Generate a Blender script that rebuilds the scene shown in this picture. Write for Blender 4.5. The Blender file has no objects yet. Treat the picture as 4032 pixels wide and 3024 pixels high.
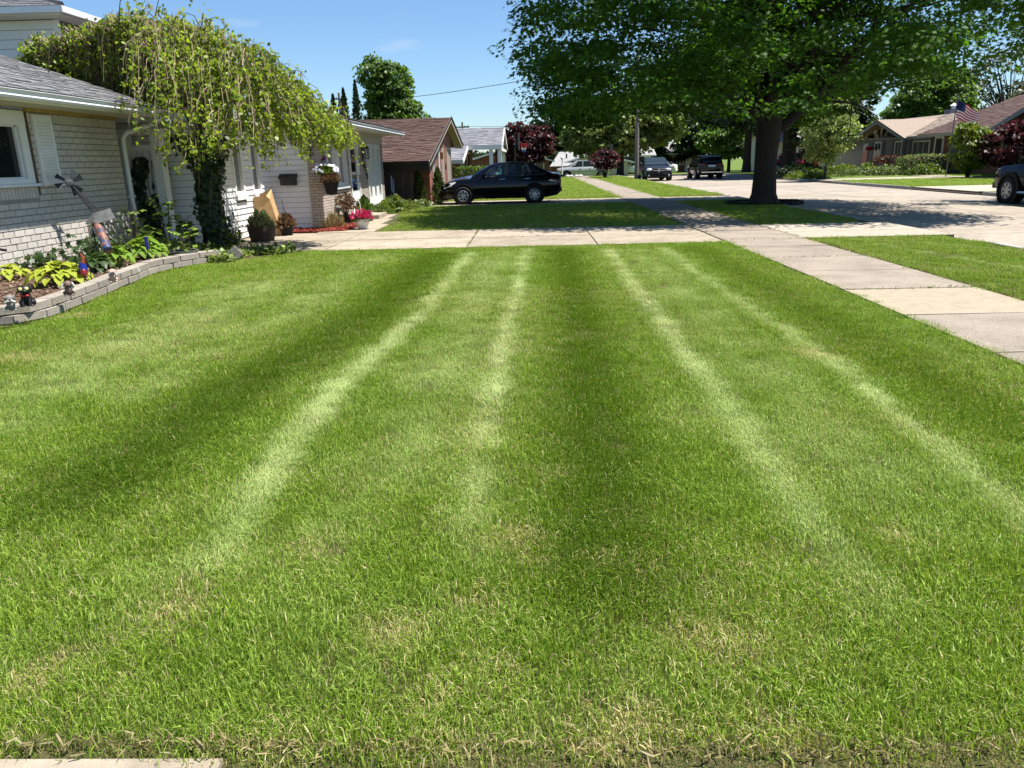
import bpy, bmesh, math, random
import numpy as np
from mathutils import Vector, Matrix, Euler
random.seed(7); RNG = np.random.default_rng(11)
D = bpy.data
SC = bpy.context.scene
COL = SC.collection

# ------------------------------------------------------------------ camera
EYE = 1.55
FPX = 3000.0                                   # focal length in pixels of the 4032 px wide photograph
_n = np.array([0.025, 1, 882.3 / FPX]); _n /= np.linalg.norm(_n)
_y = np.array([68, -884., FPX]); _y -= _n * (_y @ _n); _y /= np.linalg.norm(_y)
_x = np.cross(_n, _y)
if _x[0] < 0: _x = -_x
ROT = np.stack([_x, _y, -_n])                  # world = ROT @ (right, down, forward)
CAMP = np.array([0, 0, EYE])
cam_d = D.cameras.new('camera'); cam = D.objects.new('camera', cam_d); COL.objects.link(cam)
m = Matrix.Identity(4)
for i in range(3):
    m[i][0] = ROT[i, 0]; m[i][1] = -ROT[i, 1]; m[i][2] = -ROT[i, 2]
m[0][3], m[1][3], m[2][3] = 0, 0, EYE
cam.matrix_world = m
cam_d.sensor_width = 36; cam_d.lens = FPX / 4032 * 36
cam_d.clip_start = 0.05; cam_d.clip_end = 3000
SC.camera = cam

# ------------------------------------------------------------------ sun, sky, exposure
SUN_EL, SUN_AZ = math.radians(67), math.radians(91)     # azimuth from +Y (along the street) towards +X
SUN_DIR = Vector((math.sin(SUN_AZ) * math.cos(SUN_EL), math.cos(SUN_AZ) * math.cos(SUN_EL), math.sin(SUN_EL)))
sl = D.lights.new('sun', 'SUN'); so = D.objects.new('sun', sl); COL.objects.link(so)
sl.energy = 5.0; sl.angle = math.radians(0.53); sl.color = (1.0, 0.955, 0.89)
so.rotation_euler = SUN_DIR.to_track_quat('Z', 'Y').to_euler()
W = D.worlds.new('World'); SC.world = W; W.use_nodes = True
wn, wl = W.node_tree.nodes, W.node_tree.links
wn.clear()
wo = wn.new('ShaderNodeOutputWorld'); bg = wn.new('ShaderNodeBackground'); sky = wn.new('ShaderNodeTexSky')
sky.sky_type = 'NISHITA'; sky.sun_disc = False
sky.sun_elevation = SUN_EL; sky.sun_rotation = SUN_AZ
sky.air_density = 1.0; sky.dust_density = 0.15; sky.ozone_density = 3.0; sky.altitude = 200
bg.inputs['Strength'].default_value = 0.07
# thin fair-weather cloud, laid out by direction of view: bands near the skyline and a few puffs
tc = wn.new('ShaderNodeTexCoord')
mp = wn.new('ShaderNodeMapping'); mp.inputs['Scale'].default_value = (1, 1, 3.2)
nz = wn.new('ShaderNodeTexNoise'); nz.inputs['Scale'].default_value = 5.5; nz.inputs['Detail'].default_value = 7; nz.inputs['Roughness'].default_value = .58
cr = wn.new('ShaderNodeMapRange'); cr.inputs['From Min'].default_value = 0.66; cr.inputs['From Max'].default_value = 0.88
cr.inputs['To Max'].default_value = 0.55
wl.new(tc.outputs['Generated'], mp.inputs['Vector']); wl.new(mp.outputs['Vector'], nz.inputs['Vector']); wl.new(nz.outputs['Fac'], cr.inputs['Value'])
tint = wn.new('ShaderNodeMixRGB'); tint.blend_type = 'MULTIPLY'; tint.inputs['Fac'].default_value = 1; tint.inputs['Color2'].default_value = (.80, .95, 1.10, 1)
mix = wn.new('ShaderNodeMixRGB'); mix.inputs['Color2'].default_value = (6.6, 6.9, 7.3, 1)
wl.new(sky.outputs['Color'], tint.inputs['Color1']); wl.new(tint.outputs['Color'], mix.inputs['Color1']); wl.new(cr.outputs['Result'], mix.inputs['Fac'])
wl.new(mix.outputs['Color'], bg.inputs['Color']); wl.new(bg.outputs['Background'], wo.inputs['Surface'])

SC.render.engine = 'CYCLES'
SC.view_settings.view_transform = 'Standard'; SC.view_settings.look = 'None'
SC.view_settings.exposure = 1.02; SC.view_settings.gamma = 1; SC.view_settings.use_curve_mapping = False
SC.cycles.max_bounces = 8; SC.cycles.transparent_max_bounces = 8
# ------------------------------------------------------------------ helpers
def ground(x, y, z=0.0):
    d = ROT @ np.array([x - 2016, y - 1512, FPX]); t = (z - EYE) / d[2]
    return CAMP + d * t
def pix(P):
    c = ROT.T @ (np.asarray(P, float) - CAMP)
    if c[2] < .05: return None
    return 2016 + FPX * c[0] / c[2], 1512 + FPX * c[1] / c[2], c[2]
ORG = {}
def org(o): return ORG.get(o.name, np.zeros(3)) if o else np.zeros(3)
def thing(name, label, cat, loc=(0, 0, 0), rz=0.0, group=None):
    o = D.objects.new(name, None); COL.objects.link(o)
    o.location = loc; o.rotation_euler = (0, 0, rz); o.empty_display_size = .1
    o['label'] = label; o['category'] = cat
    if group: o['group'] = group
    ORG[o.name] = np.array(loc, float)
    return o
def tag(o, label, cat, group=None):
    o['label'] = label; o['category'] = cat
    if group: o['group'] = group
    return o
def dup_tree(o, loc=None, rz=None, scale=None, label=None, parent=None):
    c = o.copy(); COL.objects.link(c)
    if parent: c.parent = parent
    ORG[c.name] = org(o)
    if loc is not None: c.location = loc; ORG[c.name] = np.array(loc, float)
    if rz is not None: c.rotation_euler = (0, 0, rz)
    if scale is not None: c.scale = (scale,) * 3
    if label: c['label'] = label
    for ch in list(o.children): dup_tree(ch, parent=c)
    return c
def link_mesh(name, me, mat, parent=None, loc=(0, 0, 0)):
    o = D.objects.new(name, me); COL.objects.link(o)
    if mat and not me.materials: me.materials.append(mat)
    o.parent = parent; o.location = loc
    ORG[o.name] = org(parent)
    return o
def basis(d):
    d = np.asarray(d, float); d = d / (np.linalg.norm(d) + 1e-12)
    a = np.array([0, 0, 1.]) if abs(d[2]) < .9 else np.array([1., 0, 0])
    u = np.cross(a, d); u /= np.linalg.norm(u)
    return u, np.cross(d, u), d
class WF:
    """a wall's frame: u runs along the wall, z is up, d points out of it"""
    def __init__(s, org_, u, n): s.o = np.array(org_, float); s.u = np.array(u, float); s.n = np.array(n, float)
    def p(s, u, z, d=0): return s.o + s.u * u + s.n * d + np.array([0, 0, z])
class MB:
    def __init__(s): s.v = []; s.f = []
    def add(s, vs, fs):
        b = len(s.v); s.v.extend([tuple(p) for p in vs]); s.f.extend([tuple(i + b for i in f) for f in fs]); return s
    def box(s, x0, x1, y0, y1, z0, z1):
        vs = [(x, y, z) for z in (z0, z1) for y in (y0, y1) for x in (x0, x1)]
        return s.add(vs, [(0, 2, 3, 1), (4, 5, 7, 6), (0, 1, 5, 4), (2, 6, 7, 3), (0, 4, 6, 2), (1, 3, 7, 5)])
    def obox(s, c, ax, dims, shrink=0.0):
        c = np.asarray(c, float); a, b, d = [np.asarray(q, float) for q in ax]; hx, hy, hz = [q / 2 for q in dims]
        vs = []
        for k in (-1, 1):
            g = shrink if k > 0 else 0
            for j in (-1, 1):
                for i in (-1, 1): vs.append(c + a * i * (hx - g) + b * j * (hy - g) + d * k * hz)
        return s.add(vs, [(0, 2, 3, 1), (4, 5, 7, 6), (0, 1, 5, 4), (2, 6, 7, 3), (0, 4, 6, 2), (1, 3, 7, 5)])
    def wbox(s, w, u0, u1, z0, z1, d0, d1):
        vs = [w.p(u, z, d) for d in (d0, d1) for z in (z0, z1) for u in (u0, u1)]
        return s.add(vs, [(0, 2, 3, 1), (4, 5, 7, 6), (0, 1, 5, 4), (2, 6, 7, 3), (0, 4, 6, 2), (1, 3, 7, 5)])
    def bar(s, p, q, w, h=None):
        p = np.asarray(p, float); q = np.asarray(q, float); u, v, d = basis(q - p)
        return s.obox((p + q) / 2, (u, v, d), (w, h or w, np.linalg.norm(q - p)))
    def tube(s, pts, r, n=6, cap=True):
        pts = [np.asarray(p, float) for p in pts]; k = len(pts)
        rs = [r] * k if np.isscalar(r) else list(r)
        b = len(s.v); u = None
        for i, p in enumerate(pts):
            d = pts[min(i + 1, k - 1)] - pts[max(i - 1, 0)]
            if u is None: u, v, d = basis(d)
            else:
                d = d / (np.linalg.norm(d) + 1e-12); u = u - d * (u @ d); u /= np.linalg.norm(u) + 1e-12; v = np.cross(d, u)
            for j in range(n):
                a = 2 * math.pi * j / n; s.v.append(tuple(p + (u * math.cos(a) + v * math.sin(a)) * rs[i]))
        for i in range(k - 1):
            for j in range(n):
                a0 = b + i * n + j; a1 = b + i * n + (j + 1) % n; s.f.append((a0, a1, a1 + n, a0 + n))
        if cap:
            s.f.append(tuple(b + j for j in range(n))[::-1]); s.f.append(tuple(b + (k - 1) * n + j for j in range(n)))
        return s
    def lathe(s, prof, n=16, c=(0, 0, 0), ax=((1, 0, 0), (0, 1, 0), (0, 0, 1))):
        b = len(s.v); c = np.asarray(c, float); a_, b_, d_ = [np.asarray(q, float) for q in ax]
        for r, z in prof:
            for j in range(n):
                t = 2 * math.pi * j / n; s.v.append(tuple(c + a_ * r * math.cos(t) + b_ * r * math.sin(t) + d_ * z))
        for i in range(len(prof) - 1):
            for j in range(n):
                a0 = b + i * n + j; a1 = b + i * n + (j + 1) % n; s.f.append((a0, a1, a1 + n, a0 + n))
        return s
    def ell(s, c, r, nu=12, nv=8, ax=None):
        ax = ax or ((1, 0, 0), (0, 1, 0), (0, 0, 1)); ax = [np.asarray(q, float) for q in ax]; c = np.asarray(c, float); b = len(s.v)
        for i in range(nv + 1):
            t = math.pi * i / nv
            for j in range(nu):
                a = 2 * math.pi * j / nu
                s.v.append(tuple(c + ax[0] * r[0] * math.sin(t) * math.cos(a) + ax[1] * r[1] * math.sin(t) * math.sin(a) + ax[2] * r[2] * math.cos(t)))
        for i in range(nv):
            for j in range(nu):
                a0 = b + i * nu + j; a1 = b + i * nu + (j + 1) % nu; s.f.append((a0, a0 + nu, a1 + nu, a1))
        return s
    def prism(s, poly, z0, z1):
        n = len(poly); b = len(s.v)
        s.v += [(p[0], p[1], z0) for p in poly] + [(p[0], p[1], z1) for p in poly]
        s.f.append(tuple(b + i for i in range(n))[::-1]); s.f.append(tuple(b + n + i for i in range(n)))
        for i in range(n): j = (i + 1) % n; s.f.append((b + i, b + j, b + n + j, b + n + i))
        return s
    def wpoly(s, w, poly, d0, d1):
        """extruded polygon (u, z) on a wall frame"""
        n = len(poly); b = len(s.v)
        s.v += [tuple(w.p(p[0], p[1], d0)) for p in poly] + [tuple(w.p(p[0], p[1], d1)) for p in poly]
        s.f.append(tuple(b + i for i in range(n))[::-1]); s.f.append(tuple(b + n + i for i in range(n)))
        for i in range(n): j = (i + 1) % n; s.f.append((b + i, b + j, b + n + j, b + n + i))
        return s
    def build(s, name, mat, parent=None, smooth=False, local=False, label=None, kind=None):
        v = np.array(s.v, float).reshape(-1, 3)
        if not local: v = v - org(parent)
        me = D.meshes.new(name); me.from_pydata(v.tolist(), [], s.f)
        bm = bmesh.new(); bm.from_mesh(me); bmesh.ops.recalc_face_normals(bm, faces=bm.faces); bm.to_mesh(me); bm.free()
        if smooth:
            me.shade_smooth()
            try: me.set_sharp_from_angle(angle=math.radians(38))
            except Exception: pass
        o = link_mesh(name, me, mat, parent)
        if label: o['label'] = label
        if kind: o['kind'] = kind
        return o
def structure(name, mb, mat, label=None):
    o = mb.build(name, mat); o['kind'] = 'structure'
    if label: o['label'] = label
    return o
_piece = {}
def pieces(parent, name, boxes, mat, limit=300, shrink=0.003, rest=None):
    """boxes: (centre, (ax, ay, az), dims). The largest in view become objects of their own, the rest one stuff part."""
    sc = []
    for i, (c, ax, dims) in enumerate(boxes):
        p = pix(c); sz = -1
        if p and -40 < p[0] < 4072 and -40 < p[1] < 3064: sz = sorted(dims)[1] / p[2]
        sc.append((-sz, i))
    sc.sort(); left = MB(); n = 0; o0 = org(parent)
    for r, (s_, i) in enumerate(sc):
        c, ax, dims = boxes[i]
        if r < limit and s_ < 0:
            key = (name, mat.name, tuple(round(q, 3) for q in dims), shrink)
            if key not in _piece:
                me = D.meshes.new(name); b = MB().obox((0, 0, 0), ((1, 0, 0), (0, 1, 0), (0, 0, 1)), dims, shrink)
                me.from_pydata(b.v, [], b.f); me.materials.append(mat); _piece[key] = me
            o = D.objects.new(name, _piece[key]); COL.objects.link(o); o.parent = parent
            A_ = np.stack([np.asarray(a, float) for a in ax], axis=1)
            if np.linalg.det(A_) < 0: A_[:, 0] *= -1
            M = Matrix(A_.tolist())
            o.rotation_euler = M.to_euler(); o.location = np.asarray(c, float) - o0
        else:
            left.obox(c, ax, dims, shrink); n += 1
    if n: left.build(rest or name + '_field', mat, parent, kind='stuff')

# ------------------------------------------------------------------ materials
class NT:
    def __init__(s, name):
        s.m = D.materials.new(name); s.m.use_nodes = True; s.t = s.m.node_tree; s.t.nodes.clear()
        s.out = s.n('ShaderNodeOutputMaterial')
    def n(s, ty, **k):
        q = s.t.nodes.new(ty)
        for a, b in k.items(): setattr(q, a, b)
        return q
    def l(s, a, b): s.t.links.new(a, b)
    def val(s, node, **k):
        for a, b in k.items(): node.inputs[a.replace('_', ' ')].default_value = b
        return node
def c4(c): return (c[0], c[1], c[2], 1)
def mul(c, k): return tuple(min(1, q * k) for q in c)
def mat(name, col, rough=.7, var=.18, scale=6.0, isl=0.0, obj=0.0, bump=0.0, bscale=60.0, metal=0.0, spec=.4, col2=None, f2=None, stretch=None, hue=None, coat=0.0):
    """procedural surface: base colour with two scales of noise, variation per loose piece (isl) or per object (obj), fine relief"""
    N = NT(name); b = N.n('ShaderNodeBsdfPrincipled'); N.l(b.outputs[0], N.out.inputs['Surface'])
    b.inputs['Roughness'].default_value = rough; b.inputs['Metallic'].default_value = metal
    b.inputs['Specular IOR Level'].default_value = spec; b.inputs['Coat Weight'].default_value = coat
    geo = N.n('ShaderNodeNewGeometry'); vec = geo.outputs['Position']
    if stretch:
        mp = N.n('ShaderNodeMapping'); mp.inputs['Scale'].default_value = stretch; N.l(vec, mp.inputs['Vector']); vec = mp.outputs['Vector']
    nz = N.n('ShaderNodeTexNoise'); N.val(nz, Scale=scale, Detail=6.0, Roughness=.62); N.l(vec, nz.inputs['Vector'])
    rmp = N.n('ShaderNodeMapRange'); N.val(rmp, From_Min=.3, From_Max=.7, To_Min=1 - var, To_Max=1 + var); N.l(nz.outputs['Fac'], rmp.inputs['Value'])
    fac = rmp.outputs['Result']
    def times(x, src, amt):
        r2 = N.n('ShaderNodeMapRange'); N.val(r2, To_Min=1 - amt, To_Max=1 + amt); N.l(src, r2.inputs['Value'])
        mm = N.n('ShaderNodeMath', operation='MULTIPLY'); N.l(x, mm.inputs[0]); N.l(r2.outputs['Result'], mm.inputs[1]); return mm.outputs[0]
    if isl: fac = times(fac, geo.outputs['Random Per Island'], isl)
    if obj:
        oi = N.n('ShaderNodeObjectInfo'); fac = times(fac, oi.outputs['Random'], obj)
    base = N.n('ShaderNodeRGB'); base.outputs[0].default_value = c4(col); src = base.outputs[0]
    if col2:
        mx = N.n('ShaderNodeMixRGB'); N.l(src, mx.inputs['Color1']); mx.inputs['Color2'].default_value = c4(col2)
        n2 = N.n('ShaderNodeTexNoise'); N.val(n2, Scale=f2 or scale * .3, Detail=5.0, Roughness=.6); N.l(vec, n2.inputs['Vector'])
        r3 = N.n('ShaderNodeMapRange'); N.val(r3, From_Min=.42, From_Max=.62); N.l(n2.outputs['Fac'], r3.inputs['Value']); N.l(r3.outputs['Result'], mx.inputs['Fac'])
        src = mx.outputs[0]
    if hue:
        mx = N.n('ShaderNodeMixRGB'); N.l(src, mx.inputs['Color1']); mx.inputs['Color2'].default_value = c4(hue)
        q = geo.outputs['Random Per Island']
        w = N.n('ShaderNodeMath', operation='MULTIPLY'); N.l(q, w.inputs[0]); w.inputs[1].default_value = 7.31
        w2 = N.n('ShaderNodeMath', operation='FRACT'); N.l(w.outputs[0], w2.inputs[0]); N.l(w2.outputs[0], mx.inputs['Fac']); src = mx.outputs[0]
    vm = N.n('ShaderNodeVectorMath', operation='SCALE'); N.l(src, vm.inputs[0]); N.l(fac, vm.inputs['Scale'])
    N.l(vm.outputs[0], b.inputs['Base Color'])
    if bump:
        n3 = N.n('ShaderNodeTexNoise'); N.val(n3, Scale=bscale, Detail=4.0); N.l(vec, n3.inputs['Vector'])
        bp = N.n('ShaderNodeBump'); N.val(bp, Strength=bump, Distance=.01); N.l(n3.outputs['Fac'], bp.inputs['Height']); N.l(bp.outputs[0], b.inputs['Normal'])
    return N.m
def leafmat(name, col, trans=None, var=.35, hue=None, rough=.45, clump=.25, tfac=.45, spec=.35):
    """leaves: reflective and translucent, differing leaf by leaf and clump by clump"""
    N = NT(name); geo = N.n('ShaderNodeNewGeometry')
    r = N.n('ShaderNodeMapRange'); N.val(r, To_Min=1 - var, To_Max=1 + var); N.l(geo.outputs['Random Per Island'], r.inputs['Value'])
    nz = N.n('ShaderNodeTexNoise'); N.val(nz, Scale=.9, Detail=3.0); N.l(geo.outputs['Position'], nz.inputs['Vector'])
    r2 = N.n('ShaderNodeMapRange'); N.val(r2, From_Min=.3, From_Max=.7, To_Min=1 - clump, To_Max=1 + clump); N.l(nz.outputs['Fac'], r2.inputs['Value'])
    mm = N.n('ShaderNodeMath', operation='MULTIPLY'); N.l(r.outputs[0], mm.inputs[0]); N.l(r2.outputs[0], mm.inputs[1])
    hv = N.n('ShaderNodeMixRGB'); hv.inputs['Color1'].default_value = c4(col); hv.inputs['Color2'].default_value = c4(hue or mul(col, 1.2))
    w = N.n('ShaderNodeMath', operation='MULTIPLY'); N.l(geo.outputs['Random Per Island'], w.inputs[0]); w.inputs[1].default_value = 5.77
    w2 = N.n('ShaderNodeMath', operation='FRACT'); N.l(w.outputs[0], w2.inputs[0]); N.l(w2.outputs[0], hv.inputs['Fac'])
    vm = N.n('ShaderNodeVectorMath', operation='SCALE'); N.l(hv.outputs[0], vm.inputs[0]); N.l(mm.outputs[0], vm.inputs['Scale'])
    b = N.n('ShaderNodeBsdfPrincipled'); N.l(vm.outputs[0], b.inputs['Base Color']); b.inputs['Roughness'].default_value = rough; b.inputs['Specular IOR Level'].default_value = spec
    t = N.n('ShaderNodeBsdfTranslucent'); tv = N.n('ShaderNodeVectorMath', operation='SCALE'); N.l(mm.outputs[0], tv.inputs['Scale'])
    tv.inputs[0].default_value = trans or (col[0] * 2.6, col[1] * 2.2, col[2] * .9); N.l(tv.outputs[0], t.inputs['Color'])
    mx = N.n('ShaderNodeMixShader'); mx.inputs['Fac'].default_value = tfac; N.l(b.outputs[0], mx.inputs[1]); N.l(t.outputs[0], mx.inputs[2])
    N.l(mx.outputs[0], N.out.inputs['Surface'])
    return N.m
def glassmat(name, col, rough=.03, spec=.5):
    return mat(name, col, rough=rough, var=.15, scale=2.0, spec=spec)
def see_glass(name, tint=(.75, .85, .85), k=.82):
    N = NT(name); t = N.n('ShaderNodeBsdfTransparent'); t.inputs['Color'].default_value = c4(tint)
    g = N.n('ShaderNodeBsdfGlossy'); g.inputs['Roughness'].default_value = .02
    fr = N.n('ShaderNodeFresnel'); fr.inputs['IOR'].default_value = 1.5
    mx = N.n('ShaderNodeMixShader'); N.l(fr.outputs[0], mx.inputs['Fac']); N.l(t.outputs[0], mx.inputs[1]); N.l(g.outputs[0], mx.inputs[2])
    N.l(mx.outputs[0], N.out.inputs['Surface']); return N.m

# ------------------------------------------------------------------ leaves in bulk
SHAPES = {
    'diamond': [(0, -.5, 0), (.32, 0, .05), (0, .5, 0), (-.32, 0, .05)],
    'oval': [(0, -.5, 0), (.3, -.22, .06), (.34, .1, .07), (0, .5, -.05), (-.34, .1, .07), (-.3, -.22, .06)],
    'maple': [(0, -.5, 0), (.14, -.3, .0), (.46, -.26, -.06), (.3, -.02, .04), (.5, .22, -.07), (.2, .2, .03), (0, .55, -.08),
              (-.2, .2, .03), (-.5, .22, -.07), (-.3, -.02, .04), (-.46, -.26, -.06), (-.14, -.3, .0)],
    'heart': [(0, -.42, 0), (.22, -.5, .05), (.42, -.28, .1), (.4, .02, .1), (.2, .34, .03), (0, .58, -.06), (-.2, .34, .03), (-.4, .02, .1), (-.42, -.28, .1), (-.22, -.5, .05)],
    'blade': [(-.05, -.5, 0), (.05, -.5, 0), (.06, .0, .0), (0, .5, -.06), (-.06, .0, .0)],
}
def unit(a): return a / (np.linalg.norm(a, axis=-1, keepdims=True) + 1e-9)
def leaves(name, C, T, Nn, S, mat_, parent, shape='oval', kind='stuff', label=None):
    """one mesh of leaf faces: centres C, leaf axes T, leaf normals Nn, sizes S (numpy arrays)"""
    C = np.asarray(C, float) - org(parent); n = len(C)
    T = unit(np.asarray(T, float)); B = unit(np.cross(T, Nn)); Z = np.cross(B, T); sh = np.array(SHAPES[shape]); k = len(sh)
    S = np.asarray(S, float).reshape(-1, 1, 1)
    V = C[:, None, :] + S * (B[:, None, :] * sh[None, :, 0:1] + T[:, None, :] * sh[None, :, 1:2] + Z[:, None, :] * sh[None, :, 2:3])
    me = D.meshes.new(name); me.vertices.add(n * k); me.vertices.foreach_set('co', V.reshape(-1).astype(np.float32))
    me.loops.add(n * k); me.loops.foreach_set('vertex_index', np.arange(n * k, dtype=np.int32))
    me.polygons.add(n); me.polygons.foreach_set('loop_start', np.arange(0, n * k, k, dtype=np.int32))
    me.update(calc_edges=True); me.validate()
    o = link_mesh(name, me, mat_, parent)
    if kind: o['kind'] = kind
    if label: o['label'] = label
    return o
def rdir(n): return unit(RNG.normal(size=(n, 3)))
def clump_leaves(centres, radii, per, flat=.55, droop=.5, up=.9):
    """leaf positions for sprays: each a flattened lens of leaves whose outer ones hang"""
    m_ = len(centres); n = m_ * per
    d = rdir(n); r = RNG.random((n, 1)) ** .45
    rad = np.repeat(np.asarray(radii, float).reshape(m_, 1), per, 0)
    off = d * r * rad; off[:, 2] *= flat; hor = np.hypot(off[:, 0], off[:, 1])
    off[:, 2] -= droop * (hor ** 2) / rad[:, 0] * .5
    C = np.repeat(np.asarray(centres, float), per, 0) + off
    N_ = unit(rdir(n) * .75 + np.array([0, 0, up]) + d * .35)
    T = unit(np.concatenate([off[:, :2], -np.abs(off[:, 2:]) - .25 * rad], axis=1) + rdir(n) * rad * .45)
    return C, T, N_
# ------------------------------------------------------------------ ground, road, pavements
M = {}
M['lawn_far'] = mat('lawn_far', (.09, .15, .026), rough=.9, var=.3, scale=2.2, bump=.8, bscale=40, col2=(.13, .16, .04), f2=.5, spec=.1)
M['turf_soil'] = mat('turf_soil', (.065, .075, .025), rough=.95, var=.95, scale=190, bump=1.0, bscale=260, col2=(.12, .10, .045), f2=60, spec=.05)
M['concrete'] = mat('concrete', (.335, .285, .215), rough=.85, var=.2, scale=9, obj=.10, bump=.35, bscale=140, col2=(.265, .22, .16), f2=1.4, spec=.25)
M['concrete_new'] = mat('concrete_new', (.36, .315, .25), rough=.85, var=.14, scale=7, obj=.05, bump=.2, bscale=140, spec=.25)
M['concrete_tan'] = mat('concrete_tan', (.315, .265, .19), rough=.85, var=.13, scale=7, bump=.2, bscale=140, spec=.25)
M['walk_grey'] = mat('walk_grey', (.285, .24, .19), rough=.88, var=.34, scale=60, obj=.10, bump=.7, bscale=170, col2=(.225, .19, .152), f2=1.6, spec=.2)
M['road'] = mat('road_concrete', (.325, .28, .225), rough=.85, var=.18, scale=5, obj=.07, bump=.2, bscale=90, col2=(.27, .23, .185), f2=.45, spec=.2)
M['kerb'] = mat('kerb_concrete', (.30, .285, .26), rough=.9, var=.2, scale=9, obj=.15, bump=.3)
M['joint'] = mat('joint_dirt', (.075, .06, .045), rough=.95, var=.3, scale=20)
M['soil'] = mat('bed_soil', (.06, .038, .026), rough=.95, var=.45, scale=18, bump=1.0, bscale=60)

structure('ground', MB().box(-300, 300, -120, 420, -1.2, -.55), M['lawn_far'], 'wide grassy ground running to the skyline')
SWL, SWR, KL, KR = 3.62, 5.14, 8.0, 16.75          # sidewalk edges, left and right kerb
# left lawns: one sheet under everything on this side of the road
lawn_poly = [(-60, 1.72), (SWL + .05, 1.72), (SWL + .05, -4), (KL - .2, -4), (KL - .2, 74), (-60, 140)]
structure('lawn_earth', MB().prism([(-60, -8), (KL - .2, -8), (KL - .2, 72), (-60, 72)], -.8, -.012), M['turf_soil'], 'mown turf and thatch between the drives')
structure('right_lawn', MB().prism([(KR + .2, -8), (80, -8), (80, 140), (40, 140), (40, 78), (KR + .2, 74)], -.8, 0.0), M['lawn_far'], 'mown lawn across the street')
# road
rd = structure('road', MB().box(KL - .25, KR + .3, -10, 75, -.8, -.135), M['joint'], 'light concrete residential street')
bx = []
for i in range(17):
    y0 = 2.2 + i * 4.6 - 4.6
    for (xa, xb) in ((KL, 12.45), (12.47, KR)):
        bx.append((((xa + xb) / 2, y0 + 2.3, -.15), ((1, 0, 0), (0, 1, 0), (0, 0, 1)), (xb - xa, 4.578, .05)))
pieces(rd, 'slab', bx, M['road'], shrink=.004)
# kerbs in cast lengths, broken where the drives cross
def kerb(name, x0, x1, spans, mt, top=0.005):
    base = structure(name, MB().box(x0 + .02, x1 - .02, spans[0][0], spans[-1][1], -.79, -.14), M['joint'], 'concrete kerb along the street')
    bx = []
    for a, b in spans:
        k = max(1, round((b - a) / 2.4)); st = (b - a) / k
        for i in range(k):
            bx.append((((x0 + x1) / 2, a + (i + .5) * st, (top - .2) / 2), ((0, 1, 0), (-1, 0, 0), (0, 0, 1)), (st - .015, x1 - x0, .2 + top)))
    pieces(base, 'kerbstone', bx, mt, shrink=.015)
kerb('kerb', KL - .19, KL, [(-8, 13.6), (18.9, 27.8), (31.4, 71)], M['kerb'])
kerb('kerb_across', KR, KR + .2, [(-6, 29.5), (35.2, 44.2), (48.2, 72)], M['kerb'])
# sidewalk
sw = structure('sidewalk', MB().box(SWL, SWR, -6, 71.5, -.8, -.004), M['joint'], 'concrete sidewalk of separate slabs running along the street')
bx = []; tan = []
for i in range(-9, 42):
    y0 = 7.39 + i * 1.5
    c = (((SWL + SWR) / 2, y0 + .75, -.044 + random.uniform(-.003, .004)), ((1, 0, random.uniform(-.004, .004)), (0, 1, 0), (0, 0, 1)), (SWR - SWL, 1.487, .11))
    if i == 0: tan.append(c)
    else: bx.append(c)
pieces(sw, 'slab', bx, M['walk_grey'], shrink=.006)
pieces(sw, 'slab', tan, M['concrete_tan'], shrink=.006)
for o in sw.children:
    if o.data.materials and o.data.materials[0] is M['concrete_tan']: o['label'] = 'smooth tan replacement slab'
# driveways
def drive(name, label, cells, mt, z=.006, thick=.1):
    xs = [c[0] for c in cells] + [c[1] for c in cells]; ys = [c[2] for c in cells] + [c[3] for c in cells]
    b = structure(name, MB().box(min(xs) + .01, max(xs) - .01, min(ys) + .01, max(ys) - .01, -.2, -.006), M['joint'], label)
    pieces(b, 'slab', [(((a + c) / 2, (d + e) / 2, z - thick / 2 + random.uniform(-.002, .002)), ((1, 0, 0), (0, 1, 0), (0, 0, 1)), (c - a - .016, e - d - .016, thick)) for a, c, d, e in cells], mt, shrink=.005)
    return b
cells = []
xs = [-8.6, -6.35, -3.9, -1.2, 1.25, SWL - .02]
for a, c in zip(xs[:-1], xs[1:]):
    cells += [(a, c, 14.35, 16.2), (a, c, 16.2, 18.15)]
drive('driveway', 'tan concrete driveway beyond the mown lawn', cells, M['concrete'])
drive('driveway_apron', 'pale new concrete apron between sidewalk and street', [(SWR + .02, KL, 14.75, 16.0), (SWR + .02, KL, 16.0, 17.75)], M['concrete_new'], z=.004)
drive('front_walk', 'short concrete walk to the neighbouring front door', [(-5.06, -3.7, 18.18, 20.4), (-5.06, -3.95, 20.43, 22.4), (-5.06, -4.15, 22.43, 24.3)], M['concrete'], z=.008)
drive('second_driveway', 'concrete driveway where the black sedan is parked', [(-3.9, -1.4, 28.3, 31.3), (-1.4, 1.1, 28.3, 31.3), (1.1, SWL - .02, 28.3, 31.3), (SWR + .02, KL, 28.3, 31.0)], M['concrete'])
drive('near_driveway', 'concrete driveway edge at the bottom of the lawn', [(-6, -.85, -6, 1.70), (-.85, 1.6, -6, 1.64), (1.6, SWL - .03, -6, 1.62)], M['concrete'], z=.004)
for o_ in D.objects:
    if o_.name == 'near_driveway':
        for v_ in o_.data.vertices: v_.co.y = min(v_.co.y, 1.6)
drive('driveway_across', 'concrete driveway across the street by the brown roof', [(KR + .0, 20.5, 29.8, 34.9), (20.5, 24, 29.8, 34.9), (25.3, 30, 29.8, 34.9)], M['concrete_new'])
drive('far_driveway_across', 'short concrete driveway across the street by the planting bed', [(KR + .0, 20.5, 44.5, 47.9), (20.5, 24, 44.5, 47.9)], M['concrete_new'])
s2 = structure('sidewalk_across', MB().box(24, 25.3, 0, 75, -.2, .004), M['joint'], 'concrete sidewalk across the street')
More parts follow.
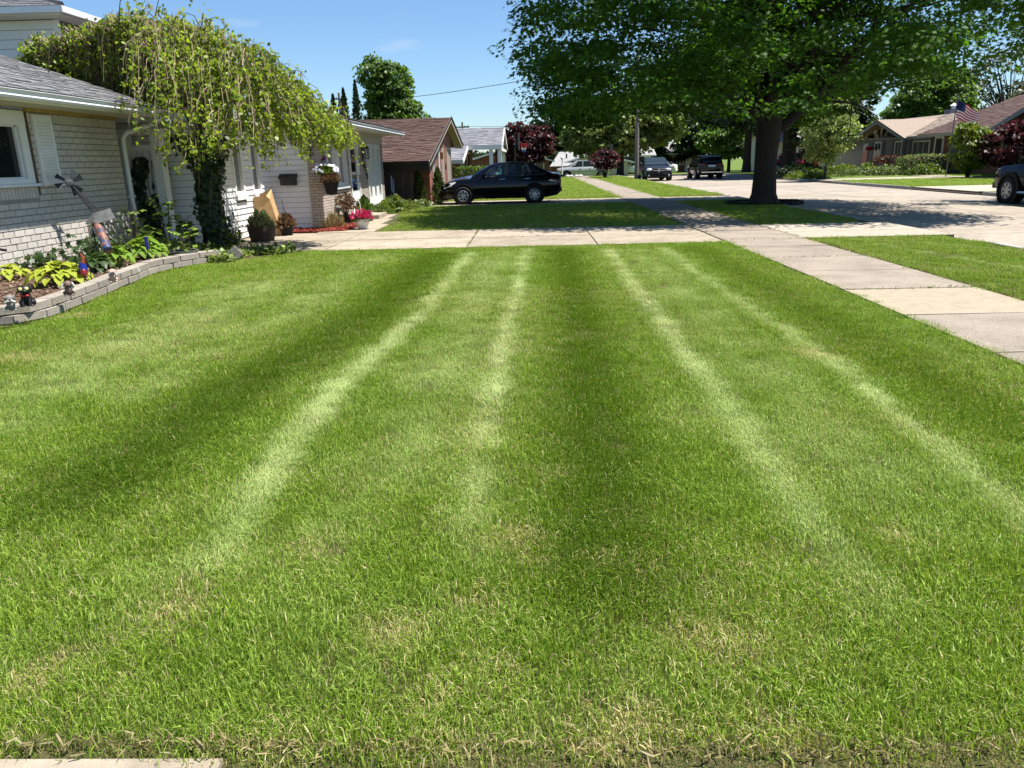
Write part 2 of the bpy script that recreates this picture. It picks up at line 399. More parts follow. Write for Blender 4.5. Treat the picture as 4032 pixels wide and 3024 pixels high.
pieces(s2, 'slab', [((24.65, 1.5 * i + .75, -.03), ((1, 0, 0), (0, 1, 0), (0, 0, 1)), (1.3, 1.487, .1)) for i in range(50)], M['concrete'], shrink=.006)
w3 = structure('path_across', MB().box(25.3, 29.5, 52, 53.2, -.1, .02), M['concrete_new'], 'short concrete path to a house across the street')
# stepping stone and bare earth by the left edge of the lawn
st = tag(MB().prism([(-6.2, 6.35), (-5.05, 6.42), (-4.93, 6.62), (-5.0, 6.8), (-6.2, 6.85)], -.05, .018).build('stepping_stone', M['concrete_new']), 'pale concrete stone in bare earth at the left edge of the lawn', 'stepping stone')
# ------------------------------------------------------------------ the painted brick house on the left
M['brick_paint'] = mat('painted_brick', (.56, .52, .465), rough=.75, var=.10, scale=14, obj=.07, isl=.05, bump=.5, bscale=70, spec=.3)
M['mortar'] = mat('painted_mortar', (.29, .27, .24), rough=.9, var=.2, scale=30, bump=.3)
M['white_paint'] = mat('white_paint', (.78, .77, .74), rough=.5, var=.04, scale=5)
M['white_metal'] = mat('white_metal', (.74, .755, .76), rough=.35, var=.05, scale=4)
M['soffit'] = mat('soffit_vinyl', (.62, .60, .54), rough=.6, var=.05, scale=4)
M['yellow_wood'] = mat('yellowed_wood', (.42, .29, .09), rough=.7, var=.25, scale=12)
M['glass_dark'] = glassmat('dark_window_glass', (.012, .016, .016))
M['shingle_grey'] = mat('grey_shingle', (.175, .175, .18), rough=.9, var=.2, scale=40, obj=.28, isl=.28, bump=.5, bscale=200, spec=.2)
M['roof_deck'] = mat('roof_felt', (.06, .06, .062), rough=.9, var=.2)
M['wood_trim'] = mat('weathered_brown_trim', (.16, .10, .06), rough=.8, var=.3, scale=20)
WX = -7.72; NY0, NY1 = 6.0, 14.85
def brick_boxes(w, u0, u1, z0, z1, L, Hh, openings, J=.011, depth=.03, proud=.012, half=True, soldier=None):
    """running bond over a wall frame; openings are (u0, u1, z0, z1)"""
    out = []; k = 0; z = z0; ax = (w.u, np.array([0, 0, 1.]), w.n)
    while z < z1 - .02:
        h = min(Hh, z1 - z); off = -(L / 2 if k % 2 else 0)
        u = u0 + off
        while u < u1:
            a, b = max(u, u0), min(u + L, u1)
            segs = [(a, b)]
            for (p, q, r, t) in openings:
                if z + h > r + .01 and z < t - .01:
                    ns = []
                    for (a_, b_) in segs:
                        if q <= a_ or p >= b_: ns.append((a_, b_)); continue
                        if p > a_: ns.append((a_, p))
                        if q < b_: ns.append((q, b_))
                    segs = ns
            for (a_, b_) in segs:
                if b_ - a_ > .035:
                    pr = proud + random.uniform(-.003, .003)
                    out.append((w.p((a_ + b_) / 2, z + h / 2, pr - depth / 2), ax, (b_ - a_ - J, h - J, depth)))
            u += L
        z += h; k += 1
    return out
def soldier_boxes(w, u0, u1, z0, z1, Wd, J=.011, depth=.03, proud=.012):
    n = max(1, round((u1 - u0) / Wd)); st = (u1 - u0) / n; ax = (w.u, np.array([0, 0, 1.]), w.n)
    return [(w.p(u0 + (i + .5) * st, (z0 + z1) / 2, proud + random.uniform(-.002, .002) - depth / 2), ax, (st - J, z1 - z0 - J, depth)) for i in range(n)]
def wall_with_holes(w, u0, u1, z0, z1, holes, d0, d1):
    mb = MB(); us = sorted({u0, u1} | {h[0] for h in holes} | {h[1] for h in holes}); us = [u for u in us if u0 <= u <= u1]
    for a, b in zip(us[:-1], us[1:]):
        hs = sorted([(h[2], h[3]) for h in holes if h[0] < b - 1e-6 and h[1] > a + 1e-6]); z = z0
        for (p, q) in hs:
            if p > z: mb.wbox(w, a, b, z, p, d0, d1)
            z = max(z, q)
        if z < z1: mb.wbox(w, a, b, z, z1, d0, d1)
    return mb

near = thing('brick_house', 'cream painted brick house with grey shingle roof beside the flower bed', 'house', (WX, 11, 0))
wf = WF((WX, 0, 0), (0, 1, 0), (1, 0, 0))
WU0, WU1, WZ0, WZ1 = 9.4, 12.12, 1.38, 2.32          # window opening
SZ = 2.47                                             # soffit height
wall = wall_with_holes(wf, NY0, NY1, 0, SZ, [(WU0, WU1, WZ0, WZ1)], -.25, 0).wbox(WF((WX, NY1, 0), (-1, 0, 0), (0, 1, 0)), .25, 7, 0, SZ, -.2, 0).build('wall', M['mortar'], near)
CH = .0985; nrow = 23
bz = brick_boxes(wf, NY0, NY1, .02, .02 + CH * nrow - .001, .245, CH, [(WU0 - .02, WU1 + .06, 1.145, SZ), (12.30, 12.83, 2.37, 2.5)])
bz += soldier_boxes(wf, WU0 - .02, WU1 + .05, 1.15, 1.335, .083)
bz += soldier_boxes(wf, 12.22, NY1, .02 + CH * nrow, SZ - .035, .083)
pieces(wall, 'brick', bz, M['brick_paint'], limit=300, shrink=.004)
MB().wbox(wf, 12.18, NY1 + .02, SZ - .03, SZ + .03, .0, .06).build('frieze_board', M['yellow_wood'], near)
# window: frame, sash bars, glass, sill
wnd = MB().wbox(wf, WU0, WU1, WZ1 - .09, WZ1 + .12, -.1, .035).wbox(wf, WU0, WU1, WZ0, WZ0 + .07, -.1, .03).wbox(wf, WU1 - .17, WU1, WZ0 + .07, WZ1 - .09, -.1, .03).wbox(wf, WU0, WU0 + .1, WZ0 + .07, WZ1 - .09, -.1, .03).build('window', M['white_paint'], near)
MB().wbox(wf, WU0 + .1, WU1 - .17, WZ0 + .07, WZ0 + .10, -.09, -.03).wbox(wf, WU1 - .2, WU1 - .17, WZ0 + .1, WZ1 - .09, -.09, -.02).wbox(wf, 11.27, 11.32, WZ0 + .1, WZ1 - .09, -.09, -.02).wbox(wf, WU0 + .1, WU1 - .17, WZ1 - .115, WZ1 - .09, -.09, -.02).build('sash', M['white_metal'], wnd)
MB().wbox(wf, WU0 + .1, WU1 - .19, WZ0 + .09, WZ1 - .1, -.07, -.06).build('pane', M['glass_dark'], wnd)
MB().wbox(wf, WU0 - .05, WU1 + .06, WZ0 - .045, WZ0 - .003, -.05, .07).build('sill', M['white_metal'], wnd)
MB().wbox(wf, 12.17, 12.20, 1.2, SZ - .03, .013, .03).build('trim_strip', M['wood_trim'], near)
# louvred shutter
sh = MB().wbox(wf, 12.30, 12.375, 1.335, 2.405, .014, .05).wbox(wf, 12.715, 12.79, 1.335, 2.405, .014, .05).wbox(wf, 12.375, 12.715, 2.29, 2.405, .014, .05).wbox(wf, 12.375, 12.715, 1.80, 1.90, .014, .05).wbox(wf, 12.375, 12.715, 1.335, 1.43, .014, .05).wbox(wf, 12.375, 12.715, 1.43, 2.29, .013, .018).build('shutter', M['white_paint'], near)
sl_ = []
for z0_, z1_ in ((1.43, 1.80), (1.90, 2.29)):
    k = 8
    for i in range(k):
        z = z0_ + (i + .5) * (z1_ - z0_) / k; t = .6
        sl_.append((wf.p(12.545, z, .034), (wf.u, np.array([math.cos(t) * 0 + math.sin(t) * .5, 0, math.cos(t)]), np.array([math.cos(t), 0, -math.sin(t) * .5])), (.34, .043, .006)))
pieces(sh, 'slat', sl_, M['white_paint'], shrink=.001)
# soffit, fascia gutter, downspout
EX = -7.03                                            # eave line
RX0, RX1 = EX + .02, -13.6; RYE = 15.35               # roof runs along the wall, its end rake beyond the corner
RZ = 2.60; PITCH = .345
MB().box(WX - .02, EX - .05, NY0, RYE - .05, SZ + .035, SZ + .05).build('soffit', M['soffit'], near)
sf = MB()
for i in range(46): sf.box(EX - .06 - .0155 * i, EX - .054 - .0155 * i, NY0, RYE - .06, SZ + .024, SZ + .035)
sf.build('soffit_groove', M['soffit'], near, kind='stuff')
MB().box(EX - .05, EX - .02, NY0, RYE, SZ + .02, RZ + .02).build('fascia', M['white_paint'], near)
g_ = MB()
prof = [(0, 0), (.095, 0), (.115, .035), (.105, .07), (.135, .115), (.128, .12), (.095, .085), (.0, .085)]
for a, b in zip(prof, prof[1:] + prof[:1]):
    pass
n_ = len(prof); vs = [(EX - .02 + p[0], NY0, SZ + .045 + p[1]) for p in prof] + [(EX - .02 + p[0], RYE + .04, SZ + .045 + p[1]) for p in prof]
g_.add(vs, [(i, (i + 1) % n_, (i + 1) % n_ + n_, i + n_) for i in range(n_)] + [tuple(range(n_)), tuple(range(n_, 2 * n_))])
g_.build('gutter', M['white_metal'], near)
dsp = [(EX + .03, 15.12, 2.53), (EX + .03, 15.12, 2.44), (EX - .06, 15.08, 2.37), (WX + .14, 14.97, 2.22), (WX + .07, 14.93, 2.12), (WX + .065, 14.92, 2.0), (WX + .065, 14.92, .16), (WX + .18, 14.9, .1)]
ds = MB().tube(dsp, .042, 8).build('downspout', M['white_metal'], near, smooth=True)
MB().obox((WX + .05, 14.92, 1.05), ((1, 0, 0), (0, 1, 0), (0, 0, 1)), (.13, .12, .03)).build('strap', M['white_metal'], ds)
# roof: felt deck, then courses of separate shingle tabs
roof = MB(); L_ = RX0 - RX1
roof.add([(RX0, NY0, RZ), (RX0, RYE, RZ), (RX1, RYE, RZ + L_ * PITCH), (RX1, NY0, RZ + L_ * PITCH), (RX0, NY0, RZ + .05), (RX0, RYE, RZ + .05), (RX1, RYE, RZ + L_ * PITCH + .05), (RX1, NY0, RZ + L_ * PITCH + .05)],
         [(0, 3, 2, 1), (4, 5, 6, 7), (0, 1, 5, 4), (1, 2, 6, 5), (2, 3, 7, 6), (3, 0, 4, 7)])
rf = roof.build('roof', M['roof_deck'], near)
def shingle_boxes(o, u, v, nrm, length, run, tab=.30, expo=.142, thick=.012, jog=.5):
    o, u, v, nrm = [np.asarray(q, float) for q in (o, u, v, nrm)]; out = []
    for r in range(int(run / expo)):
        s = -((r * .37) % 1.0) * tab
        while s < length:
            w_ = tab * random.choice((.6, 1, 1, 1.4)) if jog else tab
            a, b = max(0, s), min(length, s + w_)
            if b - a > .03:
                th = thick * random.choice((.7, 1.0, 1.6))
                c = o + u * (a + b) / 2 + v * (expo * (r + .5)) + nrm * (th / 2 + .004)
                ax = (u, unit(v - nrm * (thick / expo) * .9), unit(nrm + v * (thick / expo) * .9))
                out.append((c, ax, (b - a - .006, expo + .012, th)))
            s += w_
    return out
vs_ = unit(np.array([-1, 0, PITCH])); nn_ = unit(np.array([PITCH, 0, 1]))
shb = shingle_boxes((RX0 + .02, 8.2, RZ + .05), (0, 1, 0), vs_, nn_, RYE - 8.2 + .02, 6.4)
pieces(rf, 'shingle', shb, M['shingle_grey'], limit=300, shrink=.0)
# gable end above the corner (board edge of the rake)
MB().wpoly(WF((0, RYE - .02, 0), (1, 0, 0), (0, 1, 0)), [(RX0, RZ - .1), (RX0, RZ), (RX1, RZ + L_ * PITCH), (RX1, RZ + L_ * PITCH - .16)], 0, .03).build('rake_board', M['white_paint'], near)
MB().wpoly(WF((0, NY1, 0), (1, 0, 0), (0, 1, 0)), [(WX, SZ), (WX, SZ + .2), (RX1, RZ + L_ * PITCH - .05), (RX1, SZ)], -.2, 0).build('gable_wall', M['white_paint'], near)
# ------------------------------------------------------------------ the white sided house with pale brick front
M['siding'] = mat('white_siding', (.80, .79, .775), rough=.5, var=.03, scale=3, obj=.02)
M['lap_shadow_back'] = mat('siding_lap_shadow', (.16, .155, .15), rough=.8, var=.05)  # dark behind the boards: lap shadows in the gaps put into the colour
M['brick_pale'] = mat('pale_brick', (.46, .395, .33), rough=.85, var=.16, scale=10, obj=.10, isl=.10, bump=.4, bscale=90)
M['mortar_pale'] = mat('pale_mortar', (.26, .22, .185), rough=.9, var=.2, scale=30)
M['black_metal'] = mat('black_metal', (.012, .012, .013), rough=.45, var=.2, scale=20, spec=.5)
M['black_plastic'] = mat('black_plastic', (.010, .0095, .009), rough=.6, var=.2, scale=14, spec=.2)
M['glass_pale'] = glassmat('curtained_window_glass', (.16, .165, .16), rough=.06)
h2 = thing('white_house', 'white sided house with pale brick front and a black mailbox', 'house', (-8, 20, 0))
FX, FY0, FY1 = -5.1, 19.18, 27.5                    # brick front
MX0 = -6.4; MY = 19.3; WGY = 16.1                     # mailbox wall and side wing
fr = WF((FX, 0, 0), (0, 1, 0), (1, 0, 0))
hol = [(19.85, 21.95, .98, 2.18), (22.35, 23.55, 0.12, 2.18), (24.75, 26.95, .32, 2.16)]
TOP = 2.45
core = wall_with_holes(fr, FY0 + .02, FY1, 0, TOP, hol, -.3, 0).box(-5.38, FX - .3, FY0 + .02, FY0 + .3, 0, TOP).box(-13.0, FX, FY1 - .25, FY1, 0, TOP).build('wall', M['mortar_pale'], h2)
bw = brick_boxes(fr, FY0, FY1, .0, 2.17, .203, .0675, [(a - .02, b + .02, c - .1, d) for a, b, c, d in hol], J=.010, proud=.010)
bw += soldier_boxes(fr, 19.83, 21.97, .885, .975, .07); bw += soldier_boxes(fr, 24.73, 26.97, .225, .315, .07)
rt = WF((0, FY0 + .01, 0), (1, 0, 0), (0, -1, 0))
bw += brick_boxes(rt, -5.40, FX + .012, .0, TOP, .203, .0675, [], proud=.010)
pieces(core, 'brick', bw, M['brick_pale'], limit=300, shrink=.003)
MB().wbox(fr, FY0, FY1 + .02, 2.175, TOP + .02, .0, .03).build('frieze_board', M['soffit'], h2)
# clapboards: each board a piece of its own
def siding_boxes(w, u0, u1, z0, z1, expo, holes=(), th=.020):
    out = []; k = int(round((z1 - z0) / expo)); a_ = math.atan2(th, expo)
    nn = w.n * math.cos(a_) + np.array([0, 0, 1]) * math.sin(a_); vv = np.array([0, 0, 1]) * math.cos(a_) - w.n * math.sin(a_)
    for i in range(k):
        z = z0 + i * expo; segs = [(u0, u1)]
        for (p, q, r, t) in holes:
            if z + expo > r + .02 and z < t - .02:
                segs = [s for a, b in segs for s in ((a, min(b, p)), (max(a, q), b)) if s[1] - s[0] > .01]
        for a, b in segs:
            out.append((w.p((a + b) / 2, z + expo / 2, th / 2 + .004), (w.u, vv, nn), (b - a, expo - .008, .012)))
    return out
wing = WF((MX0, 0, 0), (0, 1, 0), (1, 0, 0)); front = WF((0, WGY, 0), (1, 0, 0), (0, -1, 0)); mw = WF((0, MY, 0), (1, 0, 0), (0, -1, 0))
gw = [(16.95, 17.42, .98, 2.0), (18.05, 18.52, .98, 2.0)]
wg = wall_with_holes(wing, WGY, MY, 0, TOP, gw, -.15, 0).box(-12.5, MX0 - .15, WGY, WGY + .15, 0, TOP).box(MX0 - .1, -5.38, MY, MY + .15, 0, TOP).build('side_wall', M['lap_shadow_back'], h2)
sb = siding_boxes(wing, WGY, MY - .016, .03, TOP, .127, [(a - .07, b + .07, c - .1, d + .07) for a, b, c, d in gw])
sb += siding_boxes(front, -9.5, MX0 - .02, .03, TOP, .127)
sb += siding_boxes(mw, MX0 + .016, -5.47, .03, TOP, .127)
pieces(wg, 'siding_board', sb, M['siding'], limit=300, shrink=0)
MB().box(-5.47, -5.385, MY - .035, MY + .02, 0, TOP).build('corner_board', M['siding'], h2)
MB().box(MX0 - .05, MX0 + .03, WGY - .03, WGY + .05, 0, TOP).build('corner_board', M['siding'], h2)
for a, b, c, d in gw:
    f = MB().wbox(wing, a - .07, a + .02, c - .1, d + .07, -.05, .035).wbox(wing, b - .02, b + .07, c - .1, d + .07, -.05, .035).wbox(wing, a + .02, b - .02, d, d + .07, -.05, .035).wbox(wing, a - .09, b + .09, c - .13, c - .03, -.05, .075).wbox(wing, a + .02, b - .02, c - .03, c + .05, -.05, .03).build('window', M['white_paint'], h2)
    MB().wbox(wing, a + .02, b - .02, c + .05, d, -.05, -.035).build('pane', M['glass_pale'], f)
# front windows and door
def white_window(h, w, a, b, c, d, bars, nm='window', glass=None, sill=.1, out=.03, mt=None, bw=.09):
    mb = MB().wbox(w, a, b, d - bw, d, -.12, out).wbox(w, a, b, c, c + bw, -.12, out).wbox(w, a, a + bw, c + bw, d - bw, -.12, out).wbox(w, b - bw, b, c + bw, d - bw, -.12, out)
    for (p, q) in bars: mb.wbox(w, p, q, c + bw, d - bw, -.10, out - .015)
    f = mb.build(nm, mt or M['white_paint'], h)
    MB().wbox(w, a + bw, b - bw, c + bw, d - bw, -.09, -.08).build('pane', glass or M['glass_pale'], f)
    if sill: MB().wbox(w, a - .04, b + .04, c - sill, c - .003, -.05, out + .04).build('sill', mt or M['white_paint'], f)
    return f
white_window(h2, fr, 19.85, 21.95, .98, 2.18, [(20.75, 21.2)], sill=.06)
white_window(h2, fr, 24.75, 26.95, .32, 2.16, [(25.28, 25.72), (26.02, 26.48)], sill=.07, bw=.16)
dr = MB().wbox(fr, 22.35, 22.45, .12, 2.18, -.12, .03).wbox(fr, 23.45, 23.55, .12, 2.18, -.12, .03).wbox(fr, 22.45, 23.45, 2.08, 2.18, -.12, .03).build('door_frame', M['white_paint'], h2)
sd = MB().wbox(fr, 22.45, 23.45, .12, .72, -.04, .0).wbox(fr, 22.45, 22.58, .72, 2.08, -.04, .0).wbox(fr, 23.30, 23.45, .72, 2.08, -.04, .0).wbox(fr, 22.58, 23.30, 1.96, 2.08, -.04, .0).wbox(fr, 22.58, 23.3, .72, .80, -.04, .0).build('storm_door', M['white_metal'], h2)
MB().wbox(fr, 22.58, 23.30, .80, 1.96, -.03, -.02).build('pane', M['glass_dark'], sd)
MB().wbox(fr, 22.62, 23.26, .25, .62, .0, .012).build('kick_panel', M['white_metal'], sd)
MB().tube([fr.p(23.38, 1.02, .0), fr.p(23.38, 1.02, .05), fr.p(23.38, 1.22, .05), fr.p(23.38, 1.22, 0)], .012, 6).build('handle', M['black_metal'], sd)
structure('door_step', MB().box(FX + .0, FX + .75, 22.3, 23.6, -.1, .12), M['concrete'], 'low concrete step below the white storm door')
# coach lantern
la = MB().box(FX + .04, FX + .06, 24.1, 24.14, 1.72, 2.0)
for (dx, dy) in ((.04, -.09), (.04, .09), (.2, -.09), (.2, .09)): la.box(FX + dx, FX + dx + .014, 24.12 + dy - .007, 24.12 + dy + .007, 1.70, 1.98)
la.box(FX + .03, FX + .22, 24.02, 24.22, 1.98, 2.01).box(FX + .03, FX + .22, 24.02, 24.22, 1.68, 1.70).lathe([(.12, 2.01), (.03, 2.09), (.0, 2.10)], 8, (FX + .125, 24.12, 0))
ln = la.build('lantern', M['black_metal'], h2)
M['lamp_glass'] = see_glass('lantern_glass', (.85, .87, .85))
MB().box(FX + .052, FX + .198, 24.04, 24.20, 1.702, 1.978).build('lantern_pane', M['lamp_glass'], ln)
# house number, stepping down to the right: one numeral per piece
DIG = {'2': [[(0, .75), (.05, .92), (.25, 1), (.45, .92), (.5, .72), (.4, .52), (0, 0), (.52, 0)]],
       '0': [[(.25, 1), (.06, .85), (0, .5), (.06, .15), (.25, 0), (.44, .15), (.5, .5), (.44, .85), (.25, 1)]],
       '8': [[(.25, .55), (.05, .68), (.05, .88), (.25, 1), (.45, .88), (.45, .68), (.25, .55), (.02, .38), (.02, .12), (.25, 0), (.48, .12), (.48, .38), (.25, .55)]]}
for i, ch in enumerate('20828'):
    u0 = 24.02 + i * .135; z0 = 1.545 - i * .115; mb = MB()
    for pl in DIG[ch]:
        mb.tube([fr.p(u0 + p[0] * .17, z0 + p[1] * .16, .03) for p in pl], .016, 5)
    mb.build('numeral', M['black_metal'], h2)
# eaves and roofs
E2 = FX + .62
MB().box(FX - .02, E2 - .04, 18.75, 28.2, TOP + .02, TOP + .035).build('soffit', M['soffit'], h2)
MB().box(E2 - .04, E2 - .015, 18.75, 28.2, TOP - .02, TOP + .13).build('fascia', M['white_paint'], h2)
vs = [(E2 - .015 + p[0], 18.75, TOP + p[1]) for p in prof] + [(E2 - .015 + p[0], 28.25, TOP + p[1]) for p in prof]
MB().add(vs, [(i, (i + 1) % n_, (i + 1) % n_ + n_, i + n_) for i in range(n_)] + [tuple(range(n_)), tuple(range(n_, 2 * n_))]).build('gutter', M['white_metal'], h2)
M['shingle_dark'] = mat('dark_shingle', (.085, .08, .078), rough=.92, var=.25, scale=30, obj=.25, isl=.25, bump=.5, bscale=200, spec=.2)
P2 = .20
r2 = MB().add([(E2, 18.75, TOP + .13), (E2, 28.2, TOP + .13), (-11.5, 28.2, TOP + .13 + P2 * (E2 + 11.5)), (-11.5, 18.75, TOP + .13 + P2 * (E2 + 11.5)),
               (E2, 18.75, TOP + .17), (E2, 28.2, TOP + .17), (-11.5, 28.2, TOP + .17 + P2 * (E2 + 11.5)), (-11.5, 18.75, TOP + .17 + P2 * (E2 + 11.5))],
              [(0, 3, 2, 1), (4, 5, 6, 7), (0, 1, 5, 4), (1, 2, 6, 5), (2, 3, 7, 6), (3, 0, 4, 7)]).build('roof', M['roof_deck'], h2)
pieces(r2, 'shingle', shingle_boxes((E2 + .02, 18.75, TOP + .17), (0, 1, 0), unit(np.array([-1, 0, P2])), unit(np.array([P2, 0, 1])), 9.45, 6.6), M['shingle_dark'], limit=0, rest='shingle_courses')
# side wing roof: shed over the garage wing
r3 = MB().add([(-5.85, 15.5, TOP + .1), (-5.85, 18.74, TOP + .1), (-11.5, 18.74, TOP + .1 + .1 * 5.65), (-11.5, 15.5, TOP + .1 + .1 * 5.65), (-5.85, 15.5, TOP + .16), (-5.85, 18.74, TOP + .16), (-11.5, 18.74, TOP + .16 + .1 * 5.65), (-11.5, 15.5, TOP + .16 + .1 * 5.65)],
              [(0, 3, 2, 1), (4, 5, 6, 7), (0, 1, 5, 4), (1, 2, 6, 5), (2, 3, 7, 6), (3, 0, 4, 7)]).build('side_roof', M['shingle_dark'], h2)
MB().box(-11.5, -5.85, 15.5, 16.2, TOP, TOP + .02).box(MX0, -5.85, 16.2, 19.3, TOP, TOP + .02).build('soffit', M['soffit'], h2)
MB().box(-5.85, -5.82, 15.5, 18.75, TOP - .02, TOP + .16).box(-11.5, -5.86, 15.47, 15.5, TOP - .02, TOP + .14).build('fascia', M['white_metal'], h2)
# upper storey behind
up = WF((0, 20.0, 0), (1, 0, 0), (0, -1, 0))
us = MB().box(-20, -11.45, 20.0, 26, 2, 5.1).build('upper_wall', M['lap_shadow_back'], h2)
pieces(us, 'siding_board', siding_boxes(up, -16.5, -11.5, 3.4, 5.08, .21, th=.016), M['siding'], limit=40, shrink=0)
MB().box(-11.5, -11.38, 19.96, 20.05, 3, 5.08).build('corner_board', M['siding'], h2)
MB().box(-20.3, -11.0, 19.45, 26.6, 5.1, 5.13).build('soffit', M['white_paint'], h2)
MB().box(-20.3, -10.98, 19.32, 19.45, 5.13, 5.27).box(-10.98, -10.85, 19.32, 26.6, 5.13, 5.27).build('gutter', M['white_metal'], h2)
ur = MB().add([(-20.3, 19.4, 5.27), (-10.9, 19.4, 5.27), (-10.9, 26.6, 5.27), (-20.3, 26.6, 5.27), (-14.3, 23, 6.45), (-20.3, 23, 6.45)], [(0, 1, 4, 5), (1, 2, 4), (2, 3, 5, 4), (0, 5, 3), (0, 3, 2, 1)]).build('upper_roof', M['roof_deck'], h2)
vv = unit(np.array([0, 3.6, 1.18])); nn = unit(np.array([0, -1.18, 3.6]))
bx = [b for b in shingle_boxes((-16.5, 19.38, 5.28), (1, 0, 0), vv, nn, 5.6, 3.8) if b[0][0] < -10.95 - (b[0][1] - 19.4) * .95]
pieces(ur, 'shingle', bx, M['shingle_grey'], limit=0, rest='shingle_courses')
MB().tube([(-10.9, 19.4, 5.30), (-14.3, 23, 6.48)], .07, 6).build('hip_ridge', M['roof_deck'], h2)
# black wall mailbox: hangs on the house
mbx = thing('mailbox', 'black metal wall mailbox on white siding', 'mailbox', (-5.91, MY - .02, 1.08))
b = MB(); q = WF((-5.91, MY - .02, 1.08), (1, 0, 0), (0, -1, 0))
b.wpoly(WF((-5.91 + .19, MY - .025, 1.08), (0, -1, 0), (-1, 0, 0)), [(0, 0), (.13, 0), (.16, .17), (0, .17)], 0, .38)
b.build('box', M['black_metal'], mbx)
b = MB().wpoly(WF((-5.91 + .215, MY - .025, 1.08), (0, -1, 0), (-1, 0, 0)), [(0, .17), (.185, .155), (.19, .18), (.05, .275), (0, .275)], 0, .43)
b.build('lid', M['black_metal'], mbx)
# white arbor between the houses
ar = thing('garden_arbor', 'white wooden arbor with ivy between the brick and the white house', 'arbor', (-7.4, 15.65, 0))
for x in (-7.98, -7.33): MB().box(x - .09, x + .09, 15.5, 15.72, 0, 2.2).build('post', M['white_paint'], ar)
for z in (1.0, 1.95): MB().box(-7.89, -7.42, 15.56, 15.62, z - .05, z + .05).build('rail', M['white_paint'], ar)
MB().box(-8.3, -7.15, 15.45, 15.80, 2.2, 2.3).build('lintel', M['white_paint'], ar)
for i in range(4): MB().box(-7.87 + i * .12, -7.77 + i * .12, 15.60, 15.63, 1.06, 1.89).build('picket', M['white_paint'], ar)
n = 700
C = np.stack([RNG.uniform(-7.95, -7.45, n), RNG.uniform(15.42, 15.56, n), RNG.uniform(.1, 1.75, n)], 1)
C[:, 0] += np.sin(C[:, 2] * 3) * .06
keep = (np.abs(C[:, 0] + 7.70 - .05 * np.sin(C[:, 2] * 4)) < .11 - .04 * np.sin(C[:, 2] * 7)) | (np.abs(C[:, 0] + 7.44) < .05)
C = C[keep]; n = len(C)
M['ivy'] = leafmat('ivy_leaf', (.018, .038, .014), var=.4, hue=(.03, .05, .016), tfac=.25)
iv = thing('ivy_plant', 'dark ivy climbing the white arbor beside the downspout', 'ivy', (-7.7, 15.4, 0))
leaves('foliage', C, rdir(n) * .5 + np.array([0, 0, -1]), rdir(n) * .5 + np.array([0, -1, .4]), RNG.uniform(.07, .13, n), M['ivy'], iv, 'maple')
st = MB()
for i in range(5):
    x = -7.8 + i * .08; st.tube([(x, 15.5, 0), (x + .05, 15.52, .6), (x - .04, 15.52, 1.2), (x + .03, 15.5, 1.7)], .008, 4)
st.build('stem', M['wood_trim'], iv)
# ------------------------------------------------------------------ house with the brown roof
M['brick_red'] = mat('red_brick', (.20, .068, .040), rough=.85, var=.22, scale=9, isl=.25, obj=.2, bump=.4, bscale=90, hue=(.29, .115, .068))
M['brick_far'] = mat('red_brown_brick', (.22, .095, .058), rough=.85, var=.22, scale=9, isl=.2, obj=.2)
M['mortar_red'] = mat('grey_mortar', (.26, .22, .19), rough=.9, var=.2, scale=30)
M['shingle_brown'] = mat('brown_shingle', (.085, .050, .040), rough=.92, var=.15, scale=14, isl=.42, bump=.4, bscale=120, spec=.2, hue=(.115, .072, .060))
M['shingle_blue'] = mat('blue_grey_shingle', (.17, .185, .21), rough=.92, var=.12, scale=14, isl=.38, bump=.4, bscale=120, spec=.2, hue=(.24, .235, .235))
M['brown_paint'] = mat('dark_brown_paint', (.022, .014, .011), rough=.6, var=.15, scale=6)
M['tan_paint'] = mat('tan_paint', (.42, .36, .28), rough=.6, var=.08, scale=6)
M['soffit_olive'] = mat('beadboard_soffit', (.36, .32, .20), rough=.7, var=.08, scale=6)
M['lattice'] = mat('brown_lattice', (.075, .058, .048), rough=.7, var=.2, scale=10)
def slab_roof(name, mat_, parent, quad, th=.08):
    q = [np.array(p, float) for p in quad]; nrm = np.cross(q[1] - q[0], q[3] - q[0]); nrm /= np.linalg.norm(nrm)
    if nrm[2] < 0: nrm = -nrm
    return MB().add([p - nrm * th for p in q] + q, [(0, 3, 2, 1), (4, 5, 6, 7), (0, 1, 5, 4), (1, 2, 6, 5), (2, 3, 7, 6), (3, 0, 4, 7)]).build(name, mat_, parent), nrm
def shingled(name, parent, quad, mat_, deck, expo=.145, tab=.3, limit=0):
    q = [np.array(p, float) for p in quad]; o, n = slab_roof(name, deck, parent, quad)
    u = q[1] - q[0]; Lu = np.linalg.norm(u); v = q[3] - q[0]; Lv = np.linalg.norm(v)
    pieces(o, 'shingle', shingle_boxes(q[0], u / Lu, v / Lv, n, Lu, Lv, tab=tab, expo=expo), mat_, limit=limit, rest='shingle_courses', shrink=0)
    return o
h3 = thing('brick_bungalow', 'red brick bungalow with wide brown shingle gable roof and lattice porch', 'house', (-9, 36, 0))
RA = -3.62; RPY, RPZ = 37.2, 3.50                     # rake plane, ridge
LE = (28.6, 1.58); RE = (43.2, 2.35)
shingled('roof', h3, [(RA, LE[0], LE[1]), (-14.5, LE[0], LE[1]), (-14.5, RPY, RPZ), (RA, RPY, RPZ)], M['shingle_brown'], M['brown_paint'], limit=250)
slab_roof('roof_back', M['shingle_brown'], h3, [(RA, RE[0], RE[1]), (-14.5, RE[0], RE[1]), (-14.5, RPY, RPZ), (RA, RPY, RPZ)])
gx = -4.0
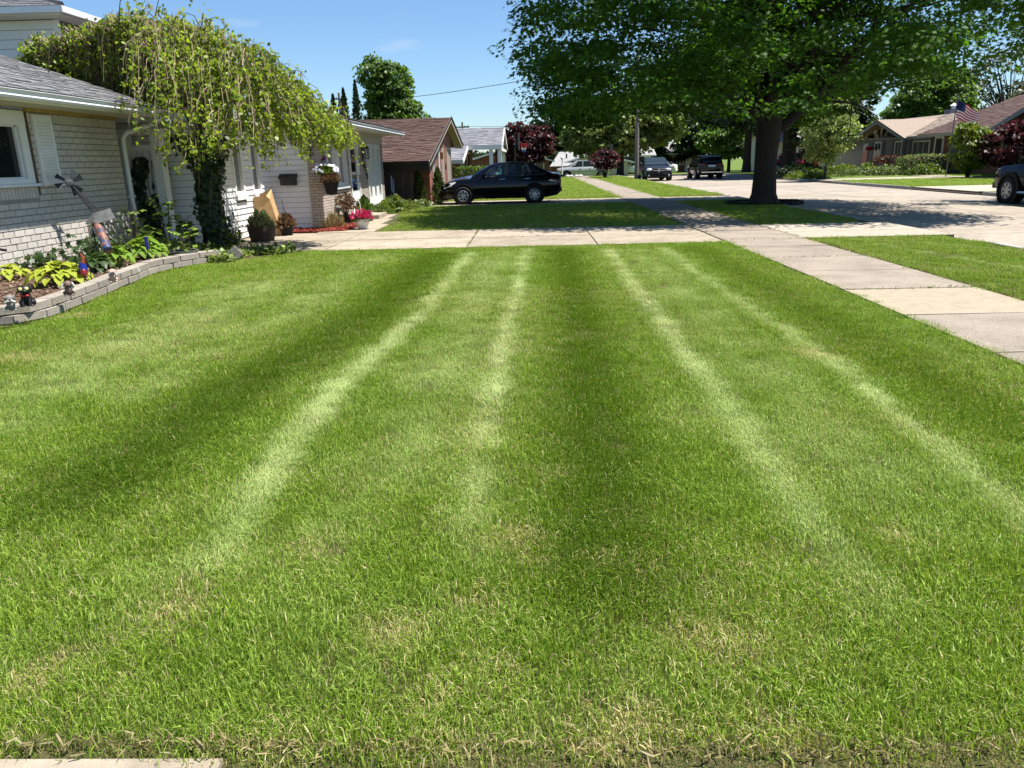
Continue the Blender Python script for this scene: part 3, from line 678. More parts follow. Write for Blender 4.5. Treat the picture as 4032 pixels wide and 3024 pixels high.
gab = MB().wpoly(WF((gx, 0, 0), (0, 1, 0), (1, 0, 0)), [(31.5, -.1), (40.6, -.1), (40.6, 2.66), (37.2, 3.38), (31.5, 2.10)], -.2, 0).build('gable_wall', M['mortar_red'], h3)
gfr = WF((gx, 0, 0), (0, 1, 0), (1, 0, 0)); sfr = WF((0, 31.5, 0), (1, 0, 0), (0, -1, 0))
h3w = [(32.4, 33.7, .55, 2.15), (36.2, 37.3, 0, 2.2), (38.2, 40.2, .3, 2.2)]
bz = [b for b in brick_boxes(gfr, 31.48, 40.6, -.1, 3.4, .205, .0675, h3w, proud=.01) if b[0][2] < min(3.38 - (b[0][1] - 37.2) * .212, 3.38 - (37.2 - b[0][1]) * .225) - .05]
bz += brick_boxes(sfr, -9.5, gx + .012, -.1, 2.05, .205, .0675, [], proud=.01)
MB().box(-9.5, gx - .2, 31.5, 31.7, -.1, 2.1).build('side_wall', M['mortar_red'], h3)
pieces(gab, 'brick', bz, M['brick_red'], limit=300, shrink=.003)
for a, b, c, d in (h3w[0], h3w[2]):
    f = MB().wbox(gfr, a, a + .07, c, d, -.1, .03).wbox(gfr, b - .07, b, c, d, -.1, .03).wbox(gfr, a, b, d - .07, d, -.1, .028).wbox(gfr, a - .05, b + .05, c - .08, c, -.1, .06).build('window', M['tan_paint'], h3)
    MB().wbox(gfr, a + .07, b - .07, c, d - .07, -.08, -.07).build('pane', M['glass_pale'], f)
MB().wbox(gfr, 36.2, 37.3, 0, 2.2, -.08, -.03).build('door', M['tan_paint'], h3)
d3 = MB().tube([gfr.p(34.6, 2.35, .05), gfr.p(34.6, .1, .05), gfr.p(34.6, .02, .2)], .055, 6).build('downspout', M['white_metal'], h3)
MB().wbox(gfr, 35.3, 35.55, 1.65, 1.95, 0, .18).build('porch_lamp', M['yellow_wood'], h3)
MB().wbox(gfr, 37.5, 37.66, 1.2, 1.42, 0, .05).build('plaque', M['black_metal'], h3)
def rake(name, y0, z0, y1, z1, x, mt, h=.18, t=.04):
    return MB().wpoly(WF((x, 0, 0), (0, 1, 0), (1, 0, 0)), [(y0, z0 - h), (y0, z0 - .01), (y1, z1 - .01), (y1, z1 - h)], 0, t).build(name, mt, h3)
rake('rake_board', LE[0], LE[1], RPY, RPZ, RA, M['tan_paint']); rake('rake_board', RE[0], RE[1], RPY, RPZ, RA, M['tan_paint'])
rake('rake_edge', LE[0], LE[1] + .06, RPY, RPZ + .06, RA + .04, M['brown_paint'], h=.08); rake('rake_edge', RE[0], RE[1] + .06, RPY, RPZ + .06, RA + .04, M['brown_paint'], h=.08)
so_ = MB()
for i in range(14):
    t0, t1 = i / 14, (i + .93) / 14
    y0, y1 = RPY + (RE[0] - RPY) * t0, RPY + (RE[0] - RPY) * t1; z0, z1 = RPZ + (RE[1] - RPZ) * t0 - .1, RPZ + (RE[1] - RPZ) * t1 - .1
    so_.add([(gx, y0, z0), (RA, y0, z0), (RA, y1, z1), (gx, y1, z1), (gx, y0, z0 - .02), (RA, y0, z0 - .02), (RA, y1, z1 - .02), (gx, y1, z1 - .02)], [(0, 1, 2, 3), (4, 7, 6, 5), (0, 4, 5, 1), (2, 6, 7, 3), (1, 5, 6, 2), (0, 3, 7, 4)])
so_.build('soffit_boards', M['soffit_olive'], h3, kind='stuff')
MB().box(-14.5, RA, LE[0] - .06, LE[0] - .01, LE[1] - .30, LE[1] - .02).build('eave_beam', M['brown_paint'], h3)
MB().box(-14.5, RA - .02, LE[0] - .16, LE[0] - .06, LE[1] - .09, LE[1] + .0).build('gutter', M['brown_paint'], h3)
MB().box(-9.5, gx + .1, LE[0], LE[0] + .02, LE[1] - .3, LE[1] - .1).build('porch_header', M['brown_paint'], h3)
for x in (-5.68, -4.66, -4.36): MB().box(x - .05, x + .05, LE[0] + .3, LE[0] + .4, -.1, LE[1] - .28).build('post', M['lattice'], h3)
lat = MB().box(-5.65, -4.7, LE[0] + .33, LE[0] + .36, LE[1] - .36, LE[1] - .3).build('lattice_panel', M['lattice'], h3)
sl_ = []
def lattice(x0, x1, z0, z1, y, pitch=.13):
    c0 = x0 - (z1 - z0)
    while c0 < x1:
        for sgn in (1, -1):
            pts = []
            a, b = max(x0, c0), min(x1, c0 + (z1 - z0))
            if b - a < .05: continue
            za, zb = (z0 + (a - c0), z0 + (b - c0)) if sgn > 0 else (z1 - (a - c0), z1 - (b - c0))
            p, q = np.array([a, y + .012 * sgn, za]), np.array([b, y + .012 * sgn, zb]); d = q - p
            ax = (unit(d), unit(np.cross(np.array([0, -1., 0]), unit(d))), np.array([0, -1., 0]))
            sl_.append(((p + q) / 2, ax, (np.linalg.norm(d), .042, .01)))
        c0 += pitch
lattice(-5.63, -4.71, .02, LE[1] - .34, LE[0] + .35); lattice(-4.61, -4.41, .02, LE[1] - .34, LE[0] + .35)
pieces(lat, 'slat', sl_, M['lattice'], shrink=0)
MB().box(-8.9, -8.45, 36.9, 37.3, 3.47, 3.66).build('roof_vent', M['brown_paint'], h3)
# ------------------------------------------------------------------ house with the blue-grey roof and white porch
h4 = thing('porch_house', 'brick house with blue-grey roof and white square porch posts', 'house', (-6, 52, 0))
shingled('roof', h4, [(-1.62, 47.5, 2.42), (-12, 47.5, 2.42), (-12, 53, 3.62), (-1.62, 53, 3.62)], M['shingle_blue'], M['roof_deck'], expo=.16, tab=.34)
slab_roof('roof_back', M['shingle_blue'], h4, [(-1.62, 58.5, 2.42), (-12, 58.5, 2.42), (-12, 53, 3.62), (-1.62, 53, 3.62)])
shingled('lower_roof', h4, [(-3.7, 43.9, 1.60), (-12, 43.9, 1.60), (-12, 47.48, 2.41), (-3.7, 47.48, 2.41)], M['shingle_blue'], M['roof_deck'], expo=.16, tab=.34)
w4 = MB().box(-12, -4.1, 47, 57.5, -.2, 2.4).box(-12, -4.4, 44.5, 47, -.2, 1.5).build('wall', M['brick_far'], h4)
MB().wpoly(WF((-1.62, 0, 0), (0, 1, 0), (1, 0, 0)), [(47.5, 2.25), (47.5, 2.4), (53, 3.6), (58.5, 2.4), (58.5, 2.25), (53, 3.42)], 0, .05).build('rake_board', M['white_paint'], h4)
MB().wpoly(WF((-1.8, 0, 0), (0, 1, 0), (1, 0, 0)), [(47.6, 2.25), (53, 3.45), (58.4, 2.25)], -.08, 0).build('gable', M['white_paint'], h4)
MB().box(-4.1, -1.64, 47.42, 47.5, 2.18, 2.42).box(-1.75, -1.65, 47.5, 58.4, 2.1, 2.26).box(-12, -3.66, 43.82, 43.9, 1.42, 1.6).build('fascia', M['white_paint'], h4)
MB().wpoly(WF((-3.68, 0, 0), (0, 1, 0), (1, 0, 0)), [(43.9, 1.42), (43.9, 1.6), (47.5, 2.42), (47.5, 2.2)], 0, .05).build('rake_board', M['white_paint'], h4)
for x in (-2.28, -1.78): MB().box(x - .11, x + .11, 47.55, 47.77, 0, 2.2).build('post', M['white_paint'], h4)
for y in (50.5, 53.5, 57.8): MB().box(-1.95, -1.75, y, y + .2, 0, 2.2).build('post', M['white_paint'], h4)
g4 = WF((-4.1, 0, 0), (0, 1, 0), (1, 0, 0))
for a, b, c, d in ((47.6, 48.6, .3, 2.1), (49.6, 50.6, .1, 2.1), (52, 54, .8, 2.1)):
    f = MB().wbox(g4, a, b, c, d, 0, .05).build('window', M['white_paint'], h4); MB().wbox(g4, a + .12, b - .12, c + .12, d - .12, .05, .06).build('pane', M['glass_dark'], f)
# ------------------------------------------------------------------ small houses along the left side further on
def gable_house(name, label, x0, x1, y0, y1, eave, ridge, mats, over=.5, axis='y', win=(), base=0.0, group=None):
    """gable house; axis = direction of the ridge"""
    h = thing(name, label, 'house', ((x0 + x1) / 2, (y0 + y1) / 2, base), group=group)
    wl_, rf_, tr_ = mats
    mb = MB().box(x0, x1, y0, y1, base - .2, eave)
    if axis == 'x':
        ym = (y0 + y1) / 2
        mb.wpoly(WF((x1, 0, 0), (0, 1, 0), (1, 0, 0)), [(y0, eave), (y1, eave), (ym, ridge - .08)], -.15, 0).wpoly(WF((x0, 0, 0), (0, 1, 0), (-1, 0, 0)), [(y0, eave), (y1, eave), (ym, ridge - .08)], -.15, 0)
        k = (ridge - eave) / (ym - y0); e0 = eave - k * over
        slab_roof('roof', rf_, h, [(x0 - over, y0 - over, e0), (x1 + over, y0 - over, e0), (x1 + over, ym, ridge), (x0 - over, ym, ridge)])
        slab_roof('roof', rf_, h, [(x0 - over, y1 + over, e0), (x1 + over, y1 + over, e0), (x1 + over, ym, ridge), (x0 - over, ym, ridge)])
        for xx, nx in ((x1 + over, 1), (x0 - over, -1)):
            MB().wpoly(WF((xx, 0, 0), (0, 1, 0), (nx, 0, 0)), [(y0 - over, e0 - .16), (y0 - over, e0 - .01), (ym, ridge - .01), (y1 + over, e0 - .01), (y1 + over, e0 - .16), (ym, ridge - .18)], .0, .04).build('rake_board', tr_, h)
        MB().box(x0 - over, x1 + over, y0 - over - .05, y0 - over, e0 - .15, e0).build('fascia', tr_, h)
    else:
        xm = (x0 + x1) / 2
        mb.wpoly(WF((0, y0, 0), (1, 0, 0), (0, -1, 0)), [(x0, eave), (x1, eave), (xm, ridge - .08)], -.15, 0)
        k = (ridge - eave) / (xm - x0); e0 = eave - k * over
        slab_roof('roof', rf_, h, [(x0 - over, y0 - over, e0), (x0 - over, y1 + over, e0), (xm, y1 + over, ridge), (xm, y0 - over, ridge)])
        slab_roof('roof', rf_, h, [(x1 + over, y0 - over, e0), (x1 + over, y1 + over, e0), (xm, y1 + over, ridge), (xm, y0 - over, ridge)])
        MB().wpoly(WF((0, y0 - over, 0), (1, 0, 0), (0, -1, 0)), [(x0 - over, e0 - .16), (x0 - over, e0 - .01), (xm, ridge - .01), (x1 + over, e0 - .01), (x1 + over, e0 - .16), (xm, ridge - .18)], 0, .04).build('rake_board', tr_, h)
        MB().box(x1 + over, x1 + over + .05, y0 - over, y1 + over, e0 - .15, e0).box(x0 - over - .05, x0 - over, y0 - over, y1 + over, e0 - .15, e0).build('fascia', tr_, h)
    mb.build('wall', wl_, h)
    for (w, a, b, c, d, nb) in win:
        f = MB().wbox(w, a, b, c, d, 0, .05).build('window', tr_, h); t = .09; mb2 = MB(); st_ = (b - a - 2 * t) / nb
        for i in range(nb): mb2.wbox(w, a + t + i * st_ + .03, a + t + (i + 1) * st_ - .03, c + t, d - t, .05, .06)
        mb2.build('pane', M['glass_dark'], f)
    return h
M['shingle_pale'] = mat('pale_grey_roof', (.27, .265, .255), rough=.9, var=.2, scale=3, bump=.4, bscale=20)
M['shingle_dim'] = mat('weathered_grey_roof', (.16, .158, .16), rough=.9, var=.25, scale=3, bump=.4, bscale=20, col2=(.3, .29, .28), f2=.6)
M['cream_wall'] = mat('cream_gable', (.56, .53, .46), rough=.7, var=.06)
fs = lambda y: WF((0, y, 0), (1, 0, 0), (0, -1, 0)); fe = lambda x: WF((x, 0, 0), (0, 1, 0), (1, 0, 0)); fw_ = lambda x: WF((x, 0, 0), (0, 1, 0), (-1, 0, 0))
h5 = gable_house('brick_house', 'small brick gable house with white rake half hidden by the red maple', -6.5, 2.0, 80, 88, 1.55, 2.75, (M['brick_far'], M['shingle_dim'], M['white_paint']), axis='y', win=[(fs(80), -.3, 1.5, .1, 1.45, 2), (fs(80), -2.6, -1.4, .1, 1.45, 1)], base=-.55)
h6 = gable_house('gable_house', 'long house with pale grey roof and cream gable behind the silver pickup', 4.1, 11.4, 92, 101, 1.2, 2.2, (M['brick_far'], M['shingle_pale'], M['white_paint']), axis='y', over=.7, base=-.7, win=[(fs(92), 7.0, 8.0, -.4, 1.0, 2), (fs(92), 8.15, 9.2, -.4, 1.0, 2)])
MB().wpoly(fs(92), [(4.8, 1.2), (10.7, 1.2), (7.75, 2.0)], .02, .05).wbox(fs(92), 6.6, 11.4, -.7, 1.19, .01, .04).build('gable_panel', M['cream_wall'], h6)
slab_roof('side_roof', M['shingle_pale'], h6, [(2.3, 89.5, .75), (4.3, 89.5, .75), (7.6, 98, 2.35), (3.7, 98, 2.35)])
MB().box(2.5, 4.1, 90.2, 97, -.7, .8).build('side_wall', M['brick_far'], h6)
MB().tube([(4.4, 94, 1.5), (4.4, 94, 2.1)], .1, 6).build('roof_vent', M['black_metal'], h6)
h7 = gable_house('garage', 'white garage with open door behind two white parked cars', 11.4, 15.2, 99.5, 108, 1.9, 3.2, (M['white_paint'], M['shingle_pale'], M['white_paint']), axis='x', over=.5, win=[], base=-.55)
MB().wbox(fs(99.5), 11.8, 14.4, -.5, 1.55, .0, .03).build('door_opening', M['black_metal'], h7)
# hip roofed brick house at the bend of the street
h8 = thing('hip_roof_house', 'brick house with pale hip roof and white front door at the bend', 'house', (19, 112, -.55))
MB().box(15.2, 23.4, 108, 118, -.7, 1.85).build('wall', M['brick_far'], h8)
MB().add([(14.4, 107.2, 1.86), (24.2, 107.2, 1.86), (24.2, 118.8, 1.86), (14.4, 118.8, 1.86), (19.0, 113, 3.2), (21.2, 113, 3.2)], [(0, 1, 5, 4), (1, 2, 5), (2, 3, 4, 5), (3, 0, 4), (0, 3, 2, 1)]).build('roof', M['shingle_dim'], h8)
MB().box(14.4, 24.2, 107.1, 107.2, 1.68, 1.88).build('fascia', M['white_paint'], h8)
f8 = fs(108)
f = MB().wbox(f8, 19.0, 20.9, .35, 1.6, 0, .06).build('window', M['white_paint'], h8)
for a in (19.15, 19.55, 20.0, 20.4): MB().wbox(f8, a, a + .34, .5, 1.45, .06, .07).build('pane', M['glass_dark'], f)
d8 = MB().wbox(f8, 21.1, 22.0, -.5, 1.7, 0, .06).build('door', M['white_paint'], h8); MB().wbox(f8, 21.3, 21.8, 1.25, 1.45, .06, .07).build('fanlight', M['glass_dark'], d8)
for x in (15.9, 17.0): MB().wbox(f8, x, x + .6, .35, 1.5, 0, .06).build('window', M['white_paint'], h8)
ch = MB().box(18.5, 19.3, 111.2, 112, 2.3, 3.9).build('chimney', M['brick_far'], h8); MB().box(18.4, 19.4, 111.1, 112.1, 3.9, 4.0).build('cap', M['shingle_pale'], ch)
# pale garage glimpsed behind the big trunk
h8b = gable_house('garage', 'pale garage with pink brick top behind the dark tree trunks', 21.6, 27, 70, 80, 2.6, 4.0, (M['cream_wall'], M['shingle_pale'], M['tan_paint']), axis='x', over=.4)
# ------------------------------------------------------------------ houses across the street
M['siding_blue'] = mat('blue_grey_siding', (.15, .17, .19), rough=.6, var=.06, obj=.04)
M['stone'] = mat('cream_flagstone', (.40, .36, .28), rough=.85, var=.2, scale=3, obj=.3, isl=.3)
M['stone_joint'] = mat('stone_mortar', (.19, .17, .14), rough=.9, var=.2)
M['shingle_tan'] = mat('tan_shingle', (.27, .215, .17), rough=.92, var=.16, scale=6, isl=.22, bump=.4, bscale=30, spec=.2)
M['shingle_umber'] = mat('umber_shingle', (.105, .068, .058), rough=.92, var=.14, scale=6, isl=.2, bump=.4, bscale=30, spec=.2)
M['navy'] = mat('navy_paint', (.012, .014, .03), rough=.5, var=.1)
M['grey_trim'] = mat('slate_trim', (.20, .22, .24), rough=.6, var=.06)
h9 = thing('stone_gable_house', 'blue-grey sided house with flagstone gable and tan roof across the street', 'house', (32, 66, 0))
XF = 29.0; w9 = WF((XF, 0, 0), (0, 1, 0), (-1, 0, 0))
wl9 = MB().box(XF, 40, 57.6, 73, -.2, 2.55).build('wall', M['siding_blue'], h9)
pieces(wl9, 'siding_board', siding_boxes(w9, 57.6, 73, .1, 2.4, .18), M['siding_blue'], limit=40, shrink=0)
GY0, GY1, GYM, GZ = 61.6, 73.6, 65.6, 3.82
gb = MB().wpoly(w9, [(GY0, 2.5), (GY1 - 2, 2.5), (GY1 - .2, 2.0), (GYM, GZ)], -.2, .05).build('gable', M['stone_joint'], h9)
fl = []
for i in range(260):
    y = RNG.uniform(GY0 + .3, GY1 - 1.0); z = RNG.uniform(2.55, GZ - .2)
    lim = GZ - (GYM - y) * .33 if y < GYM else GZ - (y - GYM) * .24
    if z > lim - .2: continue
    w_ = RNG.uniform(.3, .6); t = RNG.uniform(-.5, .5)
    fl.append((w9.p(y, z, .06), (w9.u * math.cos(t) + np.array([0, 0, 1]) * math.sin(t), np.array([0, 0, 1]) * math.cos(t) - w9.u * math.sin(t), w9.n), (w_, RNG.uniform(.2, .38), .05)))
pieces(gb, 'stone', fl, M['stone'], limit=120, shrink=.03)
OV = .9
for (a, b) in (((GY0 - 1.0, 2.42), (GYM, GZ + .12)), ((GYM, GZ + .12), (GY1 + .5, 1.75))):
    MB().wpoly(w9, [(a[0], a[1] - .28), (a[0], a[1]), (b[0], b[1]), (b[0], b[1] - .28)], OV - .06, OV).build('rake_board', M['grey_trim'], h9)
slab_roof('gable_roof', M['shingle_tan'], h9, [(XF - OV, GYM, GZ + .13), (38, GYM, GZ + .13), (38, GY0 - 1.0, 2.43), (XF - OV, GY0 - 1.0, 2.43)])
slab_roof('gable_roof', M['shingle_tan'], h9, [(XF - OV, GYM, GZ + .13), (38, GYM, GZ + .13), (38, GY1 + .5, 1.78), (XF - OV, GY1 + .5, 1.78)])
shingled('roof', h9, [(XF - .6, 66, 2.5), (XF - .6, 57, 2.5), (34.2, 57, 4.3), (34.2, 66, 4.3)], M['shingle_tan'], M['grey_trim'], expo=.2, tab=.4)
slab_roof('roof', M['shingle_tan'], h9, [(33.9, 74, 4.25), (33.9, 66.02, 4.25), (31, 66.02, 3.4), (31, 74, 3.4)])
slab_roof('wing_roof', M['shingle_tan'], h9, [(XF - .6, 79, 2.2), (XF - .6, 74.2, 2.2), (34, 74.2, 3.2), (34, 79, 3.2)])
MB().box(XF - .66, XF - .6, 57, 61, 2.3, 2.52).build('fascia', M['grey_trim'], h9)
MB().box(XF + .3, 36, 73.1, 78.5, -.2, 2.2).build('wing_wall', M['siding_blue'], h9)
for a, b, c, d, nb in ((58.3, 60.9, .85, 2.2, 3), (62.6, 63.8, .75, 2.25, 2), (66.2, 67.5, .75, 2.25, 2)):
    f = MB().wbox(w9, a, b, c, d, 0, .08).build('window', M['white_paint'], h9); st_ = (b - a - .2) / nb
    for i in range(nb): MB().wbox(w9, a + .1 + i * st_ + .04, a + .1 + (i + 1) * st_ - .04, c + .1, d - .1, .08, .09).build('pane', M['glass_dark'], f)
for u in (57.7, 61.0, 62.05, 63.85, 65.65, 67.55): MB().wbox(w9, u, u + .5, .7, 2.3, .0, .06).build('shutter', M['navy'], h9)
d9 = MB().wbox(w9, 68.6, 69.8, 0, 2.25, .0, .07).build('door_frame', M['grey_trim'], h9); M['red_paint'] = mat('red_paint', (.42, .02, .02), rough=.4, var=.08)
MB().wbox(w9, 68.75, 69.65, 0, 1.5, .07, .09).build('door_panel', M['red_paint'], d9); MB().wbox(w9, 68.75, 69.65, 1.5, 2.1, .07, .08).build('pane', M['glass_dark'], d9)
c9 = MB().box(35.4, 36.4, 68.6, 69.6, 2.6, 4.75).build('chimney', M['siding_blue'], h9); MB().lathe([(.2, 4.75), (.2, 5.05), (.34, 5.05), (.05, 5.25)], 10, (35.9, 69.1, 0)).build('flue', M['white_metal'], c9)
MB().ell((XF - .35, 67.95, 1.75), (.3, .3, .2), 8, 6).build('hanging_flowers', M['red_paint'], h9)
h10 = thing('brown_roof_house', 'red brick house with umber hip roof and flag in front across the street', 'house', (32, 50, 0))
wl10 = MB().box(28.2, 38, 38, 56.4, -.2, 2.55).box(27.1, 28.2, 36, 45.6, -.2, 2.55).build('wall', M['brick_far'], h10)
EXX, RXX, RZZ = 27.4, 31.4, 4.75
rq = [(EXX, 57, 2.58), (EXX, 30, 2.58), (RXX, 30, RZZ), (RXX, 52.6, RZZ)]
o_, n__ = slab_roof('roof', M['shingle_umber'], h10, rq)
v_ = unit(np.array([RXX - EXX, 0, RZZ - 2.58]))
bx = [b for b in shingle_boxes((EXX, 57, 2.58), (0, -1, 0), v_, n__, 27, 4.5, tab=.45, expo=.2) if b[0][1] < 57 - (b[0][0] - EXX) * 1.1]
pieces(o_, 'shingle', bx, M['shingle_umber'], limit=0, rest='shingle_courses', shrink=0)
MB().add([(EXX, 57, 2.58), (RXX, 52.6, RZZ), (36, 57, 2.58)], [(0, 1, 2)]).build('roof_end', M['shingle_umber'], h10)
MB().box(EXX - .08, EXX, 46.2, 57, 2.38, 2.6).build('gutter', M['tan_paint'], h10)
slab_roof('gable_roof', M['shingle_umber'], h10, [(26.3, 46.4, 2.62), (31.5, 46.4, 2.62), (31.5, 40.8, 4.5), (26.3, 40.8, 4.5)])
MB().wpoly(WF((26.3, 0, 0), (0, 1, 0), (-1, 0, 0)), [(46.4, 2.35), (46.4, 2.6), (40.8, 4.48), (40.8, 4.2)], 0, .06).build('rake_board', M['grey_trim'], h10)
MB().wpoly(WF((27.1, 0, 0), (0, 1, 0), (-1, 0, 0)), [(45.6, 2.55), (40.8, 2.55), (40.8, 4.2)], -.2, .0).build('gable', M['brick_far'], h10)
w10 = WF((28.2, 0, 0), (0, 1, 0), (-1, 0, 0))
f = MB().wbox(w10, 51.6, 54.0, .75, 2.3, 0, .08).build('window', M['white_paint'], h10); MB().wbox(w10, 51.75, 53.85, .9, 2.15, .08, .09).build('pane', M['glass_pale'], f)
f = MB().wbox(w10, 54.9, 56.1, 0, 2.4, 0, .06).build('door_frame', M['white_paint'], h10); MB().wbox(w10, 55.1, 55.9, 0, 2.25, .06, .08).build('door', M['brown_paint'], f)
f = MB().wbox(w10, 46.6, 48.2, 1.3, 2.4, 0, .06).build('window', M['tan_paint'], h10); MB().wbox(w10, 46.75, 48.05, 1.4, 2.3, .06, .07).build('pane', M['glass_dark'], f)
bx = brick_boxes(w10, 45.6, 56.4, 0, 2.5, .42, .14, [(51.5, 54.1, .6, 2.4), (54.8, 56.2, 0, 2.4), (46.5, 48.3, 1.2, 2.5)], J=.03, proud=.012)
pieces(wl10, 'brick', bx, M['brick_far'], limit=0, rest='brick_courses', shrink=0)
# ------------------------------------------------------------------ trees
M['bark'] = mat('maple_bark', (.030, .022, .016), rough=.95, var=.45, scale=10, stretch=(6, 6, .9), bump=1.0, bscale=14, col2=(.062, .047, .035), f2=9)
M['bark_dark'] = mat('dark_bark', (.032, .025, .019), rough=.95, var=.4, scale=8, stretch=(5, 5, 1), bump=.8, bscale=20)
M['twig'] = mat('tan_twig', (.27, .20, .12), rough=.8, var=.3, scale=14, isl=.3)
M['twig_dark'] = mat('brown_twig', (.085, .055, .035), rough=.85, var=.35, scale=10, isl=.3)
M['leaf_maple'] = leafmat('maple_leaf', (.030, .082, .009), trans=(.11, .27, .010), var=.40, hue=(.048, .105, .010), tfac=.38, rough=.6, spec=.22)
M['leaf_mulberry'] = leafmat('mulberry_leaf', (.115, .185, .015), trans=(.34, .46, .025), var=.42, hue=(.19, .25, .02), clump=.15, tfac=.42)
M['leaf_far'] = leafmat('far_leaf', (.085, .155, .025), trans=(.20, .34, .03), var=.3, hue=(.05, .09, .02), tfac=.4)
M['leaf_lime'] = leafmat('lime_leaf', (.085, .13, .012), trans=(.24, .32, .02), var=.3, tfac=.42)
M['leaf_light'] = leafmat('light_leaf', (.15, .21, .06), trans=(.34, .44, .08), var=.4, hue=(.20, .24, .08), tfac=.4)
M['leaf_dark'] = leafmat('dark_leaf', (.014, .028, .010), trans=(.04, .08, .01), var=.3, tfac=.35)
M['leaf_red'] = leafmat('red_maple_leaf', (.048, .014, .016), trans=(.11, .017, .020), var=.45, hue=(.06, .022, .018), tfac=.38)
M['leaf_grey'] = leafmat('hazy_leaf', (.075, .09, .042), trans=(.12, .14, .05), var=.3, hue=(.06, .08, .04), tfac=.4)
M['leaf_bush'] = leafmat('shrub_leaf', (.055, .10, .014), trans=(.15, .23, .02), var=.35, hue=(.08, .13, .02), tfac=.4)
M['needle'] = leafmat('conifer_spray', (.016, .034, .012), trans=(.03, .06, .015), var=.35, tfac=.25)

def limb(mb, p, d, length, r0, r1, seg=5, wob=.12, rise=0.0, n=6):
    pts = [np.array(p, float)]; d = unit(np.array(d, float))
    for i in range(seg):
        d = unit(d + RNG.normal(size=3) * wob + np.array([0, 0, rise])); pts.append(pts[-1] + d * length / seg)
    mb.tube(pts, [r0 + (r1 - r0) * i / seg for i in range(seg + 1)], n, cap=False); return pts, d

# --- the big street maple -------------------------------------------------
TX, TY = 7.62, 25.7
mp_ = thing('maple_tree', 'large spreading green maple shading the sidewalk, its trunk in the grass strip', 'tree', (TX, TY, 0))
tb = MB()
tr_pts = [(TX, TY, -.05), (TX, TY, .08), (TX - .01, TY, .3), (TX - .02, TY, .9), (TX - .02, TY, 1.6), (TX + .02, TY, 2.3), (TX + .05, TY, 3.0)]
k0 = len(tb.v); tb.tube(tr_pts, [.56, .47, .385, .35, .34, .38, .34], 22)
for i in range(k0, len(tb.v)):                         # furrowed bark and root flare
    x, y, z = tb.v[i]; a = math.atan2(y - TY, x - TX); r = math.hypot(x - TX, y - TY)
    f = 1 + .05 * math.sin(a * 11 + z * 1.5) * (1 if i % 2 else .6) + (.14 * max(0, .45 - z)) * math.sin(a * 5)
    tb.v[i] = (TX + (x - TX) * f, TY + (y - TY) * f, z)
tb.build('trunk', M['bark'], mp_, smooth=True)
lb = MB(); ends = []
starts = [((1, -.15, .75), 4.6, .17), ((-.55, .1, 1.2), 4.5, .16), ((.3, .5, 1.4), 4.6, .15), ((-.2, -.5, 1.5), 4.6, .16), ((.05, .1, 1.8), 6.2, .20), ((.6, .3, 1.25), 4.4, .15), ((-.8, -.4, .8), 4.2, .13),
          ((.5, -.6, 1.1), 4.2, .14), ((-.35, .6, 1.2), 4.4, .14), ((.16, -.12, 1.9), 6, .17), ((-.22, 0, 1.7), 5.6, .17)]
for (d, L_, r) in starts:
    z0 = 2.15 if d[2] < .9 and d[0] > .8 else RNG.uniform(2.35, 2.85)
    pts, dd = limb(lb, (TX + d[0] * .18, TY + d[1] * .18, z0), d, L_, r, r * .35, 7, .09, .03, 8)
    for j in (2, 3, 4, 5, 6, 7):
        for q in range(3):
            d2 = unit(dd * .4 + rdir(1)[0] * np.array([1, 1, .45]) + np.array([pts[j][0] - TX, pts[j][1] - TY, 0]) * .22 + np.array([0, 0, .08]))
            L2 = RNG.uniform(1.6, 3.6)
            p2, e2 = limb(lb, pts[j], d2, L2, r * .32, .012, 5, .14, -.015, 5); ends += [p2[2], p2[3], p2[4], p2[5]]
            for h in range(2):
                p3, _ = limb(lb, p2[3], unit(e2 + rdir(1)[0] * .9), RNG.uniform(.9, 1.7), .022, .006, 4, .15, -.03, 4); ends += [p3[2], p3[4]]
lb.build('limbs', M['bark_dark'], mp_, smooth=True)
# crown: sprays through a broad dome with a ragged lower skirt; light gaps left between
def crown_centres(n, c, r, zmin=None, shell=.62, pw=1.0):
    out = []
    while len(out) < n:
        d = rdir(1)[0]; d = np.sign(d) * np.abs(d) ** pw; d = d / (np.abs(d) ** (2 / pw)).sum() ** (pw / 2); q = RNG.random() ** (1 / 3.0) if RNG.random() > shell else RNG.uniform(.78, 1.03)
        p = np.array(c) + d * np.array(r) * q
        if zmin is not None and p[2] < zmin(p): continue
        out.append(p)
    return np.array(out)
def hang(p):
    dx = p[0] - TX; w_ = .22 * math.sin(p[0] * 1.7 + 2) + .15 * math.sin(p[1] * 2.3)
    if dx < .2: return 2.72 + w_ + .05 * max(0, -dx - 4)
    if dx < 3.4 and p[1] < TY + 1.2: return 2.9 + .30 * dx + w_
    return np.interp(dx, [.2, 3.4, 4.0, 4.9, 7.2], [2.6, 3.0, 3.6, 4.5, 4.9]) + w_
cc = crown_centres(1250, (TX - .7, TY - 2.0, 6.0), (7.1, 6.4, 5.2), hang, .66, .72)
cc = cc[~((cc[:, 1] < TY - .5) & (np.abs(cc[:, 0] - TX - .1) < 2.6) & (cc[:, 2] > 3.5) & (RNG.random(len(cc)) < .55))]
en = np.array(ends); en = en[(en[:, 2] > 2.5)]; en = en[RNG.permutation(len(en))[:200]]
cc = np.concatenate([cc, en]); rad = RNG.uniform(.6, 1.35, len(cc))
C, T, N_ = clump_leaves(cc, rad, 125, flat=.24, droop=.55, up=1.6)
leaves('crown', C, T, N_, RNG.uniform(.09, .155, len(C)), M['leaf_maple'], mp_, 'maple')
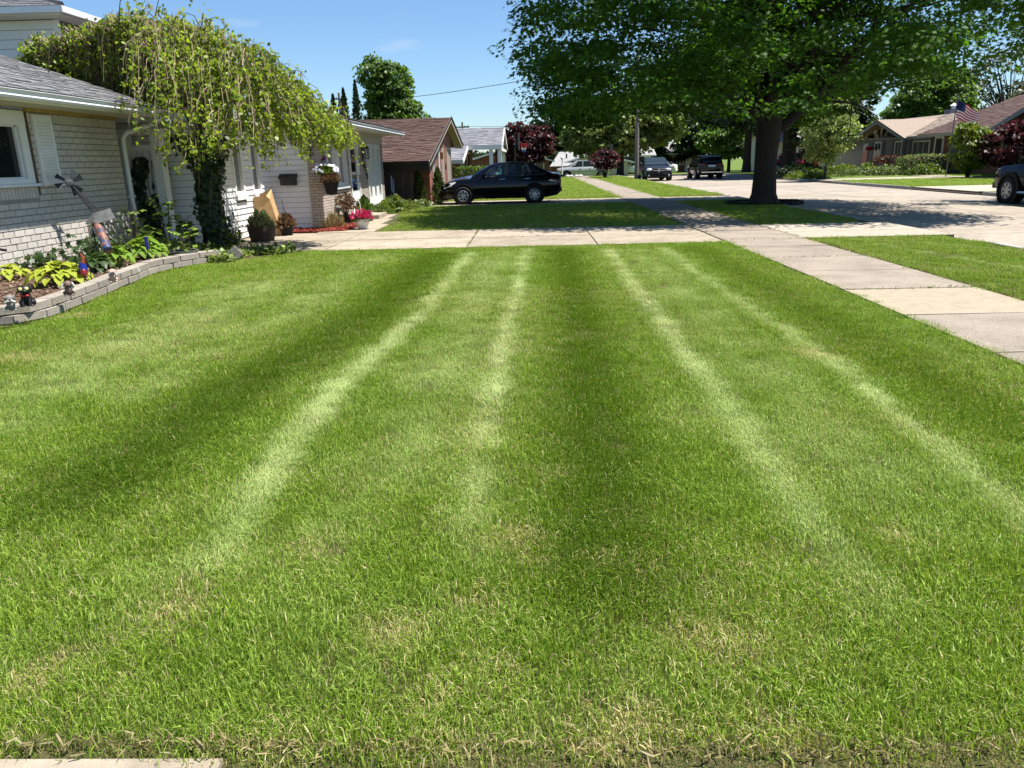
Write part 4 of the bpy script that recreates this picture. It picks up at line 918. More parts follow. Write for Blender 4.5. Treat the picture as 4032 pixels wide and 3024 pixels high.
# brick ring edging at the foot
rg = thing('tree_ring', 'low ring of edging around the maple trunk', 'edging', (TX, TY, 0)); bx = []
for i in range(26):
    a = 2 * math.pi * i / 26; c = np.array([TX + 1.2 * math.cos(a), TY + 1.0 * math.sin(a), .02])
    bx.append((c, ((-math.sin(a), math.cos(a), 0), (math.cos(a), math.sin(a), 0), (0, 0, 1)), (.27, .1, .12)))
pieces(rg, 'stone', bx, M['bark_dark'], shrink=.01)

# --- the weeping mulberry --------------------------------------------------
UX, UY = -5.98, 14.55
UYC = UY + .45
mu = thing('weeping_mulberry', 'weeping mulberry with drooping tan twigs between the two houses', 'tree', (UX, UY, 0))
mb = MB()
mb.tube([(UX, UY, 0), (UX + .02, UY, .4), (UX - .02, UY, 1.0), (UX + .03, UY, 1.7), (UX - .05, UY, 2.1)], [.24, .19, .16, .17, .19], 10)
mb.build('trunk', M['bark_dark'], mu, smooth=True)
TOPS = [(-9.6, 3.4), (-9.25, 3.85), (-8.6, 4.15), (-7.6, 4.22), (-7.0, 4.2), (-6.4, 4.25), (-5.95, 4.15), (-5.55, 3.85), (-5.2, 3.5), (-4.7, 3.38), (-4.5, 3.25), (-4.2, 3.0), (-3.95, 2.65), (-3.7, 2.3)]
tx_, tz_ = np.array([t[0] for t in TOPS]), np.array([t[1] for t in TOPS])
LOWS = [(-9.6, 3.2), (-8.6, 2.95), (-8.0, 2.75), (-7.2, 2.45), (-6.6, 2.3), (-6.3, 1.62), (-5.9, 1.45), (-5.6, 1.48), (-5.2, 1.68), (-4.6, 1.75), (-4.0, 1.88), (-3.4, 1.95), (-3.2, 1.85)]
lx_, lz_ = np.array([t[0] for t in LOWS]), np.array([t[1] for t in LOWS])
def top_z(x, y):
    ry = 1.55 * math.sqrt(max(.12, 1 - ((x + 6.5) / 3.1) ** 2)); t = min(1, abs(y - (UYC + (.75 if x < -6.55 else 0))) / ry)
    z = np.interp(x, tx_, tz_); lo = np.interp(x, lx_, lz_) + .3
    return lo + (z - lo) * math.sqrt(max(0, 1 - t ** 2.4))
sk = MB(); skd = MB()
for i in range(14):                                    # gnarled scaffold limbs
    a = RNG.uniform(0, 2 * math.pi); x = UX + math.cos(a) * RNG.uniform(.6, 2.2); y = UY + math.sin(a) * RNG.uniform(.3, 1.0)
    x = min(max(x, -7.6), -4.2); y += .35 if x > -6.5 else .8; z = top_z(x, y) - .45
    if z < 2.4: continue
    p = [np.array([UX, UY, 2.0]), np.array([UX * .65 + x * .35, UY * .6 + y * .4, 2.4 + (z - 2.4) * .6]), np.array([UX * .3 + x * .7, UY * .3 + y * .7, z + .1]), np.array([x, y, z])]
    skd.tube(p, [.10, .07, .045, .02], 6)
LC, LT, LN, LS = [], [], [], []
nt = 0
while nt < 2200:
    x = RNG.uniform(-9.5, -3.7); ry = 1.55 * math.sqrt(max(.03, 1 - ((x + 6.5) / 3.1) ** 2)); y = UYC + RNG.uniform(-1, 1) * ry
    if x < -6.55 and y < 15.42: y = RNG.uniform(15.42, 16.3)
    z = top_z(x, y) - abs(RNG.normal()) * .22 + .16 * math.sin(x * 3.1 + y * 2) * (RNG.random() < .8); lo = np.interp(x, lx_, lz_) + RNG.uniform(-.12, .35)
    if z < lo + .15: continue
    nt += 1
    out = np.array([(x - UX) * .22 + RNG.normal() * .2, (y - UYC) * .3 + RNG.normal() * .15, 0]); out /= max(.5, np.linalg.norm(out))
    arch = RNG.uniform(.03, .16) if RNG.random() < .9 else RNG.uniform(.15, .33); Lh = RNG.uniform(.25, .62); Lv = min(RNG.uniform(.55, 1.5), z - lo + .1)
    pts = []; ns = 7
    for j in range(ns + 1):
        t = j / ns
        pts.append(np.array([x, y, z]) + out * Lh * (1 - (1 - t) ** 2) + np.array([0, 0, arch * math.sin(min(1, t * 2.4) * math.pi) - Lv * max(0, t - .12) ** 1.25]) + RNG.normal(size=3) * .012)
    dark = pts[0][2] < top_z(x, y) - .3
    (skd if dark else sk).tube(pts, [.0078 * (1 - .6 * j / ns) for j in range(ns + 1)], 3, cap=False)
    m_ = RNG.integers(10, 26) if RNG.random() < .82 else RNG.integers(0, 4)
    for q in range(m_):
        t = RNG.random() ** .9; j = min(ns - 1, int(t * ns)); p = pts[j] + (pts[j + 1] - pts[j]) * (t * ns - j)
        LC.append(p + RNG.normal(size=3) * .035); LT.append(np.array([RNG.normal() * .7, RNG.normal() * .7, -.55])); LN.append(np.array([RNG.normal() * .55, RNG.normal() * .55 - .25, 1.0])); LS.append(RNG.uniform(.045, .105))
# stray whips above the outline
for (x, z, dx, dz) in ((-7.2, 4.15, .35, .32), (-6.55, 4.2, .5, .3), (-5.75, 4.0, -.25, .15), (-5.7, 3.95, .35, .12), (-8.4, 3.75, -.2, -.5), (-3.45, 2.6, .25, -.55), (-3.3, 2.3, .22, -.7), (-4.3, 3.1, .3, .06)):
    p = [np.array([x, UY, z - .1]), np.array([x + dx * .3, UY - .05, z + max(dz, .1) * .7]), np.array([x + dx * .8, UY - .1, z + dz]), np.array([x + dx * 1.3, UY - .1, z + dz - .15])]
    skd.tube(p, [.010, .008, .006, .003], 4)
    for q in range(9): LC.append(p[2] + (p[3] - p[2]) * RNG.uniform(-1.4, 1) + RNG.normal(size=3) * .02); LT.append(np.array([RNG.normal(), RNG.normal(), -.4])); LN.append(np.array([RNG.normal() * .5, RNG.normal() * .5, 1])); LS.append(RNG.uniform(.05, .09))
skd.build('branches', M['twig_dark'], mu, kind='stuff'); sk.build('hanging_twigs', M['twig'], mu, kind='stuff')
leaves('foliage', np.array(LC), np.array(LT), np.array(LN), np.array(LS), M['leaf_mulberry'], mu, 'oval')
# ivy wrapped round its trunk
n = 2600; zz = RNG.uniform(.0, 2.1, n); aa = RNG.uniform(0, 2 * math.pi, n); rr = np.where(RNG.random(n) < .88, .17, .25) + .10 * np.clip(.5 - zz, 0, 1) + .42 * np.clip(zz - 1.4, 0, 1) + RNG.normal(size=n) * .05 + .05 * np.sin(zz * 5 + aa)
C = np.stack([UX + rr * np.cos(aa), UY + rr * np.sin(aa), zz], 1); N_ = np.stack([np.cos(aa), np.sin(aa), np.full(n, .4)], 1) + rdir(n) * .4
iv2 = thing('ivy_plant', 'dark ivy thickly wrapped round the mulberry trunk', 'ivy', (UX, UY, 0))
leaves('foliage', C, rdir(n) * .6 + np.array([0, 0, -1]), N_, RNG.uniform(.07, .13, n), M['ivy'], iv2, 'maple')
s_ = MB()
for i in range(6):
    a = i * 1.05; s_.tube([(UX + .22 * math.cos(a + k * .3), UY + .22 * math.sin(a + k * .3), k * .35) for k in range(6)], .012, 4)
s_.build('stem', M['wood_trim'], iv2)

# --- generic broadleaf tree --------------------------------------------------
def tree(name, label, pos, blobs, ncl, per, size, leaf, trunk_h, trunk_r, shape='oval', bark='bark_dark', rad=(.5, 1.0), flat=.5, group=None, cat='tree', nlimb=6, shell=.7, lean=0, droop=.5, trunks=1):
    x, y = pos[0], pos[1]; z0 = pos[2] if len(pos) > 2 else (-.55 if y > 75 and x < 40 else 0)
    t = thing(name, label, cat, (x, y, z0), group=group)
    mb = MB()
    for k in range(trunks):
        dx = (k - (trunks - 1) / 2) * trunk_r * 2.2
        mb.tube([(x + dx * .4, y, z0 - .1), (x + dx * .6, y, z0 + trunk_h * .2), (x + dx + lean * .5, y, z0 + trunk_h * .6), (x + dx * 1.6 + lean, y, z0 + trunk_h)], [trunk_r * 1.3, trunk_r, trunk_r * .9, trunk_r * .75], 8)
    tot = sum(b[3] * b[4] * b[5] for b in blobs) ; CC = []
    for b in blobs:
        c = np.array([x + b[0], y + b[1], z0 + b[2]])
        for i in range(nlimb): 
            e = c + rdir(1)[0] * np.array(b[3:6]) * .85
            s0 = np.array([x + lean * .8, y, z0 + trunk_h * .85]); mid = (s0 + e) / 2 + np.array([0, 0, .15 * np.linalg.norm(e - s0)]) * .4 + RNG.normal(size=3) * .1
            mb.tube([s0, mid, e], [trunk_r * .5, trunk_r * .28, trunk_r * .06], 5, cap=False)
        CC.append(crown_centres(max(3, int(ncl * b[3] * b[4] * b[5] / tot)), c, b[3:6], None, shell))
    mb.build('trunk', M[bark], t, smooth=True)
    CC = np.concatenate(CC); CC[:, 2] = np.maximum(CC[:, 2], z0 + .1)
    C, T, N_ = clump_leaves(CC, RNG.uniform(rad[0], rad[1], len(CC)), per, flat=flat, droop=droop)
    leaves('crown', C, T, N_, RNG.uniform(size * .7, size * 1.3, len(C)), M[leaf], t, shape)
    return t
tree('tall_tree', 'tall dark green tree rising behind the brown roof', (-13.4, 78, -.55), [(-1.3, 0, 10.2, 1.5, 1.5, 1.7), (.3, 0, 9.6, 1.9, 1.7, 1.7), (1.1, 0, 8.6, 1.3, 1.4, 1.6), (-.9, 0, 8.0, 1.6, 1.6, 1.6), (1.0, 0, 6.6, 2.4, 2, 1.7), (2.2, 0, 5.4, 1.9, 1.8, 1.5), (-.6, 0, 5.6, 2.2, 2, 1.8)], 640, 26, .30, 'leaf_far', 6, .35, rad=(.35, .7), flat=.55, nlimb=4, shell=.5)
# columnar evergreens behind the houses
M['leaf_shrub_ev'] = leafmat('evergreen_spray', (.055, .09, .02), trans=(.09, .14, .03), var=.4, hue=(.085, .12, .03), tfac=.25)
def conifer(name, label, pos, h, r, n, leaf, size, group=None, cat='shrub', power=.8, shape='diamond'):
    t = thing(name, label, cat, pos, group=group); x, y, z = pos
    MB().tube([(x, y, z - .05), (x, y, z + h * .5), (x, y, z + h * .95)], [r * .16, r * .10, .01], 6).build('trunk', M['bark_dark'], t)
    zz = RNG.random(n) ** .85; aa = RNG.uniform(0, 2 * math.pi, n); prof_ = r * np.minimum(1, (1 - zz) ** power * 1.25) * np.minimum(1, .55 + zz * 3) * (1 + .18 * np.sin(aa * 5 + zz * 19) + RNG.normal(size=n) * .12)
    rr = prof_ * RNG.uniform(.55, 1.05, n)
    C = np.stack([x + rr * np.cos(aa), y + rr * np.sin(aa), z + .04 + zz * h], 1); T = np.stack([np.cos(aa) * .6, np.sin(aa) * .6, np.ones(n)], 1) + rdir(n) * .3
    N_ = np.stack([np.cos(aa), np.sin(aa), np.full(n, .3)], 1) + rdir(n) * .4
    leaves('foliage', C, T, N_, RNG.uniform(size * .7, size * 1.4, n), M[leaf], t, shape); return t
for x, h, lb_ in ((-13.9, 5.3, 'pointed dark arborvitae left of its taller neighbours behind the white house'), (-13.1, 5.7, 'middle dark arborvitae of three behind the white house roof'), (-12.2, 6.2, 'tallest dark arborvitae of three, nearest the tall tree')):
    conifer('arborvitae', lb_, (x - .6, 60, 0), h + 1.2, .75, 1500, 'needle', .22, group='arborvitae row behind the white house', cat='evergreen')
for x, y, h, lb_ in ((-4.18, 29.6, 1.33, 'small pointed evergreen shrub in front of the brick porch corner'), (-3.42, 29.3, 1.37, 'small evergreen shrub beside the black sedan headlight')):
    conifer('evergreen_shrub', lb_, (x, y, -.05), h, .28, 1500, 'leaf_shrub_ev' if 'leaf_shrub_ev' in M else 'needle', .085, group='evergreen shrubs by the brick porch', cat='shrub', power=.6)
def shrub(name, label, pos, r, n, leaf, size, shape='oval', group=None, cat='shrub', stems=5, box=False, zflat=1.0):
    """r = (rx, ry, height)"""
    t = thing(name, label, cat, pos, group=group); x, y, z = pos; mb = MB()
    for i in range(stems):
        e = np.array([x + RNG.uniform(-.6, .6) * r[0], y + RNG.uniform(-.6, .6) * r[1], z + r[2] * RNG.uniform(.6, .85)])
        mb.tube([(x + RNG.uniform(-.3, .3) * r[0], y + RNG.uniform(-.3, .3) * r[1], z - .03), (e + np.array([x, y, z])) / 2, e], [.025, .018, .006], 4)
    mb.build('stem', M['twig_dark'], t)
    if box:
        C = np.stack([RNG.uniform(-1, 1, n) * r[0], RNG.uniform(-1, 1, n) * r[1], RNG.random(n) * r[2]], 1)
        k = RNG.integers(0, 4, n); C[k == 0, 2] = r[2] * (1 + RNG.normal(size=(k == 0).sum()) * .03); C[k == 1, 1] = -r[1] * (1 + RNG.normal(size=(k == 1).sum()) * .04); C[k == 2, 0] = np.sign(C[k == 2, 0]) * r[0]
        C[:, 2] -= .12 * r[2] * (np.abs(C[:, 0]) / r[0]) ** 6
    else:
        d = rdir(n); d[:, 2] = np.abs(d[:, 2]) * 1.0 - .15; q = RNG.random((n, 1)) ** .3
        C = d * q * np.array(r) * (1 + .12 * np.sin(d[:, :1] * 7 + d[:, 1:2] * 5)); C[:, 2] = np.clip(C[:, 2], .02, None)
    N_ = rdir(n) * .8 + unit(C + 1e-6) * .6 + np.array([0, 0, .5])
    leaves('foliage', C + np.array(pos), rdir(n) + np.array([0, 0, -.3]), N_, RNG.uniform(size * .7, size * 1.3, n), M[leaf], t, shape); return t
M['leaf_burgundy'] = leafmat('burgundy_leaf', (.07, .022, .018), trans=(.16, .03, .02), var=.35, hue=(.05, .05, .015), tfac=.3)
M['leaf_variegated'] = leafmat('variegated_leaf', (.16, .19, .075), trans=(.26, .32, .08), var=.4, hue=(.07, .12, .03), tfac=.35)
shrub('hedge', 'clipped bright green hedge behind the black sedan bonnet', (-2.95, 43.4, 0), (1.75, .6, 1.2), 3800, 'leaf_bush', .11, cat='hedge', box=True)
# --- the mid-distance -----------------------------------------------------------
tree('red_maple', 'wide burgundy Japanese maple behind the basketball hoop', (-.5, 74), [(0, 0, 2.9, 2.6, 2.2, 1.9), (.9, 0, 3.3, 1.9, 1.6, 1.4), (-1.3, 0, 2.6, 1.6, 1.5, 1.5), (-.9, 0, 4.4, .8, .8, .9)], 250, 36, .26, 'leaf_red', 1.5, .14, rad=(.35, .65), flat=.4, trunks=2)
tree('small_red_maple', 'small burgundy maple on the lawn beside the far sidewalk', (6.05, 63.5), [(0, 0, 1.4, 1.15, 1.0, .8), (.3, 0, 1.75, .8, .7, .5)], 110, 30, .16, 'leaf_red', .7, .06, rad=(.22, .42), flat=.4, trunks=3)
tree('locust_tree', 'light green street tree behind the grey light pole', (8.7, 76), [(-.2, 0, 4.7, 5.0, 3.6, 2.4), (-2.8, 0, 4.0, 2.8, 2.6, 1.7), (3.0, 0, 5.2, 2.8, 2.6, 2.0), (4.4, 0, 4.7, 1.7, 2, 1.2), (.3, 0, 6.6, 2.8, 2.4, 1.3), (3.2, 0, 6.3, 2.4, 2, 1.4)], 520, 40, .34, 'leaf_light', 3.0, .36, rad=(.45, .85), flat=.55)
for x_, y_, lb_ in ((-3.0, 100, 'dark leafy bush seen through the white porch posts'), (-9, 103, 'dark leafy tree behind the blue-grey roof'), (2.5, 108, 'dark leafy tree behind the small brick gable house')):
    tree('back_tree', lb_, (x_, y_), [(0, 0, 1.6, 4.2, 2.4, 1.7), (2.5, 0, 1.4, 3, 2, 1.5)], 120, 30, .5, 'leaf_dark', 1, .2, rad=(.7, 1.1), group='dark trees behind the left-hand houses')
tree('dark_tree', 'dark green spruce-like tree behind the burgundy maple', (4.0, 112), [(0, 0, 4.8, 4.2, 3, 4.6), (-2.0, 0, 3.4, 2.6, 2.4, 3.4), (3, 0, 6.4, 3.2, 2.5, 2.8), (8, 0, 6, 5, 3, 4)], 360, 36, .55, 'leaf_dark', 3, .4, rad=(.7, 1.2))
for (x, y, lb_, s) in ((18.3, 57, 'dark shaded street tree right of the parked black utility car', 1.0), (20.6, 63, 'dark shaded tree with a bare trunk in front of the pale garage', 1.05), (19.6, 72, 'dark tree over the bend of the street beyond the parked cars', 1.15)):
    tree('shade_tree', lb_, (x, y), [(0, 0, 6.3 * s, 4.4, 3.6, 3.0), (-2.6, -.5, 5.2 * s, 2.6, 2.4, 2.0), (2.2, 0, 5.4 * s, 2.8, 2.6, 2.2)], 250, 38, .42, 'leaf_dark', 4.2, .36, rad=(.7, 1.2), group='shade trees along the far kerb', bark='bark')
tree('bright_tree', 'green tree hanging low in front of the hip roofed brick house', (21, 84), [(0, 0, 3.6, 3.2, 2.4, 1.8), (2, 0, 5.2, 3.2, 2.4, 2)], 190, 36, .36, 'leaf_far', 2.2, .2, rad=(.5, .9))
tree('far_tree', 'green trees in a row beyond the bend, the one above the hip roof', (25, 106), [(0, 0, 5.5, 6, 3, 3.8), (-6, 0, 5.2, 5, 3, 3.8), (7, 0, 7, 6, 3, 4.6)], 320, 36, .6, 'leaf_dark', 4, .4, rad=(.9, 1.5))
tree('dogwood_tree', 'small leafy tree in the planting bed at the corner of the far drive', (17.6, 47.5), [(0, 0, 2.7, 1.5, 1.3, 1.5), (.1, 0, 3.6, .9, .9, 1.0), (-.3, 0, 1.7, 1.0, 1.0, .8)], 150, 36, .17, 'leaf_light', 1.3, .07, rad=(.28, .5), flat=.6)
tree('lilac_tree', 'dark purple-brown tree behind the big maple limb', (19.6, 56), [(0, 0, 3.4, 1.9, 1.7, 2.2), (.6, 0, 5.0, 1.6, 1.4, 1.4)], 150, 34, .22, 'leaf_brown' if 'leaf_brown' in M else 'leaf_grey', 1.6, .12, rad=(.4, .7), trunks=3)
tree('lime_shrub_tree', 'yellow-green bushy tree behind the stone gable roof', (37, 84), [(0, 0, 3.2, 3.0, 2.2, 1.7), (-1.8, 0, 2.3, 2.0, 1.8, 1.3)], 150, 34, .30, 'leaf_lime', 1.5, .12, rad=(.45, .8))
tree('round_maple', 'rounded bright green maple behind the tan roof and chimney', (41.5, 84), [(0, 0, 6.0, 3.9, 3.4, 3.4), (.2, 0, 7.9, 2.6, 2.4, 2.2), (-2.2, 0, 4.6, 2.8, 2.4, 2.4)], 520, 34, .34, 'leaf_far', 4, .3, rad=(.6, 1.0), shape='oval')
tree('pine_tree', 'dark ragged pine left of the rounded bright maple', (37, 92), [(0, 0, 7.2, 2.0, 1.8, 3.0), (-2, 0, 5.0, 2.8, 2.4, 2.6), (1, 0, 4, 2.6, 2.4, 2)], 240, 30, .45, 'leaf_dark', 6, .25, rad=(.5, .95), flat=.35)
tree('thin_tree', 'thinly leaved grey-green tree with bare twigs at the right of the bright maple', (50.5, 86), [(0, 0, 7.6, 4.6, 3.4, 4.0), (3, 0, 5.6, 4.4, 3.2, 3.4), (-2.0, 0, 8.4, 3.0, 2.6, 3.0)], 260, 18, .30, 'leaf_grey', 4, .22, rad=(.5, 1.0), nlimb=22)
tree('willow_tree', 'hazy grey-green tree behind the umber roof', (49, 76), [(0, 0, 5.0, 4.2, 3.4, 3.2), (3.5, 0, 6.8, 4.4, 3.2, 3.0)], 320, 36, .40, 'leaf_grey', 3, .3, rad=(.6, 1.1), nlimb=14, droop=.9)
tree('corner_red_maple', 'burgundy maple in front of the red brick gable across the street', (26.0, 42.6), [(0, 0, 1.6, 2.2, 1.7, 1.3), (1.2, 0, 2.0, 1.5, 1.4, 1.0)], 190, 34, .19, 'leaf_red', .9, .07, rad=(.3, .55), flat=.4, trunks=3)
tree('golden_shrub', 'tall yellow-green shrub between the flag and the burgundy maple', (24.2, 44.2), [(0, 0, 1.5, 1.15, 1.0, 1.1), (-.3, 0, 2.4, .7, .7, .6), (.5, 0, 1.9, .8, .8, .7)], 120, 34, .17, 'leaf_lime', .7, .04, rad=(.25, .45), trunks=4, cat='shrub')
shrub('round_shrub', 'clipped burgundy shrub under the navy shutter', (27.6, 60.5, 0), (1.35, 1.1, 1.15), 1300, 'leaf_burgundy', .14, box=True)
shrub('round_shrub', 'clipped burgundy-topped shrub in front of the wide triple window', (27.2, 55.4, 0), (.95, .9, 1.15), 1100, 'leaf_burgundy', .14, box=True)
shrub('hedge', 'pale green clipped hedge in front of the red brick porch', (26.6, 52.4, 0), (2.3, .8, 1.2), 2600, 'leaf_variegated', .14, box=True, cat='hedge')
shrub('round_shrub', 'small round dark green shrub left of the clipped burgundy one', (26.4, 62.6, 0), (.75, .7, .85), 700, 'leaf_far', .14)
shrub('leafy_plant', 'bright green leafy mound in front of the stone gable house', (25.6, 65.0, 0), (1.4, 1.0, .62), 900, 'leaf_lime', .2, 'heart', cat='plant')
for i, (x, y, rx, hh, lf, lb_) in enumerate(((23.3, 52.2, 1.3, .75, 'leaf_variegated', 'pale variegated bed plant at the sidewalk end of the bed'), (22.4, 54.6, 1.0, .62, 'leaf_variegated', 'pale variegated bed plant at the far end of the bed'), (25.0, 50.6, 1.3, .8, 'leaf_bush', 'green bed plant under the flagpole'), (23.9, 56, .9, .6, 'leaf_lime', 'yellow-green bed plant near the round shrub'))):
    shrub('bed_plant', lb_, (x, y, 0), (rx, .8, hh), 900, lf, .15, cat='plant', group='plants in the bed across the street')
for i, (x, y, rx, hh, lf, lb_) in enumerate(((17.6, 49.0, .9, .62, 'leaf_bush', 'broad green clump at the foot of the small leafy tree'), (16.9, 50.5, .7, .5, 'leaf_lime', 'spiky light green clump near the kerb'), (17.6, 53, 1.3, 1.0, 'leaf_dark', 'dark green mound behind the big trunk'), (20.3, 51.6, 1.3, .85, 'leaf_bush', 'tall iris-like green clump right of the small leafy tree'), (19.0, 54.5, 1.6, 1.0, 'leaf_dark', 'dark mound under the purple-brown tree'), (22.5, 58, 1.0, .6, 'leaf_lime', 'low light green plant edging the far drive'))):
    shrub('corner_plant', lb_, (x, y, 0), (rx, .9, hh), 800, lf, .17, 'blade' if 'spiky' in lb_ or 'iris' in lb_ else 'oval', cat='plant', group='plants in the corner bed')
shrub('burgundy_bush', 'round burgundy bush in front of the pale garage', (21.4, 66.5, 0), (1.5, 1.2, 1.9), 900, 'leaf_burgundy', .22)
tree('top_branch_tree', 'dark maple boughs entering at the upper right corner of the view', (21.0, 25.5), [(-4.0, 0, 6.9, 1.6, 1.4, .8), (-1.6, 0, 7.6, 2.4, 2.0, 1.5), (.5, 0, 7.6, 2.6, 2.2, 1.8)], 130, 60, .16, 'leaf_maple', 5.4, .25, shape='maple', rad=(.5, .9), flat=.4)
# ------------------------------------------------------------------ vehicles
M['paint_black'] = mat('black_car_paint', (.004, .004, .006), rough=.12, var=.1, spec=.4)
M['paint_blue'] = mat('blue_car_paint', (.02, .06, .22), rough=.2, var=.1, coat=.25)
M['paint_navy'] = mat('dark_blue_truck_paint', (.004, .007, .013), rough=.16, var=.1, spec=.16)
M['paint_grey'] = mat('dark_grey_van_paint', (.014, .016, .020), rough=.25, var=.1, spec=.35)
M['paint_silver'] = mat('silver_truck_paint', (.46, .49, .52), rough=.3, var=.06, metal=.2, coat=.4)
M['paint_white'] = mat('white_car_paint', (.75, .76, .77), rough=.25, var=.04, coat=.2)
M['paint_red'] = mat('red_car_paint', (.35, .012, .012), rough=.25, var=.08, coat=.2)
M['car_glass'] = glassmat('car_window_glass', (.022, .034, .040), rough=.02)
M['tyre'] = mat('tyre_rubber', (.012, .012, .012), rough=.85, var=.2, scale=30)
M['alloy'] = mat('alloy_wheel', (.48, .48, .48), rough=.35, var=.1, metal=.6)
M['well'] = mat('wheel_well', (.004, .004, .004), rough=.9, var=.1)
M['chrome'] = mat('bright_trim', (.62, .62, .62), rough=.2, var=.05, metal=.9)
M['lens'] = mat('headlight_lens', (.55, .58, .60), rough=.15, var=.1)
M['amber'] = mat('amber_lens', (.6, .22, .03), rough=.2, var=.1)
M['tail'] = mat('red_tail_lens', (.33, .010, .012), rough=.15, var=.15)
M['pillar'] = mat('grey_pillar_trim', (.10, .095, .09), rough=.45, var=.1)
M['plate'] = mat('number_plate', (.6, .62, .65), rough=.5, var=.1)
M['mint'] = mat('mint_card', (.30, .58, .50), rough=.7, var=.03)
M['paper'] = mat('white_paper', (.75, .74, .72), rough=.8, var=.04)
def lerp(tab, x):
    xs = [t[0] for t in tab]
    return np.array([np.interp(x, xs, [t[k] for t in tab]) for k in range(1, len(tab[0]))])
class Car:
    """x runs from nose (0) to tail, y across, z up. low: (x, sill z, shoulder z, half width); roof: (x, z) outline of the cabin"""
    def __init__(s, name, label, loc, rz, paint, low, roof, wr, wheels, R, wheel_w=.2, group=None, cabin_in=.06):
        s.t = thing(name, label, 'car' if name != 'pickup_truck' else 'truck', loc, rz, group); s.low, s.roof, s.wr, s.R = low, roof, wr, R; s.paint = paint
        L = low[-1][0]; xs = np.unique(np.concatenate([np.linspace(low[0][0], L, 26), [q[0] for q in low]]))
        mb = MB(); rings = []
        for x in xs:
            zs, zt, w = lerp(low, x)
            h = [(0, zs), (w * .88, zs), (w * .985, zs + (zt - zs) * .22), (w, zs + (zt - zs) * .55), (w * .965, zs + (zt - zs) * .86), (w * .90, zt - .012), (w * .55, zt + .018), (0, zt + .03)]
            rings.append([(x, y, z) for y, z in h] + [(x, -y, z) for y, z in h[-2:0:-1]])
        k = len(rings[0]); vs = [p for r in rings for p in r]; fs_ = []
        for i in range(len(rings) - 1):
            for j in range(k): fs_.append((i * k + j, i * k + (j + 1) % k, (i + 1) * k + (j + 1) % k, (i + 1) * k + j))
        fs_ += [tuple(range(k)), tuple(range((len(rings) - 1) * k, len(rings) * k))]
        mb.add(vs, fs_); s.body = mb.build('body', M[paint], s.t, smooth=True, local=True)
        # cabin: closed shell in body colour with the glass let in on it
        if roof:
            zr = max(q[1] for q in roof); s.zb = min(q[1] for q in roof); s.zr = zr
            c = MB(); n = len(roof); pts = []
            for sgn in (1, -1):
                for (x, z) in roof: pts.append((x, sgn * s.side(x, z), z))
            f2 = [tuple(range(n)), tuple(range(n, 2 * n))[::-1]] + [(i, i + 1, n + i + 1, n + i) for i in range(n - 1)]
            c.add(pts, f2); s.cab = c.build('cabin', M[paint], s.t, smooth=True, local=True)
        s.wheels = []
        for wx in wheels:
            zs, zt, w = lerp(low, wx)
            for sg in (1, -1):
                y = sg * (w - .02); ax = ((1, 0, 0), (0, 0, 1), (0, sg, 0))
                MB().lathe([(0, -.25), (R + .075, -.25), (R + .075, .028), (R + .06, .032), (0, .032)], 22, (wx, y, R + .03), ax).build('wheel_arch', M['well'], s.t, local=True)
                wh = MB().lathe([(R * .62, -.02), (R * .62, .07), (R * .9, .078), (R, .05), (R, -wheel_w + .05), (R * .6, -wheel_w + .05)], 26, (wx, y, R), ax).build('wheel', M['tyre'], s.t, smooth=True, local=True)
                rm = MB().lathe([(R * .64, .072), (R * .58, .082), (R * .55, .055)], 22, (wx, y, R), ax).lathe([(.0, .07), (R * .15, .068), (R * .17, .04)], 10, (wx, y, R), ax)
                ns = 7
                for q in range(ns):
                    for da in (-.13, .13):
                        a = 2 * math.pi * q / ns + .2
                        p0 = np.array([wx + R * .12 * math.cos(a + da * 2), y + sg * .062, R + R * .12 * math.sin(a + da * 2)]); p1 = np.array([wx + R * .60 * math.cos(a + da), y + sg * .066, R + R * .60 * math.sin(a + da)])
                        rm.bar(p0, p1, R * .075)
                rm.build('rim', M['alloy'], wh, local=True)
                MB().lathe([(0, .03), (R * .6, .03)], 18, (wx, y, R), ax).build('hub_shadow', M['well'], wh, local=True)
    def side(s, x, z):
        zs, zt, w = lerp(s.low, min(max(x, s.low[0][0]), s.low[-1][0])); t = np.clip((z - zt) / max(.05, max(q[1] for q in s.roof) - zt), 0, 1)
        wb = w * .895; return wb + (s.wr - wb) * t
    def body_y(s, x, z):
        zs, zt, w = lerp(s.low, x); t = (z - zs) / (zt - zs)
        return np.interp(t, [0, .22, .55, .86, 1], [w * .88, w * .985, w, w * .965, w * .90])
    def panel(s, name, poly, mt, cabin=True, out=.006, sides=(1, -1), parent=None, th=.012):
        r = None
        for sg in sides:
            f = s.side if cabin else s.body_y; n = len(poly); b = MB()
            vs = [(x, sg * (f(x, z) + out), z) for x, z in poly] + [(x, sg * (f(x, z) + out - th), z) for x, z in poly]
            b.add(vs, [tuple(range(n)), tuple(range(n, 2 * n))[::-1]] + [(i, (i + 1) % n, n + (i + 1) % n, n + i) for i in range(n)])
            r = b.build(name, M[mt], parent or s.t, local=True)
        return r
    def line(s, name, pts, mt, r=.008, sides=(1, -1), cabin=False, parent=None):
        for sg in sides:
            f = s.side if cabin else s.body_y
            MB().tube([(x, sg * (f(x, z) + .003), z) for x, z in pts], r, 4).build(name, M[mt], parent or s.t, local=True)
